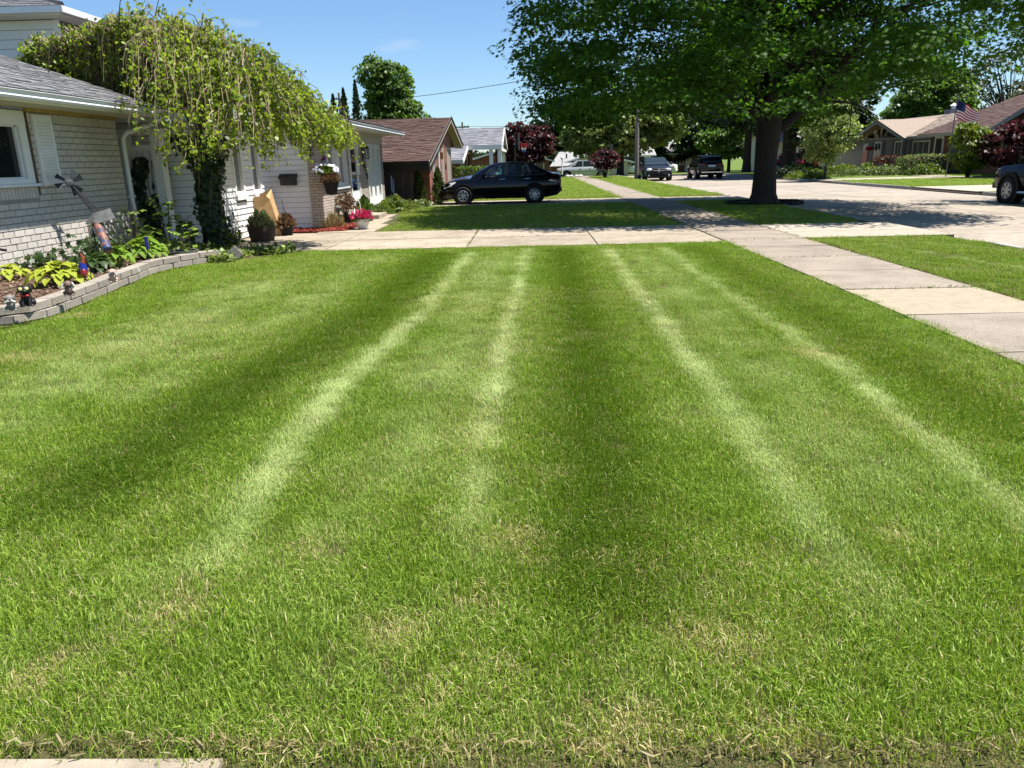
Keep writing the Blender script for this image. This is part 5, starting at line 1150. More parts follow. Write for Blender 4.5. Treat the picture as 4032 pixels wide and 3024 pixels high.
    def cross(s, name, x0, z0, x1, z1, mt, inset=.08, out=.012):
        """windscreen or rear glass laid on the sloping end of the cabin"""
        d = unit(np.array([-(z1 - z0), x1 - x0])); d = d if d[1] > 0 else -d; o = np.array([d[0], 0, d[1]]) * out
        y0, y1 = s.side(x0, z0) - inset, s.side(x1, z1) - inset
        p = [np.array(q) + o for q in ((x0, -y0, z0), (x0, y0, z0), (x1, y1, z1), (x1, -y1, z1))]; q = [k - o * 1.5 for k in p]
        return MB().add(p + q, [(0, 1, 2, 3), (4, 7, 6, 5), (0, 4, 5, 1), (1, 5, 6, 2), (2, 6, 7, 3), (3, 7, 4, 0)]).build(name, M[mt], s.t, local=True)

SED_LOW = [(0, .26, .60, .55), (.08, .22, .70, .70), (.3, .20, .80, .80), (.9, .19, .90, .845), (1.35, .19, .965, .855), (2.2, .19, .985, .86), (3.3, .19, 1.01, .86), (3.95, .21, 1.05, .845), (4.3, .26, 1.04, .79), (4.43, .36, 1.0, .72), (4.47, .45, .92, .66)]
SED_ROOF = [(1.15, .95), (1.55, 1.19), (1.95, 1.385), (2.3, 1.455), (2.75, 1.475), (3.1, 1.45), (3.45, 1.36), (3.85, 1.17), (4.15, 1.04)]
def sedan(name, label, loc, rz, paint, details=True, group=None):
    c = Car(name, label, loc, rz, paint, SED_LOW, SED_ROOF, .60, (.86, 3.48), .315, group=group)
    c.cross('windscreen', 1.22, 1.0, 1.93, 1.372, 'car_glass'); c.cross('rear_window', 3.98, 1.115, 3.46, 1.355, 'car_glass')
    c.panel('side_window', [(1.62, 1.01), (2.36, 1.03), (2.40, 1.40), (2.12, 1.385), (1.85, 1.24)], 'car_glass', parent=None)
    c.panel('side_window', [(2.53, 1.035), (3.28, 1.06), (3.12, 1.385), (2.53, 1.41)], 'car_glass')
    c.panel('quarter_window', [(3.42, 1.075), (3.70, 1.10), (3.26, 1.36)], 'car_glass')
    c.panel('pillar', [(2.37, 1.02), (2.53, 1.025), (2.53, 1.42), (2.41, 1.42)], 'pillar', out=.004)
    c.panel('pillar', [(3.29, 1.06), (3.39, 1.07), (3.24, 1.38), (3.14, 1.39)], 'pillar', out=.004)
    for pts in ([(1.50, .95), (1.42, .7), (1.45, .28)], [(2.44, .98), (2.46, .6), (2.44, .26)], [(3.30, 1.0), (3.32, .78), (3.12, .45), (3.02, .26)], [(1.45, .26), (3.0, .25)]):
        c.line('door_seam', pts, 'well', .006)
    c.line('belt_trim', [(1.55, .975), (2.4, .985), (3.35, 1.005), (3.9, 1.03)], 'pillar', .010)
    for x in (2.20, 3.12):
        c.line('door_handle', [(x, .865), (x + .21, .875)], 'chrome' if paint == 'paint_black' else paint, .015)
    for sg in (1, -1):
        MB().ell((1.62, sg * .93, 1.03), (.09, .11, .075), 10, 6).build('wing_mirror', M[paint], c.t, smooth=True, local=True)
        MB().add([(.10, sg * .60, .60), (.07, sg * .50, .70), (.62, sg * .815, .80), (.42, sg * .835, .68), (.16, sg * .745, .58)], [(0, 1, 2, 3, 4)]).build('headlight', M['lens'], c.t, local=True)
    c.panel('headlight', [(.16, .60), (.14, .70), (.36, .775), (.62, .815), (.42, .70)], 'lens', cabin=False, out=.008)
    c.panel('indicator', [(.37, .62), (.42, .70), (.60, .80), (.50, .69), (.42, .62)], 'amber', cabin=False, out=.014)
    c.panel('tail_light', [(4.02, .80), (4.30, .76), (4.36, .96), (4.24, 1.0)], 'tail', cabin=False, out=.012)
    c.panel('tail_light_edge', [(4.00, .79), (4.30, .74), (4.31, .77), (4.04, .815)], 'chrome', cabin=False, out=.015)
    c.panel('sill', [(1.25, .22), (3.1, .22), (3.1, .30), (1.25, .30)], paint, cabin=False, out=.02)
    MB().box(4.40, 4.50, -.6, .6, .38, .55).build('rear_bumper', M[paint], c.t, local=True)
    return c
foc = sedan('black_sedan', 'black sedan parked across the second driveway, nose towards the brick porch', (-3.32, 29.62, .01), 0.012, 'paint_black')
foc.panel('sign_card', [(2.06, 1.03), (2.28, 1.035), (2.29, 1.24), (2.24, 1.24), (2.23, 1.13), (2.08, 1.11)], 'mint', out=.010, sides=(-1,))
blu = sedan('blue_car', 'blue car parked behind the black sedan, only its roof and rear showing', (-3.55, 33.6, .0), 0, 'paint_blue')
blu.panel('paper_sheet', [(3.46, 1.12), (3.66, 1.12), (3.42, 1.32), (3.34, 1.26)], 'paper', out=.012, sides=(-1,))
# minivan seen from the front
VAN_LOW = [(0, .30, .72, .72), (.1, .24, .86, .88), (.5, .2, .98, .96), (1.2, .2, 1.08, .99), (4.7, .22, 1.12, .99), (5.05, .3, 1.1, .93), (5.12, .4, 1.0, .88)]
VAN_ROOF = [(.95, 1.04), (1.5, 1.34), (2.0, 1.56), (2.6, 1.62), (4.5, 1.60), (4.85, 1.50), (5.05, 1.1)]
van = Car('minivan', 'dark grey minivan parked at the left kerb facing this way', (9.05, 55.5, -.13), math.radians(90), 'paint_grey', VAN_LOW, VAN_ROOF, .72, (.95, 4.05), .34)
van.cross('windscreen', 1.03, 1.11, 1.97, 1.54, 'car_glass', inset=.04)
van.panel('side_window', [(1.75, 1.13), (2.6, 1.14), (2.6, 1.5), (2.1, 1.5)], 'car_glass'); van.panel('side_window', [(2.7, 1.14), (3.7, 1.15), (3.7, 1.5), (2.7, 1.5)], 'car_glass'); van.panel('side_window', [(3.8, 1.15), (4.75, 1.16), (4.6, 1.48), (3.8, 1.5)], 'car_glass')
MB().box(-.03, .1, -.42, .42, .62, .84).build('grille', M['well'], van.t, local=True); MB().box(-.045, -.03, -.42, .42, .71, .75).box(-.045, -.03, -.04, .04, .62, .84).build('grille_bar', M['chrome'], van.t, local=True)
MB().box(-.04, .12, -.66, .66, .32, .46).build('lower_grille', M['well'], van.t, local=True); MB().box(-.06, .0, -.3, .3, .44, .54).build('plate', M['well'], van.t, local=True)
for sg in (1, -1):
    MB().ell((.09, sg * .66, .78), (.12, .22, .11), 10, 6).build('headlight', M['lens'], van.t, smooth=True, local=True)
    MB().ell((.02, sg * .68, .40), (.05, .07, .06), 8, 5).build('fog_lamp', M['lens'], van.t, smooth=True, local=True)
    MB().ell((1.45, sg * 1.08, 1.18), (.1, .13, .1), 8, 6).build('wing_mirror', M['paint_grey'], van.t, smooth=True, local=True)
# black utility car seen from the rear
SUV_LOW = [(0, .4, .8, .7), (.15, .3, .95, .88), (.8, .25, 1.06, .92), (4.2, .27, 1.1, .93), (4.55, .35, 1.08, .88), (4.62, .45, 1.0, .84)]
SUV_ROOF = [(1.0, 1.05), (1.75, 1.6), (2.2, 1.68), (3.9, 1.64), (4.25, 1.52), (4.55, 1.08)]
suv = Car('black_suv', 'black utility car parked under the dark trees, rear towards the viewer', (13.1, 61.8, -.13), math.radians(-90), 'paint_black', SUV_LOW, SUV_ROOF, .68, (.85, 3.55), .35)
suv.cross('rear_window', 4.5, 1.14, 4.24, 1.50, 'car_glass'); suv.cross('windscreen', 1.1, 1.12, 1.74, 1.58, 'car_glass')
suv.panel('side_window', [(1.6, 1.12), (2.6, 1.13), (2.6, 1.55), (2.0, 1.54)], 'car_glass'); suv.panel('side_window', [(2.7, 1.13), (4.1, 1.16), (3.9, 1.52), (2.7, 1.55)], 'car_glass')
MB().box(4.62, 4.66, -.26, .26, .86, 1.0).build('plate', M['plate'], suv.t, local=True); MB().box(4.58, 4.70, -.75, .75, .46, .53).build('bumper_strip', M['chrome'], suv.t, local=True)
for sg in (1, -1): MB().box(4.45, 4.62, sg * .60 - .2, sg * .60 + .2, .98, 1.07).build('tail_light', M['tail'], suv.t, local=True)
# pickups
TRK_LOW = [(0, .50, .98, .80), (.1, .42, 1.08, .93), (.4, .40, 1.14, .985), (1.3, .40, 1.20, 1.0), (3.6, .40, 1.22, 1.0), (5.5, .42, 1.24, 1.0), (5.75, .5, 1.24, .97)]
TRK_ROOF = [(1.25, 1.17), (1.75, 1.62), (2.1, 1.86), (2.5, 1.92), (3.5, 1.90), (3.75, 1.80), (3.8, 1.2)]
def pickup(label, loc, rz, paint, R=.40):
    c = Car('pickup_truck', label, loc, rz, paint, TRK_LOW, TRK_ROOF, .74, (1.0, 4.6), R, wheel_w=.26)
    c.cross('windscreen', 1.34, 1.24, 2.07, 1.83, 'car_glass', inset=.05)
    c.panel('side_window', [(1.75, 1.26), (2.65, 1.27), (2.65, 1.80), (2.2, 1.80)], 'car_glass'); c.panel('side_window', [(2.75, 1.27), (3.6, 1.28), (3.5, 1.80), (2.75, 1.80)], 'car_glass')
    MB().box(3.86, 5.66, -.82, .82, 1.15, 1.268).build('bed_floor', M['well'], c.t, local=True)
    for pts in ([(1.55, 1.2), (1.55, .5)], [(2.7, 1.2), (2.7, .45)], [(3.68, 1.2), (3.68, .45)], [(1.55, .47), (3.68, .47)]): c.line('door_seam', pts, 'well', .008)
    for x in (2.35, 3.35): c.line('door_handle', [(x, 1.06), (x + .2, 1.06)], 'chrome', .02)
    c.panel('headlight', [(.10, .86), (.12, 1.04), (.34, 1.07), (.22, .92)], 'lens', cabin=False, out=.012)
    c.panel('indicator', [(.18, .86), (.22, .93), (.33, 1.03), (.28, .90)], 'amber', cabin=False, out=.016)
    c.panel('tail_light', [(5.5, .9), (5.7, .9), (5.7, 1.2), (5.5, 1.2)], 'tail', cabin=False, out=.012)
    MB().box(5.72, 5.88, -.9, .9, .52, .68).build('rear_bumper', M['chrome'], c.t, local=True); MB().box(-.10, .14, -.86, .86, .44, .62).build('front_bumper', M[paint], c.t, local=True)
    for sg in (1, -1):
        MB().ell((1.66, sg * 1.12, 1.32), (.09, .13, .13), 8, 6).build('wing_mirror', M['black_plastic'], c.t, smooth=True, local=True)
        MB().tube([(1.5, sg * 1.0, .36), (3.7, sg * 1.0, .36)], .045, 6).build('side_step', M['chrome'], c.t, local=True)
        MB().lathe([(R + .06, .0), (R + .06, .06), (R + .15, .05), (R + .15, 0)], 20, (1.0, sg * .985, R + .03), ((1, 0, 0), (0, 0, 1), (0, sg, 0))).build('arch_flare', M['black_plastic'], c.t, local=True)
    return c
pickup('dark blue pickup truck cut off by the right edge of the view', (15.85, 25.75, -.13), math.radians(-90), 'paint_navy')
pickup('silver pickup truck parked side-on in front of the cream gable', (2.9, 84, -.55), 0, 'paint_silver', R=.38)
# two white cars by the far garage, red car behind the planting
for x, y, lb_ in ((12.8, 93.4, 'white car nearer the open garage, left of its twin'), (14.2, 88.0, 'white car with red tail light, half hidden by the light pole')):
    w_ = sedan('white_car', lb_, (x - 2.4, y, -.4), math.radians(-20), 'paint_white', group='white cars at the far garage')
sedan('red_car', 'red car glimpsed through the shrubs across the street', (19.3, 66, .1), math.radians(8), 'paint_red')
# ------------------------------------------------------------------ flower bed by the painted house
EDGE = [(-6.5, 7.72), (-5.62, 7.74), (-5.36, 8.04), (-5.42, 8.90), (-5.55, 9.75), (-5.70, 10.75), (-5.82, 11.6), (-5.80, 12.15), (-5.55, 12.75), (-5.30, 13.15)]
M['mulch'] = mat('brown_mulch', (.075, .042, .028), rough=.95, var=.5, scale=22, bump=1.0, bscale=50, col2=(.13, .085, .05), f2=7)
M['chip'] = mat('mulch_chip', (.105, .055, .035), rough=.9, var=.3, scale=20, isl=.5, hue=(.25, .18, .11))
M['chip_red'] = mat('red_mulch_chip', (.24, .035, .022), rough=.9, var=.3, scale=20, isl=.45, hue=(.33, .07, .045))
M['block'] = mat('edging_block', (.30, .265, .22), rough=.9, var=.22, scale=30, obj=.12, bump=.5, bscale=120)
structure('flower_bed', MB().prism([(WX, 7.8), (-6.4, 7.86)] + [(x - .14, y) for x, y in EDGE[1:]] + [(-5.6, 13.6), (WX, 14.9)], -.05, .13), M['mulch'], 'raised mulch bed along the painted brick wall')
ew = thing('edging_wall', 'low two-course garden edging of pale concrete blocks along the flower bed', 'garden wall', (-5.6, 10.4, 0))
def along(poly, step):
    P = [np.array(p, float) for p in poly]; out = []; d = [0]
    for a, b in zip(P[:-1], P[1:]): d.append(d[-1] + np.linalg.norm(b - a))
    xs, ys = [p[0] for p in P], [p[1] for p in P]; n = int(round(d[-1] / step))
    f = lambda s: np.array([np.interp(s, d, xs), np.interp(s, d, ys)])
    return [(f(i * d[-1] / n), f((i + 1) * d[-1] / n)) for i in range(n)], f, d[-1]
bx = []
for k, off in ((0, .18), (1, 0)):
    segs, f, tot = along(EDGE, .405); s = -off
    while s < tot - .05:
        a, b = f(max(0, s)), f(min(tot, s + .405)); d = b - a; L_ = np.linalg.norm(d); s += .405
        if L_ < .1: continue
        u = d / L_; nrm = np.array([u[1], -u[0]]); j = random.uniform(-.008, .008); c = (a + b) / 2 - nrm * (.085 + .012 * k + j)
        bx.append((np.array([c[0], c[1], .045 + .094 * k + random.uniform(-.003, .003)]), (np.array([0, 0, 1.]), np.array([u[0], u[1], 0]), np.array([nrm[0], nrm[1], 0])), (.09, L_ - .008, .17)))
pieces(ew, 'block', bx, M['block'], limit=200, shrink=.005)
def chips(name, area, n, mt, z, label, size=(.02, .07)):
    mb = MB(); xs = [p[0] for p in area]; ys = [p[1] for p in area]; k = 0
    def inside(x, y):
        c = False; j = len(area) - 1
        for i in range(len(area)):
            if (area[i][1] > y) != (area[j][1] > y) and x < (area[j][0] - area[i][0]) * (y - area[i][1]) / (area[j][1] - area[i][1]) + area[i][0]: c = not c
            j = i
        return c
    while k < n:
        x, y = RNG.uniform(min(xs), max(xs)), RNG.uniform(min(ys), max(ys))
        if not inside(x, y): continue
        k += 1; a = RNG.uniform(0, 6.28); t = RNG.normal() * .4; u = np.array([math.cos(a) * math.cos(t), math.sin(a) * math.cos(t), math.sin(t)]); v = unit(np.cross(np.array([0, 0, 1.]), u)); w = np.cross(u, v)
        mb.obox((x, y, z + RNG.uniform(.0, .03)), (u, v, w), (RNG.uniform(size[0], size[1]), RNG.uniform(.012, .03), RNG.uniform(.006, .014)))
    o = mb.build(name, mt); o['kind'] = 'stuff'; o['label'] = label; return o
bed = [(WX + .02, 7.9), (-5.7, 8.0), (-5.62, 9.8), (-5.95, 11.6), (-5.6, 13.2), (WX + .02, 14.7)]
chips('mulch_chips', bed, 1900, M['chip'], .135, 'scattered bark chips and dead leaves on the flower bed')
red = [(-6.35, 18.45), (-5.2, 18.35), (-4.45, 18.5), (-4.35, 19.6), (-4.7, 20.6), (-5.05, 21.8), (-5.05, 19.1), (-6.35, 19.25)]
structure('mulch_bed', MB().prism(red, -.02, .03), mat('red_mulch', (.17, .03, .02), rough=.95, var=.5, scale=22, bump=1.0, bscale=50), 'red mulch strip in front of the pale brick')
chips('red_mulch_chips', red, 900, M['chip_red'], .035, 'red bark chips by the pale brick wall', (.03, .09))
M['hosta_gold'] = leafmat('golden_hosta_leaf', (.33, .36, .035), trans=(.36, .42, .04), var=.3, hue=(.22, .29, .03), tfac=.25, clump=.05, rough=.6, spec=.2)
M['hosta_green'] = leafmat('green_hosta_leaf', (.12, .22, .025), trans=(.26, .40, .04), var=.3, hue=(.18, .27, .035), tfac=.3, clump=.05, rough=.6, spec=.2)
M['hosta_dark'] = leafmat('dark_plant_leaf', (.03, .06, .015), trans=(.08, .14, .02), var=.35, tfac=.3)
def hosta(name, label, pos, r, h, n, size, leaf, shape='heart', group=None):
    """a rosette: arching leaves, each its own part"""
    t = thing(name, label, 'plant', pos, group=group); x, y, z = pos
    sh = np.array(SHAPES[shape]); st = MB()
    for i in range(n):
        a = i * 2.39996 + RNG.uniform(-.2, .2); q = ((i + .5) / n) ** .6; rr = r * q; hh = h * (1.02 - .75 * q ** 2.2) + RNG.uniform(-.03, .03)
        c = np.array([x + rr * math.cos(a), y + rr * math.sin(a), z + max(.03, hh)]); T = np.array([math.cos(a), math.sin(a), .55 - 1.35 * q + RNG.uniform(-.2, .2)]); T /= np.linalg.norm(T)
        N_ = np.array([0, 0, 1.]) * (1.0) + np.array([math.cos(a), math.sin(a), 0]) * (.9 * q) + RNG.normal(size=3) * .18
        s = size * RNG.uniform(.75, 1.2); B = unit(np.cross(T, N_)); Z = np.cross(B, T); V = []
        k = len(sh); fs_ = []
        for p in sh:
            p = p * 1.0; V.append(B * p[0] * s + T * (p[1] * s - 0) + Z * (p[2] * s - .18 * s * p[1] ** 2 * 2))
        ctr = len(V); V.append(Z * -.03 * s); mid2 = T * .2 * s - Z * .05 * s
        fs_ = [(j, (j + 1) % k, ctr) for j in range(k)]
        me = D.meshes.new('leaf'); me.from_pydata([tuple(v) for v in V], [], fs_); me.shade_smooth()
        o = link_mesh('leaf', me, M[leaf], t, tuple(c - np.array(pos)))
        base = c - T * s * .42; st.tube([(x + .02 * math.cos(a), y + .02 * math.sin(a), z - .02), tuple((base + np.array([x, y, z])) / 2 + np.array([0, 0, .04])), tuple(base)], .006, 3, cap=False)
    st.build('stems', M[leaf], t, kind='stuff')
    return t
G = .13
hosta('hosta', 'large golden hosta with broad yellow-green leaves behind the edging', (-6.12, 9.75, G), .37, .27, 70, .15, 'hosta_gold')
hosta('hosta', 'small golden hosta close to the brick wall', (-7.2, 10.35, G), .25, .18, 34, .12, 'hosta_gold')
hosta('hosta', 'green hosta with pointed leaves around the blue glass flower', (-6.3, 12.4, G), .36, .32, 60, .175, 'hosta_green')
hosta('leafy_plant', 'light green leafy plant at the foot of the metal windmill', (-6.18, 11.35, G), .22, .30, 26, .13, 'hosta_green')
hosta('leafy_plant', 'dark green leafy plant left of the windmill foot', (-6.30, 10.95, G), .24, .24, 34, .13, 'hosta_dark')
n = 90; P = np.stack([RNG.normal(-7.5, .12, n), RNG.normal(11.6, .22, n), G + RNG.uniform(.0, .22, n)], 1)
cv = thing('ivy_plant', 'small ivy patch rooted against the sunlit foot of the brick wall', 'ivy', (-7.5, 11.6, G)); leaves('foliage', P, rdir(n) + np.array([0, 0, -.4]), rdir(n) * .5 + np.array([.6, 0, .8]), RNG.uniform(.08, .14, n), M['hosta_dark'], cv, 'maple')
MB().tube([(-7.6, 11.3, G), (-7.5, 11.6, G + .05), (-7.45, 12, G)], .008, 4).build('stem', M['twig_dark'], cv)
n = 230; P = np.stack([RNG.normal(-6.95, .16, n), RNG.normal(12.0, .28, n), G + np.abs(RNG.normal(0, .2, n))], 1)
cv = thing('climbing_plant', 'dark ivy shrub behind the windmill legs', 'plant', (-6.95, 12.0, G)); leaves('foliage', P, rdir(n) + np.array([0, 0, -.4]), rdir(n) * .5 + np.array([.4, -.3, .8]), RNG.uniform(.07, .13, n), M['hosta_dark'], cv, 'maple')
MB().tube([(-6.95, 12, G - .02), (-6.93, 12, G + .3), (-6.98, 12.1, G + .6)], .012, 4).build('stem', M['twig_dark'], cv)
# groundcover running from the bed to the driveway, with taller seedlings
n = 5200; P = np.stack([RNG.uniform(-7.6, -4.4, n), RNG.uniform(12.6, 14.3, n), np.zeros(n)], 1)
P = P[(P[:, 1] > 12.9 + np.clip(-(P[:, 0] + 5.6), -9, .9) * .5 + .55 * np.clip(P[:, 0] + 5.3, 0, 2)) & ((P[:, 0] < -5.0) | (P[:, 1] > 13.55 + .45 * (P[:, 0] + 5.0)))]; n = len(P); P[:, 2] = np.abs(RNG.normal(0, .06, n)) + .02 + .16 * np.clip((-P[:, 0] - 5.6), 0, 1)
M['groundcover'] = leafmat('groundcover_leaf', (.12, .19, .03), trans=(.24, .34, .04), var=.5, hue=(.2, .23, .07), tfac=.3)
gc = leaves('ground_cover', P, rdir(n), rdir(n) * .7 + np.array([0, 0, 1]), RNG.uniform(.05, .11, n), M['groundcover'], None, 'oval'); gc['label'] = 'green ivy groundcover between flower bed and driveway'
structure('ground_cover_soil', MB().prism([(-7.7, 13.1), (-5.6, 13.1), (-5.2, 13.2), (-4.4, 14.0), (-4.3, 14.3), (-7.7, 14.3)], -.05, .012), M['mulch'], 'dark soil under the ivy groundcover')
def seedling(label, pos, h, n, size, leaf, sp=.25, shape='maple'):
    t = thing('seedling', label, 'plant', pos, group='tree seedlings in the groundcover'); x, y, z = pos; mb = MB(); C = []
    for i in range(4):
        e = np.array([x + RNG.uniform(-sp, sp), y + RNG.uniform(-sp, sp), z + h * RNG.uniform(.75, 1.05)]); mb.tube([(x, y, z - .02), ((x + e[0]) / 2, (y + e[1]) / 2, z + h * .55), e], [.010, .008, .004], 4)
        for q in range(n // 4): t_ = RNG.uniform(.3, 1.05); C.append(np.array([x, y, z]) + (e - np.array([x, y, z])) * t_ + RNG.normal(size=3) * np.array([.09, .09, .04]))
    mb.build('stem', M['twig_dark'], t); C = np.array(C); k = len(C)
    leaves('foliage', C, rdir(k) * np.array([1, 1, .2]) + np.array([0, 0, -.3]), rdir(k) * .4 + np.array([0, 0, 1]), RNG.uniform(size * .7, size * 1.3, k), M[leaf], t, shape)
seedling('tall maple seedling with pale leaves left of the ivy trunk', (-6.75, 14.25, .1), .95, 44, .13, 'hosta_green')
seedling('low maple seedling under the arbor rail with reddish tips', (-7.1, 13.9, .1), .72, 40, .13, 'groundcover')
seedling('broad dark seedling spreading in front of the ivy trunk', (-6.15, 14.05, .08), .62, 60, .15, 'leaf_bush', .4)
seedling('yellow-green seedling right of the ivy trunk', (-5.45, 14.0, .05), .52, 60, .09, 'leaf_lime', .22, 'oval')
seedling('maple seedling growing out of the round planter', (-5.86, 12.95, .1), .55, 26, .12, 'hosta_green', .2)
seedling('bushy seedling behind the green hosta', (-6.75, 13.1, .12), .45, 50, .12, 'hosta_green', .3)
seedling('thin seedling against the downspout', (-7.35, 14.2, .1), .85, 18, .10, 'groundcover', .12)
# round planter with bare stems, stone tile
M['grey_plastic'] = mat('weathered_planter', (.10, .105, .09), rough=.7, var=.3, scale=14)
rp = thing('round_planter', 'low grey round planter pot sunk in the groundcover', 'planter', (-5.88, 12.85, .06))
MB().lathe([(.20, 0), (.25, .10), (.26, .16), (.23, .16), (.21, .06), (0, .06)], 20, (-5.88, 12.85, .06)).build('pot', M['grey_plastic'], rp, smooth=True); MB().lathe([(0, .11), (.225, .11)], 16, (-5.88, 12.85, .06)).build('soil', M['soil'], rp)
tl = thing('stone_tile', 'tilted square stone tile leaning beyond the end of the edging', 'tile', (-5.05, 13.0, 0))
MB().obox((-5.05, 12.98, .13), (unit(np.array([.75, .15, .62])), unit(np.array([-.62, -.1, .78])), unit(np.cross(unit(np.array([.75, .15, .62])), unit(np.array([-.62, -.1, .78]))))), (.20, .20, .035)).build('tile', M['block'], tl)
# ------------------------------------------------------------------ garden windmill: leaning tower of black rods, sheet-metal head and cowl
M['galv'] = mat('galvanised_sheet', (.12, .125, .12), rough=.65, var=.4, scale=9, metal=.1, bump=.2, bscale=20)
M['zinc_dark'] = mat('dark_zinc', (.035, .042, .048), rough=.7, var=.4, scale=12, metal=.0)
wm = thing('garden_windmill', 'leaning garden windmill of black rods with grey metal blades and a picture tube', 'windmill', (-6.2, 11.3, G))
WY = 11.6
def wp(px_, py_, y=WY):
    d = ROT @ np.array([px_ - 2016, py_ - 1512, FPX]); return CAMP + d * (y / d[1])
hub = wp(272, 722, 12.5)
# four rods from the hub down to the ground
feet = [wp(415, 1105, 10.9), wp(505, 1000, 12.5), wp(560, 985, 12.9), wp(405, 1090, 11.1)]
foot2 = [np.array([f[0], f[1], G]) for f in feet]
fr_ = MB()
for f in (wp(500, 985, 12.3), wp(555, 972, 12.6), wp(530, 980, 12.1)):
    fr_.tube([hub + RNG.normal(size=3) * .01, np.array([f[0], f[1], max(G, f[2] - .1)])], .0115, 6)
b1 = wp(358, 868, 11.4); fr_.tube([b1, np.array(wp(405, 1095, 11.0))], .011, 6)
for t in (.35, .62, .85):
    p = hub + (wp(500, 985, 12.3) - hub) * t; q = hub + (wp(555, 972, 12.6) - hub) * t; fr_.tube([p, q], .008, 5)
fr_.build('frame', M['black_metal'], wm)
axn = unit(np.array([.62, -.72, .3])); u_, v_, _ = basis(axn)
for i in range(8):
    if i in (2, 5): continue
    a = i * math.pi / 4 + .3 + RNG.normal() * .12; r_ = u_ * math.cos(a) + v_ * math.sin(a); t_ = np.cross(axn, r_); tw = unit(t_ * .85 + axn * .55); nn_ = np.cross(r_, tw)
    o = hub + axn * .04; p = [o + r_ * .05 - tw * .02, o + r_ * .05 + tw * .02, o + r_ * .21 + tw * .062, o + r_ * .21 - tw * .062]; q = [k + nn_ * .004 for k in p]
    MB().add(p + q, [(0, 1, 2, 3), (4, 7, 6, 5), (0, 4, 5, 1), (1, 5, 6, 2), (2, 6, 7, 3), (3, 7, 4, 0)]).build('blade', M['zinc_dark'], wm)
MB().lathe([(0, .03), (.055, .02), (.06, -.01), (0, -.02)], 14, hub + axn * .05, (u_, v_, axn)).build('hub', M['zinc_dark'], wm, smooth=True)
# sheet-metal roof box (cowl)
cw = wp(398, 830, 11.35); e1 = unit(np.array([.75, .25, .22])); e2 = unit(np.array([-.35, .5, -.55])); e2 = unit(e2 - e1 * (e1 @ e2)); e3 = np.cross(e1, e2)
cb = MB()
h_ = .16
A = [cw + e1 * a * .13 + e2 * .0 for a in (-1, 1)]
B = [cw + e1 * a * .13 + unit(np.array([.45, -.35, -.62])) * .19 for a in (-1, 1)]
C_ = [cw + e1 * a * .13 + unit(np.array([-.55, -.2, -.72])) * .19 for a in (-1, 1)]
cb.add(A + B + C_, [(0, 1, 3, 2), (0, 4, 5, 1), (0, 2, 4), (1, 5, 3)]).add([p + np.array([0, 0, -.006]) for p in A + B + C_], [(0, 2, 3, 1), (0, 1, 5, 4)])
cb.build('cowl', M['galv'], wm)
# picture tube: clear sleeve with a printed plain picture inside
tube_t, tube_b = wp(385, 885, 11.3), wp(425, 985, 11.0)
td = unit(tube_b - tube_t); tu, tv, _ = basis(td)
N = NT('printed_picture'); b = N.n('ShaderNodeBsdfPrincipled'); geo = N.n('ShaderNodeNewGeometry'); nz_ = N.n('ShaderNodeTexNoise'); N.val(nz_, Scale=9.0, Detail=3.0, Distortion=1.2); N.l(geo.outputs['Position'], nz_.inputs['Vector'])
rp_ = N.n('ShaderNodeValToRGB'); el = rp_.color_ramp.elements; el[0].position = .32; el[0].color = (.03, .05, .10, 1); el[1].position = .72; el[1].color = (.02, .015, .02, 1)
for p_, c_ in ((.42, (.04, .07, .15, 1)), (.5, (.17, .07, .035, 1)), (.56, (.24, .15, .11, 1)), (.63, (.30, .08, .05, 1))): e = el.new(p_); e.color = c_
N.l(nz_.outputs['Fac'], rp_.inputs['Fac']); N.l(rp_.outputs['Color'], b.inputs['Base Color']); b.inputs['Roughness'].default_value = .3; N.l(b.outputs[0], N.out.inputs['Surface']); M['picture'] = N.m
MB().lathe([(0, 0), (.068, 0), (.066, np.linalg.norm(tube_b - tube_t)), (0, np.linalg.norm(tube_b - tube_t))], 18, tube_t, (tu, tv, td)).build('picture_tube', M['picture'], wm, smooth=True)
MB().lathe([(.075, -.03), (.078, .01), (.07, .01)], 18, tube_t, (tu, tv, td)).build('tube_collar', M['galv'], wm, smooth=True)
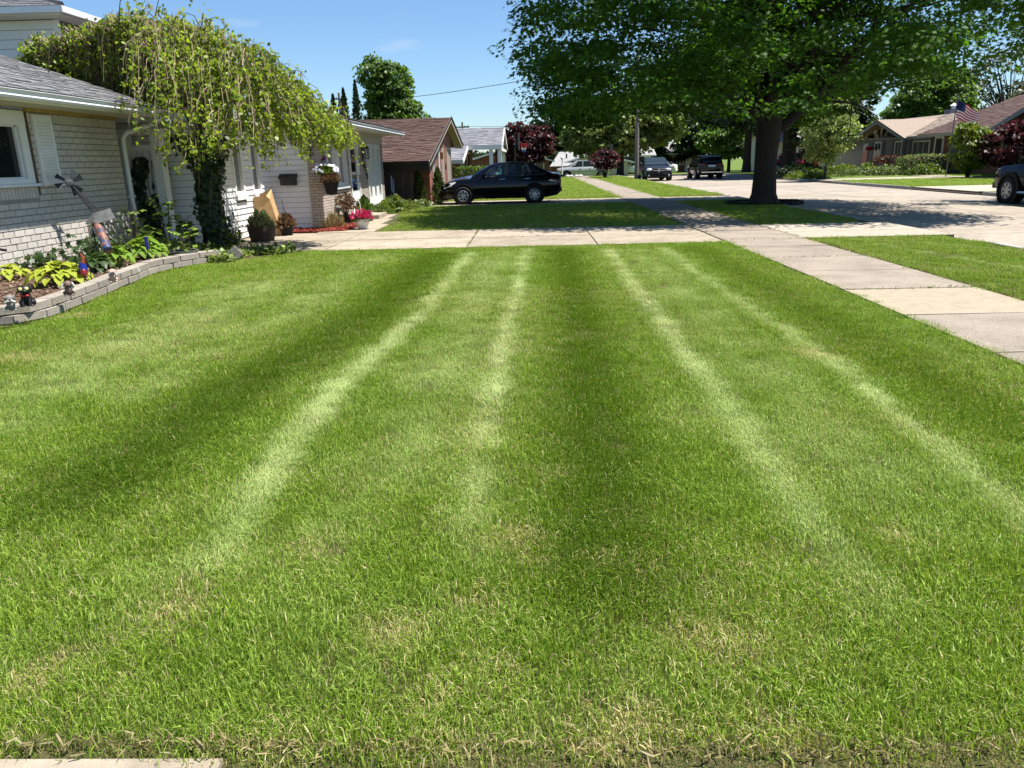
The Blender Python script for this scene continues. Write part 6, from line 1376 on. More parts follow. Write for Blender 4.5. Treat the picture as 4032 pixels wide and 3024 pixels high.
# ------------------------------------------------------------------ small ornaments standing on the edging and in the bed
M['resin_black'] = mat('black_resin', (.010, .010, .011), rough=.5, var=.3, scale=20); M['resin_grey'] = mat('grey_resin', (.20, .185, .17), rough=.6, var=.3, scale=25)
M['resin_brown'] = mat('brown_resin', (.16, .105, .085), rough=.6, var=.3, scale=25); M['resin_pink'] = mat('pink_white_resin', (.50, .33, .26), rough=.6, var=.25, scale=25)
M['resin_pale'] = mat('pale_resin', (.55, .53, .5), rough=.6, var=.15, scale=25); M['glow_eye'] = mat('yellow_plastic', (.75, .72, .25), rough=.4, var=.03); M['red_cloth'] = mat('red_bow', (.35, .02, .02), rough=.6, var=.15)
ZT = .186
def sitting_dog(label, pos, s, rz, mt, mt2, paws='side', eyes=None, bow=False):
    t = thing('dog_figurine', label, 'figurine', pos, rz, group='dog figurines on the edging'); b = MB()
    b.ell((0, .03 * s, .17 * s), (.105 * s, .12 * s, .17 * s), 14, 9).ell((0, -.02 * s, .36 * s), (.115 * s, .105 * s, .105 * s), 14, 9).ell((0, -.10 * s, .335 * s), (.06 * s, .055 * s, .045 * s), 10, 7)
    for sg in (1, -1):
        b.ell((sg * .105 * s, .07 * s, .075 * s), (.06 * s, .10 * s, .075 * s), 10, 7).ell((sg * .095 * s, -.055 * s, .03 * s), (.045 * s, .075 * s, .03 * s), 8, 6).ell((sg * .115 * s, .0, .37 * s), (.028 * s, .05 * s, .07 * s), 8, 6)
    bd = b.build('body', M[mt], t, smooth=True, local=True)
    for sg in (1, -1):
        if paws == 'eyes': MB().tube([(sg * .105 * s, -.02 * s, .23 * s), (sg * .12 * s, -.12 * s, .26 * s), (sg * .045 * s, -.135 * s, .385 * s)], [.035 * s, .03 * s, .032 * s], 8).build('front_leg', M[mt2], t, smooth=True, local=True)
        elif paws == 'ears': MB().tube([(sg * .105 * s, -.02 * s, .23 * s), (sg * .17 * s, -.06 * s, .28 * s), (sg * .12 * s, -.03 * s, .40 * s)], [.035 * s, .03 * s, .032 * s], 8).build('front_leg', M[mt2], t, smooth=True, local=True)
        elif paws == 'mouth': MB().tube([(sg * .105 * s, -.02 * s, .23 * s), (sg * .11 * s, -.13 * s, .27 * s), (sg * .025 * s, -.155 * s, .315 * s)], [.035 * s, .03 * s, .032 * s], 8).build('front_leg', M[mt2], t, smooth=True, local=True)
        else: MB().tube([(sg * .06 * s, -.06 * s, .22 * s), (sg * .065 * s, -.10 * s, .1 * s), (sg * .065 * s, -.12 * s, .02 * s)], [.035 * s, .03 * s, .036 * s], 8).build('front_leg', M[mt2], t, smooth=True, local=True)
    if eyes:
        for sg in (1, -1): MB().lathe([(0, .012), (.033 * s, .008), (.036 * s, -.01)], 12, (sg * .058 * s, -.108 * s, .40 * s), ((1, 0, 0), (0, .2, 1), (0, -1, .2))).build('eye', M['glow_eye'], t, local=True)
    if bow: MB().ell((-.045 * s, -.115 * s, .245 * s), (.045 * s, .02 * s, .03 * s), 8, 6).ell((.045 * s, -.115 * s, .245 * s), (.045 * s, .02 * s, .03 * s), 8, 6).build('bow_tie', M['red_cloth'], t, smooth=True, local=True)
    MB().ell((0, -.15 * s, .355 * s), (.02 * s, .014 * s, .014 * s), 6, 5).build('nose', M['resin_black'], bd, local=True)
def on_edge(px_, py_, z=ZT): return tuple(ground(px_, py_, z))
sitting_dog('grey dog figurine covering one ear, at the left end of the edging', on_edge(48, 1224), .36, .55, 'resin_grey', 'resin_pale', 'mouth')
sitting_dog('black dog figurine with round yellow eyes and red bow tie', on_edge(110, 1207), .49, .45, 'resin_black', 'resin_black', 'side', True, True)
sitting_dog('brown-grey dog figurine in front of the golden hosta', on_edge(274, 1164), .37, .55, 'resin_brown', 'resin_pale', 'ears')
sitting_dog('pink and white dog figurine by the windmill foot', on_edge(448, 1110), .36, .5, 'resin_pink', 'resin_pale', 'eyes')
gl = lambda n_, c: mat(n_, c, rough=.08, var=.2, scale=8, spec=.7, coat=.5)
M['glass_blue'] = gl('cobalt_glass', (.012, .02, .22)); M['glass_red'] = gl('red_glass', (.22, .010, .010)); M['glass_orange'] = gl('orange_glass', (.30, .05, .01))
bp_ = np.array(ground(338, 1120, G)); bird = thing('glass_lantern', 'red and blue swirled glass ornament hanging on a thin curved wire in the bed', 'ornament', tuple(bp_))
MB().lathe([(0, .07), (.04, .10), (.058, .18), (.05, .24), (.035, .28), (0, .285)], 14, bp_).build('blue_bowl', M['glass_blue'], bird, smooth=True)
MB().ell(bp_ + np.array([.02, -.03, .15]), (.045, .045, .06), 12, 8).build('red_swirl', M['glass_red'], bird, smooth=True)
MB().tube([bp_ + np.array([.01, 0, .27]), bp_ + np.array([.03, 0, .34]), bp_ + np.array([.0, 0, .40])], [.03, .022, .006], 8).build('flame', M['glass_orange'], bird, smooth=True)
MB().tube([bp_ + np.array([.06, .02, -.02]), bp_ + np.array([.08, .02, .15]), bp_ + np.array([.05, .02, .36]), bp_ + np.array([-.02, .02, .46]), bp_ + np.array([-.08, .02, .36]), bp_ + np.array([-.09, .02, .1])], .006, 5).build('wire', M['black_metal'], bird)
fp = np.array(ground(590, 1040, G)); fl_ = thing('glass_flower', 'cobalt blue glass flower stake in the green hosta', 'ornament', tuple(fp))
MB().tube([fp + np.array([0, 0, -.02]), fp + np.array([0, 0, .22])], .007, 5).build('stake', M['black_metal'], fl_)
MB().lathe([(.004, .20), (.022, .24), (.030, .30), (.026, .36), (.034, .42), (.028, .42), (.012, .30)], 10, fp).build('glass_bloom', M['glass_blue'], fl_, smooth=True)
# shepherd's hook with a black hanger at the left edge
hk = thing('shepherd_hook', 'thin black shepherd hook by the wall at the left edge of the view', 'garden hook', (-7.05, 9.75, G))
MB().tube([(-7.05, 9.75, G - .05), (-7.09, 9.75, G + .5), (-7.12, 9.75, 1.0), (-7.2, 9.75, 1.12), (-7.3, 9.75, 1.02)], .010, 6).build('rod', M['black_metal'], hk)
MB().tube([wp(-40, 975, 9.9), wp(24, 986, 9.9)], .018, 6).build('crossbar', M['black_metal'], hk)
M['marker'] = mat('white_plastic', (.7, .7, .68), rough=.5, var=.05)
for (px_, py_, lb_) in ((549, 1068, 'white plastic plant marker behind the edging blocks'),):
    p = np.array(ground(px_, py_, ZT)); tag(MB().bar(p, p + np.array([-.02, 0, .06]), .012, .004).build('plant_marker', M['marker']), lb_, 'plant marker')
# ------------------------------------------------------------------ things by the white house
M['barrel_wood'] = mat('stained_barrel_wood', (.055, .036, .022), rough=.75, var=.35, scale=8, stretch=(9, 9, 1), isl=.2, bump=.4)
M['kraft'] = mat('kraft_paper', (.46, .29, .13), rough=.75, var=.12, scale=6, bump=.3, bscale=12)
M['dead'] = leafmat('dead_leaf', (.13, .075, .040), trans=(.12, .06, .03), var=.45, hue=(.20, .13, .07), tfac=.2)
M['dry_grass'] = leafmat('dry_grass', (.36, .28, .14), trans=(.2, .15, .07), var=.35, hue=(.22, .20, .07), tfac=.25)
M['weed_pale'] = leafmat('pale_weed', (.26, .34, .10), trans=(.34, .42, .10), var=.35, hue=(.34, .36, .14), tfac=.3); M['petal_white'] = leafmat('white_petal', (.72, .70, .76), trans=(.5, .5, .55), var=.1, hue=(.70, .64, .76), tfac=.25, clump=.03)
M['petal_pink'] = leafmat('pink_petal', (.58, .03, .13), trans=(.5, .02, .1), var=.25, hue=(.65, .08, .20), tfac=.25, clump=.05)
M['petal_dark'] = leafmat('dark_petal', (.10, .012, .05), var=.3, tfac=.2); M['bowl_white'] = mat('pale_grey_pot', (.62, .61, .58), rough=.5, var=.06)
def plant_in(parent, name, c, r, h, n, size, leaf, shape='oval', up=.3, z0=0):
    d = rdir(n); d[:, 2] = np.abs(d[:, 2]); q = RNG.random((n, 1)) ** .4
    C = np.array(c) + d * q * np.array([r, r, h]) + np.array([0, 0, z0])
    return leaves(name, C, d + np.array([0, 0, up]) + rdir(n) * .5, rdir(n) * .7 + d * .6, RNG.uniform(size * .7, size * 1.3, n), M[leaf], parent, shape)
bp = (-5.75, 16.45, .0); ba = thing('barrel_planter', 'brown half-barrel planter with grassy weeds by the white siding', 'planter', bp)
nst = 16
for i in range(nst):
    a0, a1 = 2 * math.pi * i / nst + .015, 2 * math.pi * (i + 1) / nst - .015; b = MB(); ring = []
    for z, r in ((0, .235), (.12, .265), (.28, .29), (.33, .295)): ring.append([(bp[0] + rr * math.cos(a), bp[1] + rr * math.sin(a), z) for a, rr in ((a0, r), (a1, r), (a1, r - .03), (a0, r - .03))])
    vs = [p for r in ring for p in r]; b.add(vs, [(k * 4 + j, k * 4 + (j + 1) % 4, k * 4 + 4 + (j + 1) % 4, k * 4 + 4 + j) for k in range(3) for j in range(4)] + [(0, 1, 2, 3), (12, 15, 14, 13)]); b.build('stave', M['barrel_wood'], ba)
MB().lathe([(.268, .10), (.272, .10), (.275, .125), (.270, .125)], 24, bp).lathe([(.292, .25), (.296, .25), (.298, .275), (.293, .275)], 24, bp).build('hoop', M['barrel_wood'], ba); MB().lathe([(0, .30), (.27, .30)], 16, bp).build('soil', M['soil'], ba)
plant_in(ba, 'foliage', (bp[0], bp[1], .28), .26, .36, 150, .13, 'weed_pale', 'oval', 1.6); plant_in(ba, 'dry_stems', (bp[0], bp[1], .28), .28, .28, 260, .22, 'dry_grass', 'blade', 1.8)
gp = (-6.0, 18.0, 0); bg_ = thing('paper_bag', 'open brown paper yard-waste bag leaning against the siding', 'paper bag', gp)
b = MB(); lean = np.array([-.36, .05, 0]); prof_b = [(0, 0), (.30, .05), (.62, .1), (.80, .12), (.97, .16)]
A = []
for z, s in ((0, 0), (.25, .04), (.5, .08), (.70, .12)):
    o = np.array([gp[0], gp[1], z]) + lean * z * 1.1; w_ = .22 + s * .6
    A.append([o + np.array([x * w_, y, z_]) for x, y, z_ in ((-1, -.15, -.10 * z), (.05, -.17 + .02 * z, .02), (1, -.14, .16 * z), (1, .15, .16 * z), (0, .17, .02), (-1, .15, -.10 * z))])
tops = (-.03, .03, -.05, .10, .07, .05)
A.append([A[-1][i] + np.array([-.07 + .03 * (i % 2), (-.02 if i < 3 else .02), .13 + tops[i]]) for i in range(6)])
vs = [p for r in A for p in r]; b.add(vs, [(k * 6 + j, k * 6 + (j + 1) % 6, k * 6 + 6 + (j + 1) % 6, k * 6 + 6 + j) for k in range(4) for j in range(6)] + [(0, 1, 2, 3, 4, 5)]); b.build('bag', M['kraft'], bg_)
def pot(name, label, p, r, h, mt, cat='flower pot', group=None, taper=.75):
    t = thing(name, label, cat, p, group=group); MB().lathe([(0, 0), (r * taper, 0), (r * .98, h * .88), (r * 1.06, h * .88), (r * 1.06, h), (r * .95, h), (r * .9, h * .85), (0, h * .85)], 20, p).build('pot', M[mt], t, smooth=True); return t
p1 = (-5.62, 17.75, 0); t = pot('dead_plant_pot', 'black hanging pot of dead brown flowers set on the driveway beside the paper bag', p1, .155, .25, 'black_plastic'); plant_in(t, 'dead_foliage', (p1[0], p1[1], .2), .24, .30, 420, .085, 'dead'); MB().tube([(p1[0] - .12, p1[1], .25), (p1[0] - .02, p1[1], .62), (p1[0] - .05, p1[1], .82)], .007, 4).tube([(p1[0] + .12, p1[1], .25), (p1[0] - .02, p1[1], .62)], .005, 4).build('hanger', M['black_plastic'], t)
p2 = (-4.12, 18.95, .012); t = pot('flower_bowl', 'pale bowl pot of bright pink flowers with a white hook handle', p2, .20, .24, 'bowl_white', taper=.5); plant_in(t, 'foliage', (p2[0], p2[1], .2), .27, .2, 420, .07, 'leaf_bush'); plant_in(t, 'blossoms', (p2[0], p2[1], .27), .30, .22, 300, .075, 'petal_pink'); MB().tube([(p2[0], p2[1], .2), (p2[0] - .02, p2[1], .62), (p2[0] - .05, p2[1], .70), (p2[0] - .1, p2[1], .68), (p2[0] - .11, p2[1], .62)], .010, 5).build('hook_handle', M['marker'], t)
p3 = (-4.85, 20.4, .03); t = pot('dead_shrub_pot', 'leafless brown shrub in a black pot against the pale brick', p3, .17, .24, 'black_plastic')
b = MB()
for i in range(26):
    a = RNG.uniform(0, 6.28); e = np.array([p3[0] + .30 * math.cos(a) * RNG.random() ** .5, p3[1] + .30 * math.sin(a) * RNG.random() ** .5, RNG.uniform(.45, .80)]); b.tube([(p3[0], p3[1], .2), ((p3[0] + e[0]) / 2, (p3[1] + e[1]) / 2, .42), e], [.010, .006, .003], 4)
b.build('twigs', M['twig_dark'], t, kind='stuff'); plant_in(t, 'dead_foliage', (p3[0], p3[1], .42), .32, .42, 520, .06, 'dead')
p4 = (-4.95, 19.35, .03); t = thing('dry_grass_clump', 'straw-coloured dry perennial clump in the red mulch', 'plant', p4); plant_in(t, 'foliage', p4, .36, .38, 520, .16, 'dry_grass', 'blade', 1.2); MB().tube([p4, (p4[0], p4[1], .2)], .02, 5).build('crown', M['dead'], t)
p5 = (-4.92, 19.9, .03); t = thing('path_light', 'black solar path light in the red mulch beside the dry clump', 'path light', p5); MB().tube([p5, (p5[0], p5[1], .36)], .012, 5).build('stake', M['black_plastic'], t); MB().lathe([(.03, .36), (.06, .38), (.06, .48), (.09, .48), (.07, .52), (.02, .55), (0, .55)], 12, (p5[0], p5[1], 0)).build('lamp', M['grey_plastic'], t)
p6 = (-4.62, 21.6, .0); t = pot('green_plant_pot', 'black pot with a few tall green leaves near the storm door', p6, .17, .26, 'black_plastic'); plant_in(t, 'foliage', (p6[0], p6[1], .22), .22, .42, 60, .22, 'leaf_bush', 'oval', 1.2)
# hanging baskets on a scrolled bracket
br = thing('hanging_bracket', 'black scrolled iron bracket on the pale brick wall', 'bracket', (-5.3, 19.17, 1.95)); q = lambda d, z: (-5.3 + .40 * d / .44, 19.165 - .24 * d / .44, z)
MB().tube([q(.0, 1.72), q(.0, 2.14)], .012, 5).tube([q(.0, 2.08), q(.2, 2.05), q(.42, 2.03), q(.44, 1.97)], .011, 5).tube([q(.0, 1.82), q(.10, 1.98), q(.25, 2.04)], .010, 5).tube([q(.0, 1.80), q(.06, 1.76), q(.08, 1.80), q(.06, 1.83)], .009, 5).build('bracket', M['black_metal'], br)
hb = (-4.90, 18.92, 1.42); t = thing('hanging_basket', 'hanging basket of white petunias on the scrolled bracket', 'hanging basket', hb)
MB().lathe([(0, -.18), (.10, -.18), (.16, -.02), (.17, 0), (.14, 0)], 18, hb).build('basket', M['black_plastic'], t, smooth=True); MB().tube([(hb[0] - .14, hb[1], hb[2]), (hb[0], hb[1] + .05, 1.98), (hb[0] + .14, hb[1], hb[2])], .004, 4).tube([(hb[0], hb[1] + .14, hb[2]), (hb[0], hb[1] + .05, 1.98)], .004, 4).build('wires', M['black_metal'], t)
plant_in(t, 'foliage', (hb[0], hb[1], hb[2] - .08), .27, .26, 560, .075, 'leaf_bush')
def flowers(parent, pts, r, leaf, mt_c):
    """each flower five petals round a centre"""
    C, T, N_, S = [], [], [], []
    for p, nrm in pts:
        u, v, w = basis(nrm)
        for k in range(5):
            a = k * 1.2566; d = u * math.cos(a) + v * math.sin(a); C.append(p + d * r * .5); T.append(d); N_.append(w + d * .15); S.append(r * 1.15)
    leaves('blossoms', np.array(C), np.array(T), np.array(N_), np.array(S), M[leaf], parent, 'heart')
pts = []
for i in range(40):
    d = rdir(1)[0]; d[2] = abs(d[2]) * .9 - .1; d[1] = -abs(d[1]) if RNG.random() < .7 else d[1]; pts.append((np.array(hb) + d * np.array([.33, .30, .24]) + np.array([0, 0, -.02]), unit(d + np.array([.1, -.6, .3]))))
flowers(t, pts, .034, 'petal_white', None); pts = [(np.array(hb) + np.array([.02 + RNG.normal() * .04, -.1, .27 + RNG.normal() * .02]), np.array([0, -1., .4])) for i in range(4)] + [(np.array(hb) + np.array([.27, -.1, .02]), np.array([.3, -1., .3]))]; flowers(t, pts, .04, 'petal_dark', None)
hp = (-4.78, 18.85, 1.20); t = thing('hanging_pot', 'black hanging pot of dead brown flowers just below the petunias', 'hanging basket', hp); MB().lathe([(0, -.34), (.12, -.34), (.19, -.06), (.21, 0), (.17, 0), (.15, -.05), (0, -.05)], 20, hp).build('pot', M['black_plastic'], t, smooth=True); plant_in(t, 'dead_foliage', (hp[0], hp[1], hp[2] - .05), .27, .26, 620, .062, 'dead'); MB().tube([(hp[0] - .17, hp[1], hp[2]), (-4.90, 18.97, 1.98)], .004, 4).tube([(hp[0] + .17, hp[1], hp[2]), (-4.90, 18.97, 1.98)], .004, 4).build('wires', M['black_metal'], t)
# weeds and border plants between the white house and lawn
for i, (x, y, rx, h, n, lf, lb_) in enumerate(((-4.72, 24.6, .45, .42, 420, 'leaf_bush', 'leafy border plant by the tall front window, nearest the walk'), (-4.6, 25.9, .55, .5, 520, 'leaf_lime', 'yellow-green border plant under the tall front window'), (-4.75, 27.3, .6, .55, 560, 'leaf_bush', 'green border plant at the house corner in front of the lattice'), (-4.95, 28.2, .6, .5, 520, 'leaf_grey', 'grey-green border plant in front of the lattice porch'), (-4.3, 27.4, .5, .34, 420, 'leaf_lime', 'low pale border plant beside the shaded lawn'), (-4.0, 28.6, .5, .3, 360, 'leaf_variegated', 'low variegated border plant at the foot of the evergreen shrubs'))):
    shrub('border_plant', lb_, (x, y, 0), (rx, rx, h), n, lf, .13, 'oval' if i % 2 else 'blade', cat='plant', group='border plants by the lattice porch')
# striped cloth on the porch
M['cloth_blue'] = mat('blue_cloth', (.05, .08, .25), rough=.8, var=.2); fl = thing('porch_flag', 'small white and blue cloth flag hanging inside the lattice porch', 'flag', (-5.05, 28.85, 1.2)); 
for i in range(5): MB().box(-5.10 + .03 * i, -5.08 + .03 * i + .012, 28.74, 28.78, .45 + .06 * (i % 2), 1.15 - .06 * i).build('stripe', M['white_paint'] if i % 2 else M['cloth_blue'], fl)
# ------------------------------------------------------------------ street furniture
M['pole_steel'] = mat('grey_concrete_pole', (.17, .155, .14), rough=.8, var=.2, scale=5)
lp = thing('light_pole', 'tall grey light pole on the grass strip by the far kerb', 'street light', (7.75, 57.4, 0)); MB().tube([(7.75, 57.4, -.1), (7.72, 57.4, 4), (7.68, 57.4, 8.4)], [.17, .14, .10], 12).build('pole', M['pole_steel'], lp, smooth=True)
MB().tube([(7.68, 57.4, 8.3), (8.2, 57.4, 8.75), (9.6, 57.4, 8.9)], .05, 6).build('arm', M['pole_steel'], lp); MB().ell((9.9, 57.4, 8.88), (.4, .16, .1), 10, 6).build('lamp_head', M['grey_plastic'], lp, smooth=True)
sg = thing('street_sign', 'narrow street sign seen edge-on on a steel post by the small burgundy maple', 'sign', (6.85, 66.5, 0)); MB().tube([(6.85, 66.5, -.05), (6.85, 66.5, 2.55)], .05, 6).build('post', M['galv'], sg); MB().box(6.72, 6.98, 66.42, 66.46, 2.1, 2.6).build('plate', M['galv'], sg); MB().box(6.78, 7.1, 66.40, 66.44, .75, 1.15).build('notice', M['plate'], sg)
yl = thing('lamp_post', 'white yard lamp post with pointed cap in front of the silver pickup', 'lamp post', (2.83, 68.5, 0)); MB().tube([(2.83, 68.5, 0), (2.83, 68.5, 1.45)], .055, 8).build('post', M['white_paint'], yl); MB().lathe([(.06, 1.45), (.12, 1.5), (.13, 1.66), (.05, 1.78), (0, 1.86)], 10, (2.83, 68.5, 0)).build('lamp_cap', M['white_paint'], yl); MB().lathe([(.22, 0), (.24, .22), (0, .22)], 12, (2.83, 68.5, 0)).build('base_pot', M['black_plastic'], yl)
for i, (x, lb_) in enumerate(((2.0, 'whitewashed garden stone farthest left of the white lamp post'), (2.35, 'whitewashed garden stone just left of the white lamp post'), (3.3, 'whitewashed garden stone just right of the white lamp post'), (3.62, 'second whitewashed garden stone right of the white lamp post'), (4.05, 'third whitewashed garden stone right of the white lamp post'), (4.4, 'whitewashed garden stone farthest right of the white lamp post'))): tag(MB().ell((x, 68.3, .08), (.16 + .03 * (i % 3), .14, .12), 8, 6).build('garden_stone', M['bowl_white']), lb_, 'stone', 'whitewashed stones')
hoop = thing('basketball_hoop', 'portable basketball hoop with red white and blue net by the burgundy maple', 'basketball hoop', (-1.05, 60, 0))
MB().tube([(-1.05, 60, 0), (-1.05, 60, 2.3), (-.85, 60, 3.0)], .07, 8).build('pole', M['black_metal'], hoop); MB().box(-.80, -.74, 59.2, 60.9, 2.25, 3.4).build('backboard', M['grey_plastic'], hoop); MB().tube([(-.40 + .24 * math.cos(a), 60 + .24 * math.sin(a), 2.68) for a in np.linspace(0, 6.283, 15)], .022, 5).bar((-.74, 60, 2.68), (-.6, 60, 2.68), .05).build('rim', M['paint_red'], hoop)
M['net_red'] = mat('red_net', (.60, .03, .05), rough=.7, var=.1); M['net_blue'] = mat('blue_net', (.05, .10, .35), rough=.7, var=.1)
for nm, mt, z0, z1, r0, r1 in (('net_top', 'net_red', 2.66, 2.42, .24, .18), ('net_middle', 'white_paint', 2.42, 2.24, .18, .13), ('net_foot', 'net_blue', 2.24, 2.10, .13, .12)):
    b = MB()
    for k in range(14):
        for s in (1, -1):
            a0 = 2 * math.pi * k / 14; a1 = a0 + s * .45; b.bar((-.40 + r0 * math.cos(a0), 60 + r0 * math.sin(a0), z0), (-.40 + r1 * math.cos(a1), 60 + r1 * math.sin(a1), z1), .02)
    b.build(nm, M[mt], hoop, kind='stuff')
# flagpole across the street
M['flag_red'] = leafmat('flag_red', (.55, .02, .06), trans=(.6, .03, .08), var=.03, clump=.02, tfac=.5, hue=(.55, .02, .06)); M['flag_white'] = leafmat('flag_white', (.8, .79, .8), trans=(.8, .78, .78), var=.02, clump=.02, tfac=.5, hue=(.8, .79, .8)); M['flag_blue'] = leafmat('flag_blue', (.03, .035, .13), trans=(.04, .05, .2), var=.03, clump=.02, tfac=.5, hue=(.03, .035, .13))
FXX, FYY = 24.1, 46.3; fp_ = thing('flagpole', 'flagpole with a drooping stars and stripes flag in front of the umber roofed house', 'flagpole', (FXX, FYY, 0)); MB().tube([(FXX, FYY, 0), (FXX + .10, FYY, 4.3)], .03, 8).build('pole', M['galv'], fp_); MB().ell((FXX + .10, FYY, 4.36), (.06, .06, .06), 8, 6).build('finial', M['galv'], fp_)
def flag_pt(u, v):                                      # u along the fly, v down the hoist; the fly end droops
    x = FXX + .12 + .84 * u + .04 * math.sin(u * 7 + v * 2) ; yo = -.62 * u; z = 4.18 - .95 * v - .62 * u ** 1.15 + .10 * u * v; return (x, FYY + yo + .10 * math.sin(u * 9 + v * 3) * (.3 + u), z)
def flag_patch(name, u0, u1, v0, v1, mt, off=0, par=None):
    n = 12; b = MB(); vs = []
    for s in (.004 + off, -.004 - off):
        for i in range(n + 1):
            for v in (v0, v1): p = flag_pt(u0 + (u1 - u0) * i / n, v); vs.append((p[0], p[1] + s, p[2]))
    k = (n + 1) * 2; fs_ = []
    for i in range(n): a = i * 2; fs_ += [(a, a + 1, a + 3, a + 2), (k + a, k + a + 2, k + a + 3, k + a + 1), (a, a + 2, k + a + 2, k + a), (a + 1, k + a + 1, k + a + 3, a + 3)]
    fs_ += [(0, k, k + 1, 1), (2 * n, 2 * n + 1, k + 2 * n + 1, k + 2 * n)]
    return b.add(vs, fs_).build(name, M[mt], par or fp_)
for i in range(13): flag_patch('stripe', 0 if i > 6 else .40, 1, i / 13, (i + 1) / 13, 'flag_red' if i % 2 == 0 else 'flag_white')
ct = flag_patch('canton', 0, .40, 0, 7 / 13, 'flag_blue', .003); sb_ = MB()
for r in range(9):
    for c in range(6 if r % 2 == 0 else 5):
        u = .40 * (c + (.5 if r % 2 == 0 else 1)) / 6; v = 7 / 13 * (r + .5) / 9; p = flag_pt(u, v)
        vs = [(p[0] + (.02 if k % 2 == 0 else .009) * math.sin(k * math.pi / 5), p[1] - .0105, p[2] + (.02 if k % 2 == 0 else .009) * math.cos(k * math.pi / 5)) for k in range(10)]; sb_.add(vs + [(a, b_ + .003, c_) for a, b_, c_ in vs], [tuple(range(10)), tuple(range(10, 20))[::-1]])
sb_.build('stars', M['flag_white'], ct, kind='stuff')
# utility poles and wires
M['pole_wood'] = mat('weathered_pole_wood', (.15, .12, .095), rough=.9, var=.25, scale=8, stretch=(6, 6, 1))
def upole(label, x, y, h, r=.14, arms=True):
    t = thing('utility_pole', label, 'utility pole', (x, y, 0), group='wooden utility poles'); MB().tube([(x, y, 0), (x, y, h)], [r * 1.2, r * .8], 8).build('pole', M['pole_wood'], t)
    if arms:
        MB().box(x - .9, x + .9, y - .06, y + .06, h - .7, h - .55).build('crossarm', M['pole_wood'], t)
        for dx in (-.8, -.3, .3, .8): MB().lathe([(.04, h - .55), (.05, h - .45), (.0, h - .38)], 6, (x + dx, y, 0)).build('insulator', M['galv'], t)
upole('wooden utility pole rising behind the top of the mulberry', -19.9, 34.5, 12.5, arms=False)
upole('wooden utility pole top behind the arborvitae', -20.6, 88, 9.0); upole('wooden utility pole with crossarm beyond the blue-grey roof', -8.6, 104, 6.4)
M['cable'] = mat('black_cable', (.03, .03, .03), rough=.7, var=.1)
def wire(label, a, b, sag=.4, r=.02):
    a, b = np.array(a, float), np.array(b, float); pts = [a + (b - a) * t - np.array([0, 0, sag * 4 * t * (1 - t)]) for t in np.linspace(0, 1, 14)]; tag(MB().tube(pts, r, 4).build('cable', M['cable']), label, 'cable', 'overhead cables')
wire('overhead cable sloping from the tall tree to the maple', (-20.6, 88, 7.9), (14, 60, 9.6), .7, .025)
wire('faint overhead cable above the blue-grey roof', (-8.6, 104, 5.9), (30, 100, 6.2), .5, .02)
# ------------------------------------------------------------------ mown grass: tufts of real blades set out over the lawns
N = NT('grass_blade'); geo = N.n('ShaderNodeNewGeometry')
tone = N.n('ShaderNodeAttribute', attribute_type='INSTANCER', attribute_name='tone'); dry = N.n('ShaderNodeAttribute', attribute_type='INSTANCER', attribute_name='dry')
hv = N.n('ShaderNodeMixRGB'); hv.inputs['Color1'].default_value = (.105, .19, .014, 1); hv.inputs['Color2'].default_value = (.32, .45, .055, 1)
N.l(geo.outputs['Random Per Island'], hv.inputs['Fac'])
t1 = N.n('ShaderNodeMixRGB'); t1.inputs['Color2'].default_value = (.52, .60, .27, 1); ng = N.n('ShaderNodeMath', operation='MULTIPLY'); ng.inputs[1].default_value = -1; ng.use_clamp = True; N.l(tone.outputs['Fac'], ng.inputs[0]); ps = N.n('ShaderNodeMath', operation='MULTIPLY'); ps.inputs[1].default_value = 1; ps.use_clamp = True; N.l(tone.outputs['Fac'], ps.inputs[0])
t0 = N.n('ShaderNodeMixRGB'); t0.inputs['Color2'].default_value = (.08, .155, .010, 1); N.l(hv.outputs[0], t0.inputs['Color1']); N.l(ng.outputs[0], t0.inputs['Fac']); N.l(t0.outputs[0], t1.inputs['Color1']); N.l(ps.outputs[0], t1.inputs['Fac'])  # dark bands: deeper green with the shade between leaning blades put into the colour
d1 = N.n('ShaderNodeMixRGB'); d1.inputs['Color2'].default_value = (.58, .50, .25, 1); N.l(t1.outputs[0], d1.inputs['Color1'])
rr_ = N.n('ShaderNodeMath', operation='MULTIPLY'); N.l(geo.outputs['Random Per Island'], rr_.inputs[0]); rr_.inputs[1].default_value = 3.77
fr2 = N.n('ShaderNodeMath', operation='FRACT'); N.l(rr_.outputs[0], fr2.inputs[0]); lt = N.n('ShaderNodeMath', operation='LESS_THAN'); N.l(fr2.outputs[0], lt.inputs[0]); N.l(dry.outputs['Fac'], lt.inputs[1]); N.l(lt.outputs[0], d1.inputs['Fac'])
b = N.n('ShaderNodeBsdfPrincipled'); N.l(d1.outputs[0], b.inputs['Base Color']); b.inputs['Roughness'].default_value = .5; b.inputs['Specular IOR Level'].default_value = .25
tr = N.n('ShaderNodeBsdfTranslucent'); sc2 = N.n('ShaderNodeVectorMath', operation='MULTIPLY'); sc2.inputs[1].default_value = (1.5, 1.5, .8); N.l(d1.outputs[0], sc2.inputs[0]); N.l(sc2.outputs[0], tr.inputs['Color'])
mx = N.n('ShaderNodeMixShader'); mx.inputs['Fac'].default_value = .32; N.l(b.outputs[0], mx.inputs[1]); N.l(tr.outputs[0], mx.inputs[2]); N.l(mx.outputs[0], N.out.inputs['Surface']); M['grass'] = N.m
tufts = D.collections.new('grass_tufts')
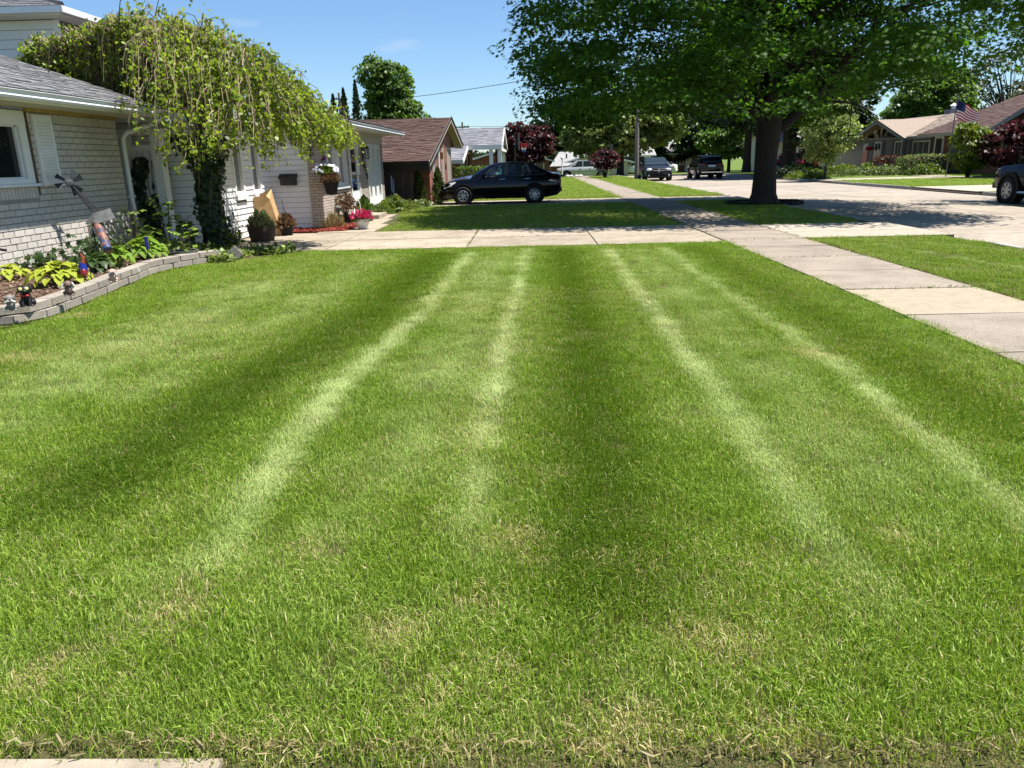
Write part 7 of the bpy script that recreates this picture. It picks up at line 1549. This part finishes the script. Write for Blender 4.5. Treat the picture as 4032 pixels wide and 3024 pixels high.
def tuft(n, R, h, w, seed, lean=None):
    r = np.random.default_rng(seed); V = []; Fc = []
    for i in range(n):
        a, q = r.uniform(0, 6.283), R * math.sqrt(r.random()); x, y = q * math.cos(a), q * math.sin(a); f = r.uniform(0, 6.283); hh = h * r.uniform(.35, 1.25); bend = hh * r.uniform(.15, .95); ba = r.uniform(0, 6.283) if lean is None else lean + r.normal() * .45; bend = bend if lean is None else hh * r.uniform(.7, 1.0); ww = w * r.uniform(.6, 1.3)
        ux, uy = math.cos(f) * ww / 2, math.sin(f) * ww / 2; bx_, by_ = math.cos(ba) * bend, math.sin(ba) * bend; k = len(V)
        V += [(x - ux, y - uy, -.01), (x + ux, y + uy, -.01), (x + bx_ * .35 - ux * .8, y + by_ * .35 - uy * .8, hh * .6), (x + bx_ * .35 + ux * .8, y + by_ * .35 + uy * .8, hh * .6), (x + bx_, y + by_, hh * (1 - .25 * bend / hh))]
        Fc += [(k, k + 1, k + 3, k + 2), (k + 2, k + 3, k + 4)]
    me = D.meshes.new('tuft'); me.from_pydata(V, [], Fc); me.materials.append(M['grass']); o = D.objects.new('tuft', me); tufts.objects.link(o)
for s in range(5): tuft(60, .085, .036, .0029, s)
tuft(22, .07, .044, .006, 5)
for s in range(2): tuft(56, .085, .038, .0031, 20 + s, math.pi / 2)
for s in range(2): tuft(56, .085, .038, .0030, 30 + s, -math.pi / 2)
for s in range(2): tuft(64, .085, .015, .0028, 40 + s)
gn = D.node_groups.new('scatter_tufts', 'GeometryNodeTree'); gn.interface.new_socket('Geometry', in_out='INPUT', socket_type='NodeSocketGeometry'); gn.interface.new_socket('Geometry', in_out='OUTPUT', socket_type='NodeSocketGeometry')
gi, go = gn.nodes.new('NodeGroupInput'), gn.nodes.new('NodeGroupOutput'); ip = gn.nodes.new('GeometryNodeInstanceOnPoints'); ci = gn.nodes.new('GeometryNodeCollectionInfo'); ci.inputs['Collection'].default_value = tufts; ci.inputs['Separate Children'].default_value = True; ci.inputs['Reset Children'].default_value = True
def na(nm, ty): q = gn.nodes.new('GeometryNodeInputNamedAttribute'); q.data_type = ty; q.inputs['Name'].default_value = nm; return q.outputs['Attribute']
gn.links.new(gi.outputs[0], ip.inputs['Points']); gn.links.new(ci.outputs[0], ip.inputs['Instance']); ip.inputs['Pick Instance'].default_value = True
gn.links.new(na('pick', 'INT'), ip.inputs['Instance Index']); gn.links.new(na('rot', 'FLOAT_VECTOR'), ip.inputs['Rotation']); gn.links.new(na('scl', 'FLOAT_VECTOR'), ip.inputs['Scale']); gn.links.new(ip.outputs[0], go.inputs[0])
def vnoise(x, y, s, seed=0):
    r = np.random.default_rng(seed); g = r.random((64, 64)); u, v = x / s, y / s; i, j = np.floor(u).astype(int), np.floor(v).astype(int); f, h = u - i, v - j; f, h = f * f * (3 - 2 * f), h * h * (3 - 2 * h)
    G_ = lambda a, b_: g[a % 64, b_ % 64]
    return (G_(i, j) * (1 - f) + G_(i + 1, j) * f) * (1 - h) + (G_(i, j + 1) * (1 - f) + G_(i + 1, j + 1) * f) * h
def inpoly(x, y, poly):
    c = np.zeros(len(x), bool); j = len(poly) - 1
    for i in range(len(poly)):
        xi, yi = poly[i]; xj, yj = poly[j]; c ^= ((yi > y) != (yj > y)) & (x < (xj - xi) * (y - yi) / (yj - yi + 1e-12) + xi); j = i
    return c
# pale bands left by the mower wheels (paths over the lawn), and thin dry patches
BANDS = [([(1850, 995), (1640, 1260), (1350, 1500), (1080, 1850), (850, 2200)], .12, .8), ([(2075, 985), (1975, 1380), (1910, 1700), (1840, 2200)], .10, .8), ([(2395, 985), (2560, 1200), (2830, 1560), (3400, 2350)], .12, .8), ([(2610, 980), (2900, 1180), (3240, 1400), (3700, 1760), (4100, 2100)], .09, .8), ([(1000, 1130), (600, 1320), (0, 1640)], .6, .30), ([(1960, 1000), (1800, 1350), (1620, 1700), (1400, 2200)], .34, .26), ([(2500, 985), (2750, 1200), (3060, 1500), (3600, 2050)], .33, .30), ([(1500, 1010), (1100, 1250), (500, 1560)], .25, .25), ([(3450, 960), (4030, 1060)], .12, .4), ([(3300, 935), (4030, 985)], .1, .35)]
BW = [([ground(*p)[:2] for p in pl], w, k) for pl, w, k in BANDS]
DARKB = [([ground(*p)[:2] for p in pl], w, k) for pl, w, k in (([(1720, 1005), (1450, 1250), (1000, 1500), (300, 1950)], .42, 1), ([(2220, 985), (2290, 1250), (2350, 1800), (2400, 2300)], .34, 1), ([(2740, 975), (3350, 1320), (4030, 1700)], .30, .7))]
def dist_poly(x, y, pl):
    d = np.full(len(x), 9e9)
    for a, b_ in zip(pl[:-1], pl[1:]):
        a, b_ = np.array(a), np.array(b_); e = b_ - a; t = np.clip(((x - a[0]) * e[0] + (y - a[1]) * e[1]) / (e @ e), 0, 1); d = np.minimum(d, np.hypot(x - a[0] - e[0] * t, y - a[1] - e[1] * t))
    return d
DRY = [(2060, 2110, .16), (2090, 2200, .10), (1890, 2360, .12), (1700, 2740, .14), (2450, 2890, .18), (150, 2650, .12), (1560, 2480, .14), (3200, 1390, .2), (2480, 2210, .14), (700, 2380, .14), (3550, 2100, .12), (2150, 1880, .12), (60, 1410, .3), (1000, 2900, .1), (3100, 2900, .18), (300, 1240, .25), (1250, 2150, .15), (2800, 2500, .2), (1950, 2640, .12)]
DW = [(*ground(a, b_)[:2], r) for a, b_, r in DRY]
def lawn(name, label, poly, dens, hole=None, size=1.0, dens_far=None, near_d=9.5):
    xs = [p[0] for p in poly]; ys = [p[1] for p in poly]; A_ = (max(xs) - min(xs)) * (max(ys) - min(ys)); n = int(A_ * dens); x = RNG.uniform(min(xs), max(xs), n); y = RNG.uniform(min(ys), max(ys), n)
    k = inpoly(x, y, poly); P = np.stack([x, y, np.full(n, 0.)], 1) - CAMP; c = P @ ROT; px_ = 2016 + FPX * c[:, 0] / c[:, 2]; py_ = 1512 + FPX * c[:, 1] / c[:, 2]
    k &= (c[:, 2] > .2) & (px_ > -350) & (px_ < 4400) & (py_ < 3400)
    d = np.hypot(x, y); k &= RNG.random(n) < np.clip((near_d / np.maximum(d, .1)) ** .85, dens_far or .2, 1)
    x, y, d = x[k], y[k], d[k]; n = len(x); tone_ = np.zeros(n)
    wx = x + .05 * (vnoise(x, y, .5, 3) - .5)
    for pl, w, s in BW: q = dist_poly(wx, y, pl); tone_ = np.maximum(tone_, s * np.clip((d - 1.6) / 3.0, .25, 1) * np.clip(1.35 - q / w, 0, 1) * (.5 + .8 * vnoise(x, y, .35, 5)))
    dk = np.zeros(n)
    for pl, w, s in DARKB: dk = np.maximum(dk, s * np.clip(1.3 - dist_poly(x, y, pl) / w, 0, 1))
    dry_ = .03 + .12 * np.clip(vnoise(x, y, .45, 8) * 1.4 - .45, 0, 1) + .12 * np.clip(vnoise(x, y, 1.3, 9) * 1.8 - .9, 0, 1)
    for a, b_, r in DW: dry_ = np.maximum(dry_, .5 * np.clip(1.25 - np.hypot(x - a, y - b_) / r + .9 * (vnoise(x, y, .12, 4) - .5), 0, 1))
    dry_ = np.maximum(dry_, .5 * np.clip((1.80 - y) / .10 + .7 * (vnoise(x, y, .2, 6) - .5), 0, 1))
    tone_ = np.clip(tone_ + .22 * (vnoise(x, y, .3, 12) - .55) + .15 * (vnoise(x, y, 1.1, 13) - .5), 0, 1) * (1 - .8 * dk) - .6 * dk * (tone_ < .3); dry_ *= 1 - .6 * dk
    s = RNG.uniform(.75, 1.25, n) * (1 + .25 * (vnoise(x, y, .25, 2) - .5)) * size; hz = s * (1 - .45 * dry_) * (1 - .25 * np.clip(tone_, 0, 1)) * (1 + .35 * (vnoise(x, y, .18, 21) > .78)); sp = s * np.clip((d / 8) ** .5, 1, 2.2)
    tilt = .25 + .65 * tone_; pk = np.where(RNG.random(n) < .12, 5, RNG.integers(0, 5, n)); u_ = RNG.random(n); pk = np.where(u_ < tone_ * 1.2, 6 + RNG.integers(0, 2, n), pk); pk = np.where((tone_ < .2) & (u_ < dk * .8), 8 + RNG.integers(0, 2, n), pk); pk = np.where(RNG.random(n) < .22 + .5 * dry_, 10 + RNG.integers(0, 2, n), pk)
    rot = np.stack([RNG.normal(size=n) * .07, RNG.normal(size=n) * .07, np.where((pk > 5) & (pk < 10), RNG.uniform(-.3, .3, n), RNG.uniform(0, 6.28, n))], 1)
    me = D.meshes.new(name); me.from_pydata(np.stack([x, y, np.full(n, -.008)], 1).tolist(), [], [])
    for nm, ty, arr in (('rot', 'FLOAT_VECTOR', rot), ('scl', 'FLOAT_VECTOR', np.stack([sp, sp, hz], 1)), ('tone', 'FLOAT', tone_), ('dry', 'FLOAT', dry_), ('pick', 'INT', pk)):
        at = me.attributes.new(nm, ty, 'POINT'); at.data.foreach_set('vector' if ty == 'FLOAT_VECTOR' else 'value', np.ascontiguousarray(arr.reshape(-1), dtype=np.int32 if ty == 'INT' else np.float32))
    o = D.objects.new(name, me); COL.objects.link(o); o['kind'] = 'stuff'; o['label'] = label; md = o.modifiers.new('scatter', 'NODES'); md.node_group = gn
    print(name, n)
    return o
bedside = [(x + .07, y) for x, y in EDGE]
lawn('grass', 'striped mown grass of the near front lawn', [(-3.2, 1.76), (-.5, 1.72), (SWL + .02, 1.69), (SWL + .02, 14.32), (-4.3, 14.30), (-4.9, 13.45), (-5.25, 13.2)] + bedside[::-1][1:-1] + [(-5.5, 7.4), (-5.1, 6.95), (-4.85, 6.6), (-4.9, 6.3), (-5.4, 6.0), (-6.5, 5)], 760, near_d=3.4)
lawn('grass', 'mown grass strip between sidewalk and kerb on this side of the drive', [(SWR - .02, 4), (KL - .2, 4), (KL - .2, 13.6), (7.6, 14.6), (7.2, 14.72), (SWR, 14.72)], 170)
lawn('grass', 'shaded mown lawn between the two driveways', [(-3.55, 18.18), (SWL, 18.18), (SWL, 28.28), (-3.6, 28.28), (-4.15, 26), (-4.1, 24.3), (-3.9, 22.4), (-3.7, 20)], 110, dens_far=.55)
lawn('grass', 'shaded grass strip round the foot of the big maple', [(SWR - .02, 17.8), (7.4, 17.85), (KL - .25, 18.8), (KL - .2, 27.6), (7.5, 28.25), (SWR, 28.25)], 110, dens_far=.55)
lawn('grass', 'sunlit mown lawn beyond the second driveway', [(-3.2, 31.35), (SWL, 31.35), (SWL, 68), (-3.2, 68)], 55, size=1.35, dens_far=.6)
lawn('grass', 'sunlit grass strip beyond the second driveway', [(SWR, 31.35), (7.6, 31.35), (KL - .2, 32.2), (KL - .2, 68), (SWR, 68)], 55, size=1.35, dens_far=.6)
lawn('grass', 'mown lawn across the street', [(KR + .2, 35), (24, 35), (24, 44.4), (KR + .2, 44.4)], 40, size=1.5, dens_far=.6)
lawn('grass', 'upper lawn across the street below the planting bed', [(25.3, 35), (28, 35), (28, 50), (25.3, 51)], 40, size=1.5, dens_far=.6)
# straw and weeds along the edges of the concrete
def straggle(name, label, pts, n, spread, leaf, size, h):
    P = []
    for i in range(n):
        a, b_ = pts[RNG.integers(0, len(pts))]; t = RNG.random(); p = np.array(a) + (np.array(b_) - np.array(a)) * t; P.append([p[0] + RNG.normal() * spread, p[1] + RNG.normal() * spread, .012 + abs(RNG.normal()) * h])
    P = np.array(P); o = leaves(name, P, rdir(n) + np.array([0, 0, .6]), rdir(n), RNG.uniform(size * .6, size * 1.4, n), M[leaf], None, 'blade'); o['label'] = label
straggle('crack_weeds', 'tiny weeds growing in the joints of sidewalk and driveway', [((SWL, 11.85), (SWR, 11.85)), ((SWL, 14.5), (SWR, 14.5)), ((-6.3, 16.2), (SWL, 16.2)), ((SWR, 14.72), (KL, 14.74)), ((SWR, 13), (SWR, 17)), ((-1.2, 14.4), (-1.2, 18)), ((SWL, 8.85), (SWR, 8.87)), ((SWL, 14), (SWL, 18)), ((-6.2, 15.6), (-4, 15.9))], 700, .014, 'leaf_lime', .05, .012)
straggle('dead_straw', 'straw and dead blades along the edge of the near concrete', [((-2.5, 1.735), (-.3, 1.72)), ((-.3, 1.72), (2.2, 1.70))], 1500, .022, 'dry_grass', .035, .006)
straggle('edge_thatch', 'dark soil clods and dead blades along the trimmed sidewalk edge', [((SWR + .02, 5), (SWR + .02, 14.5))], 700, .02, 'dead', .05, .006)
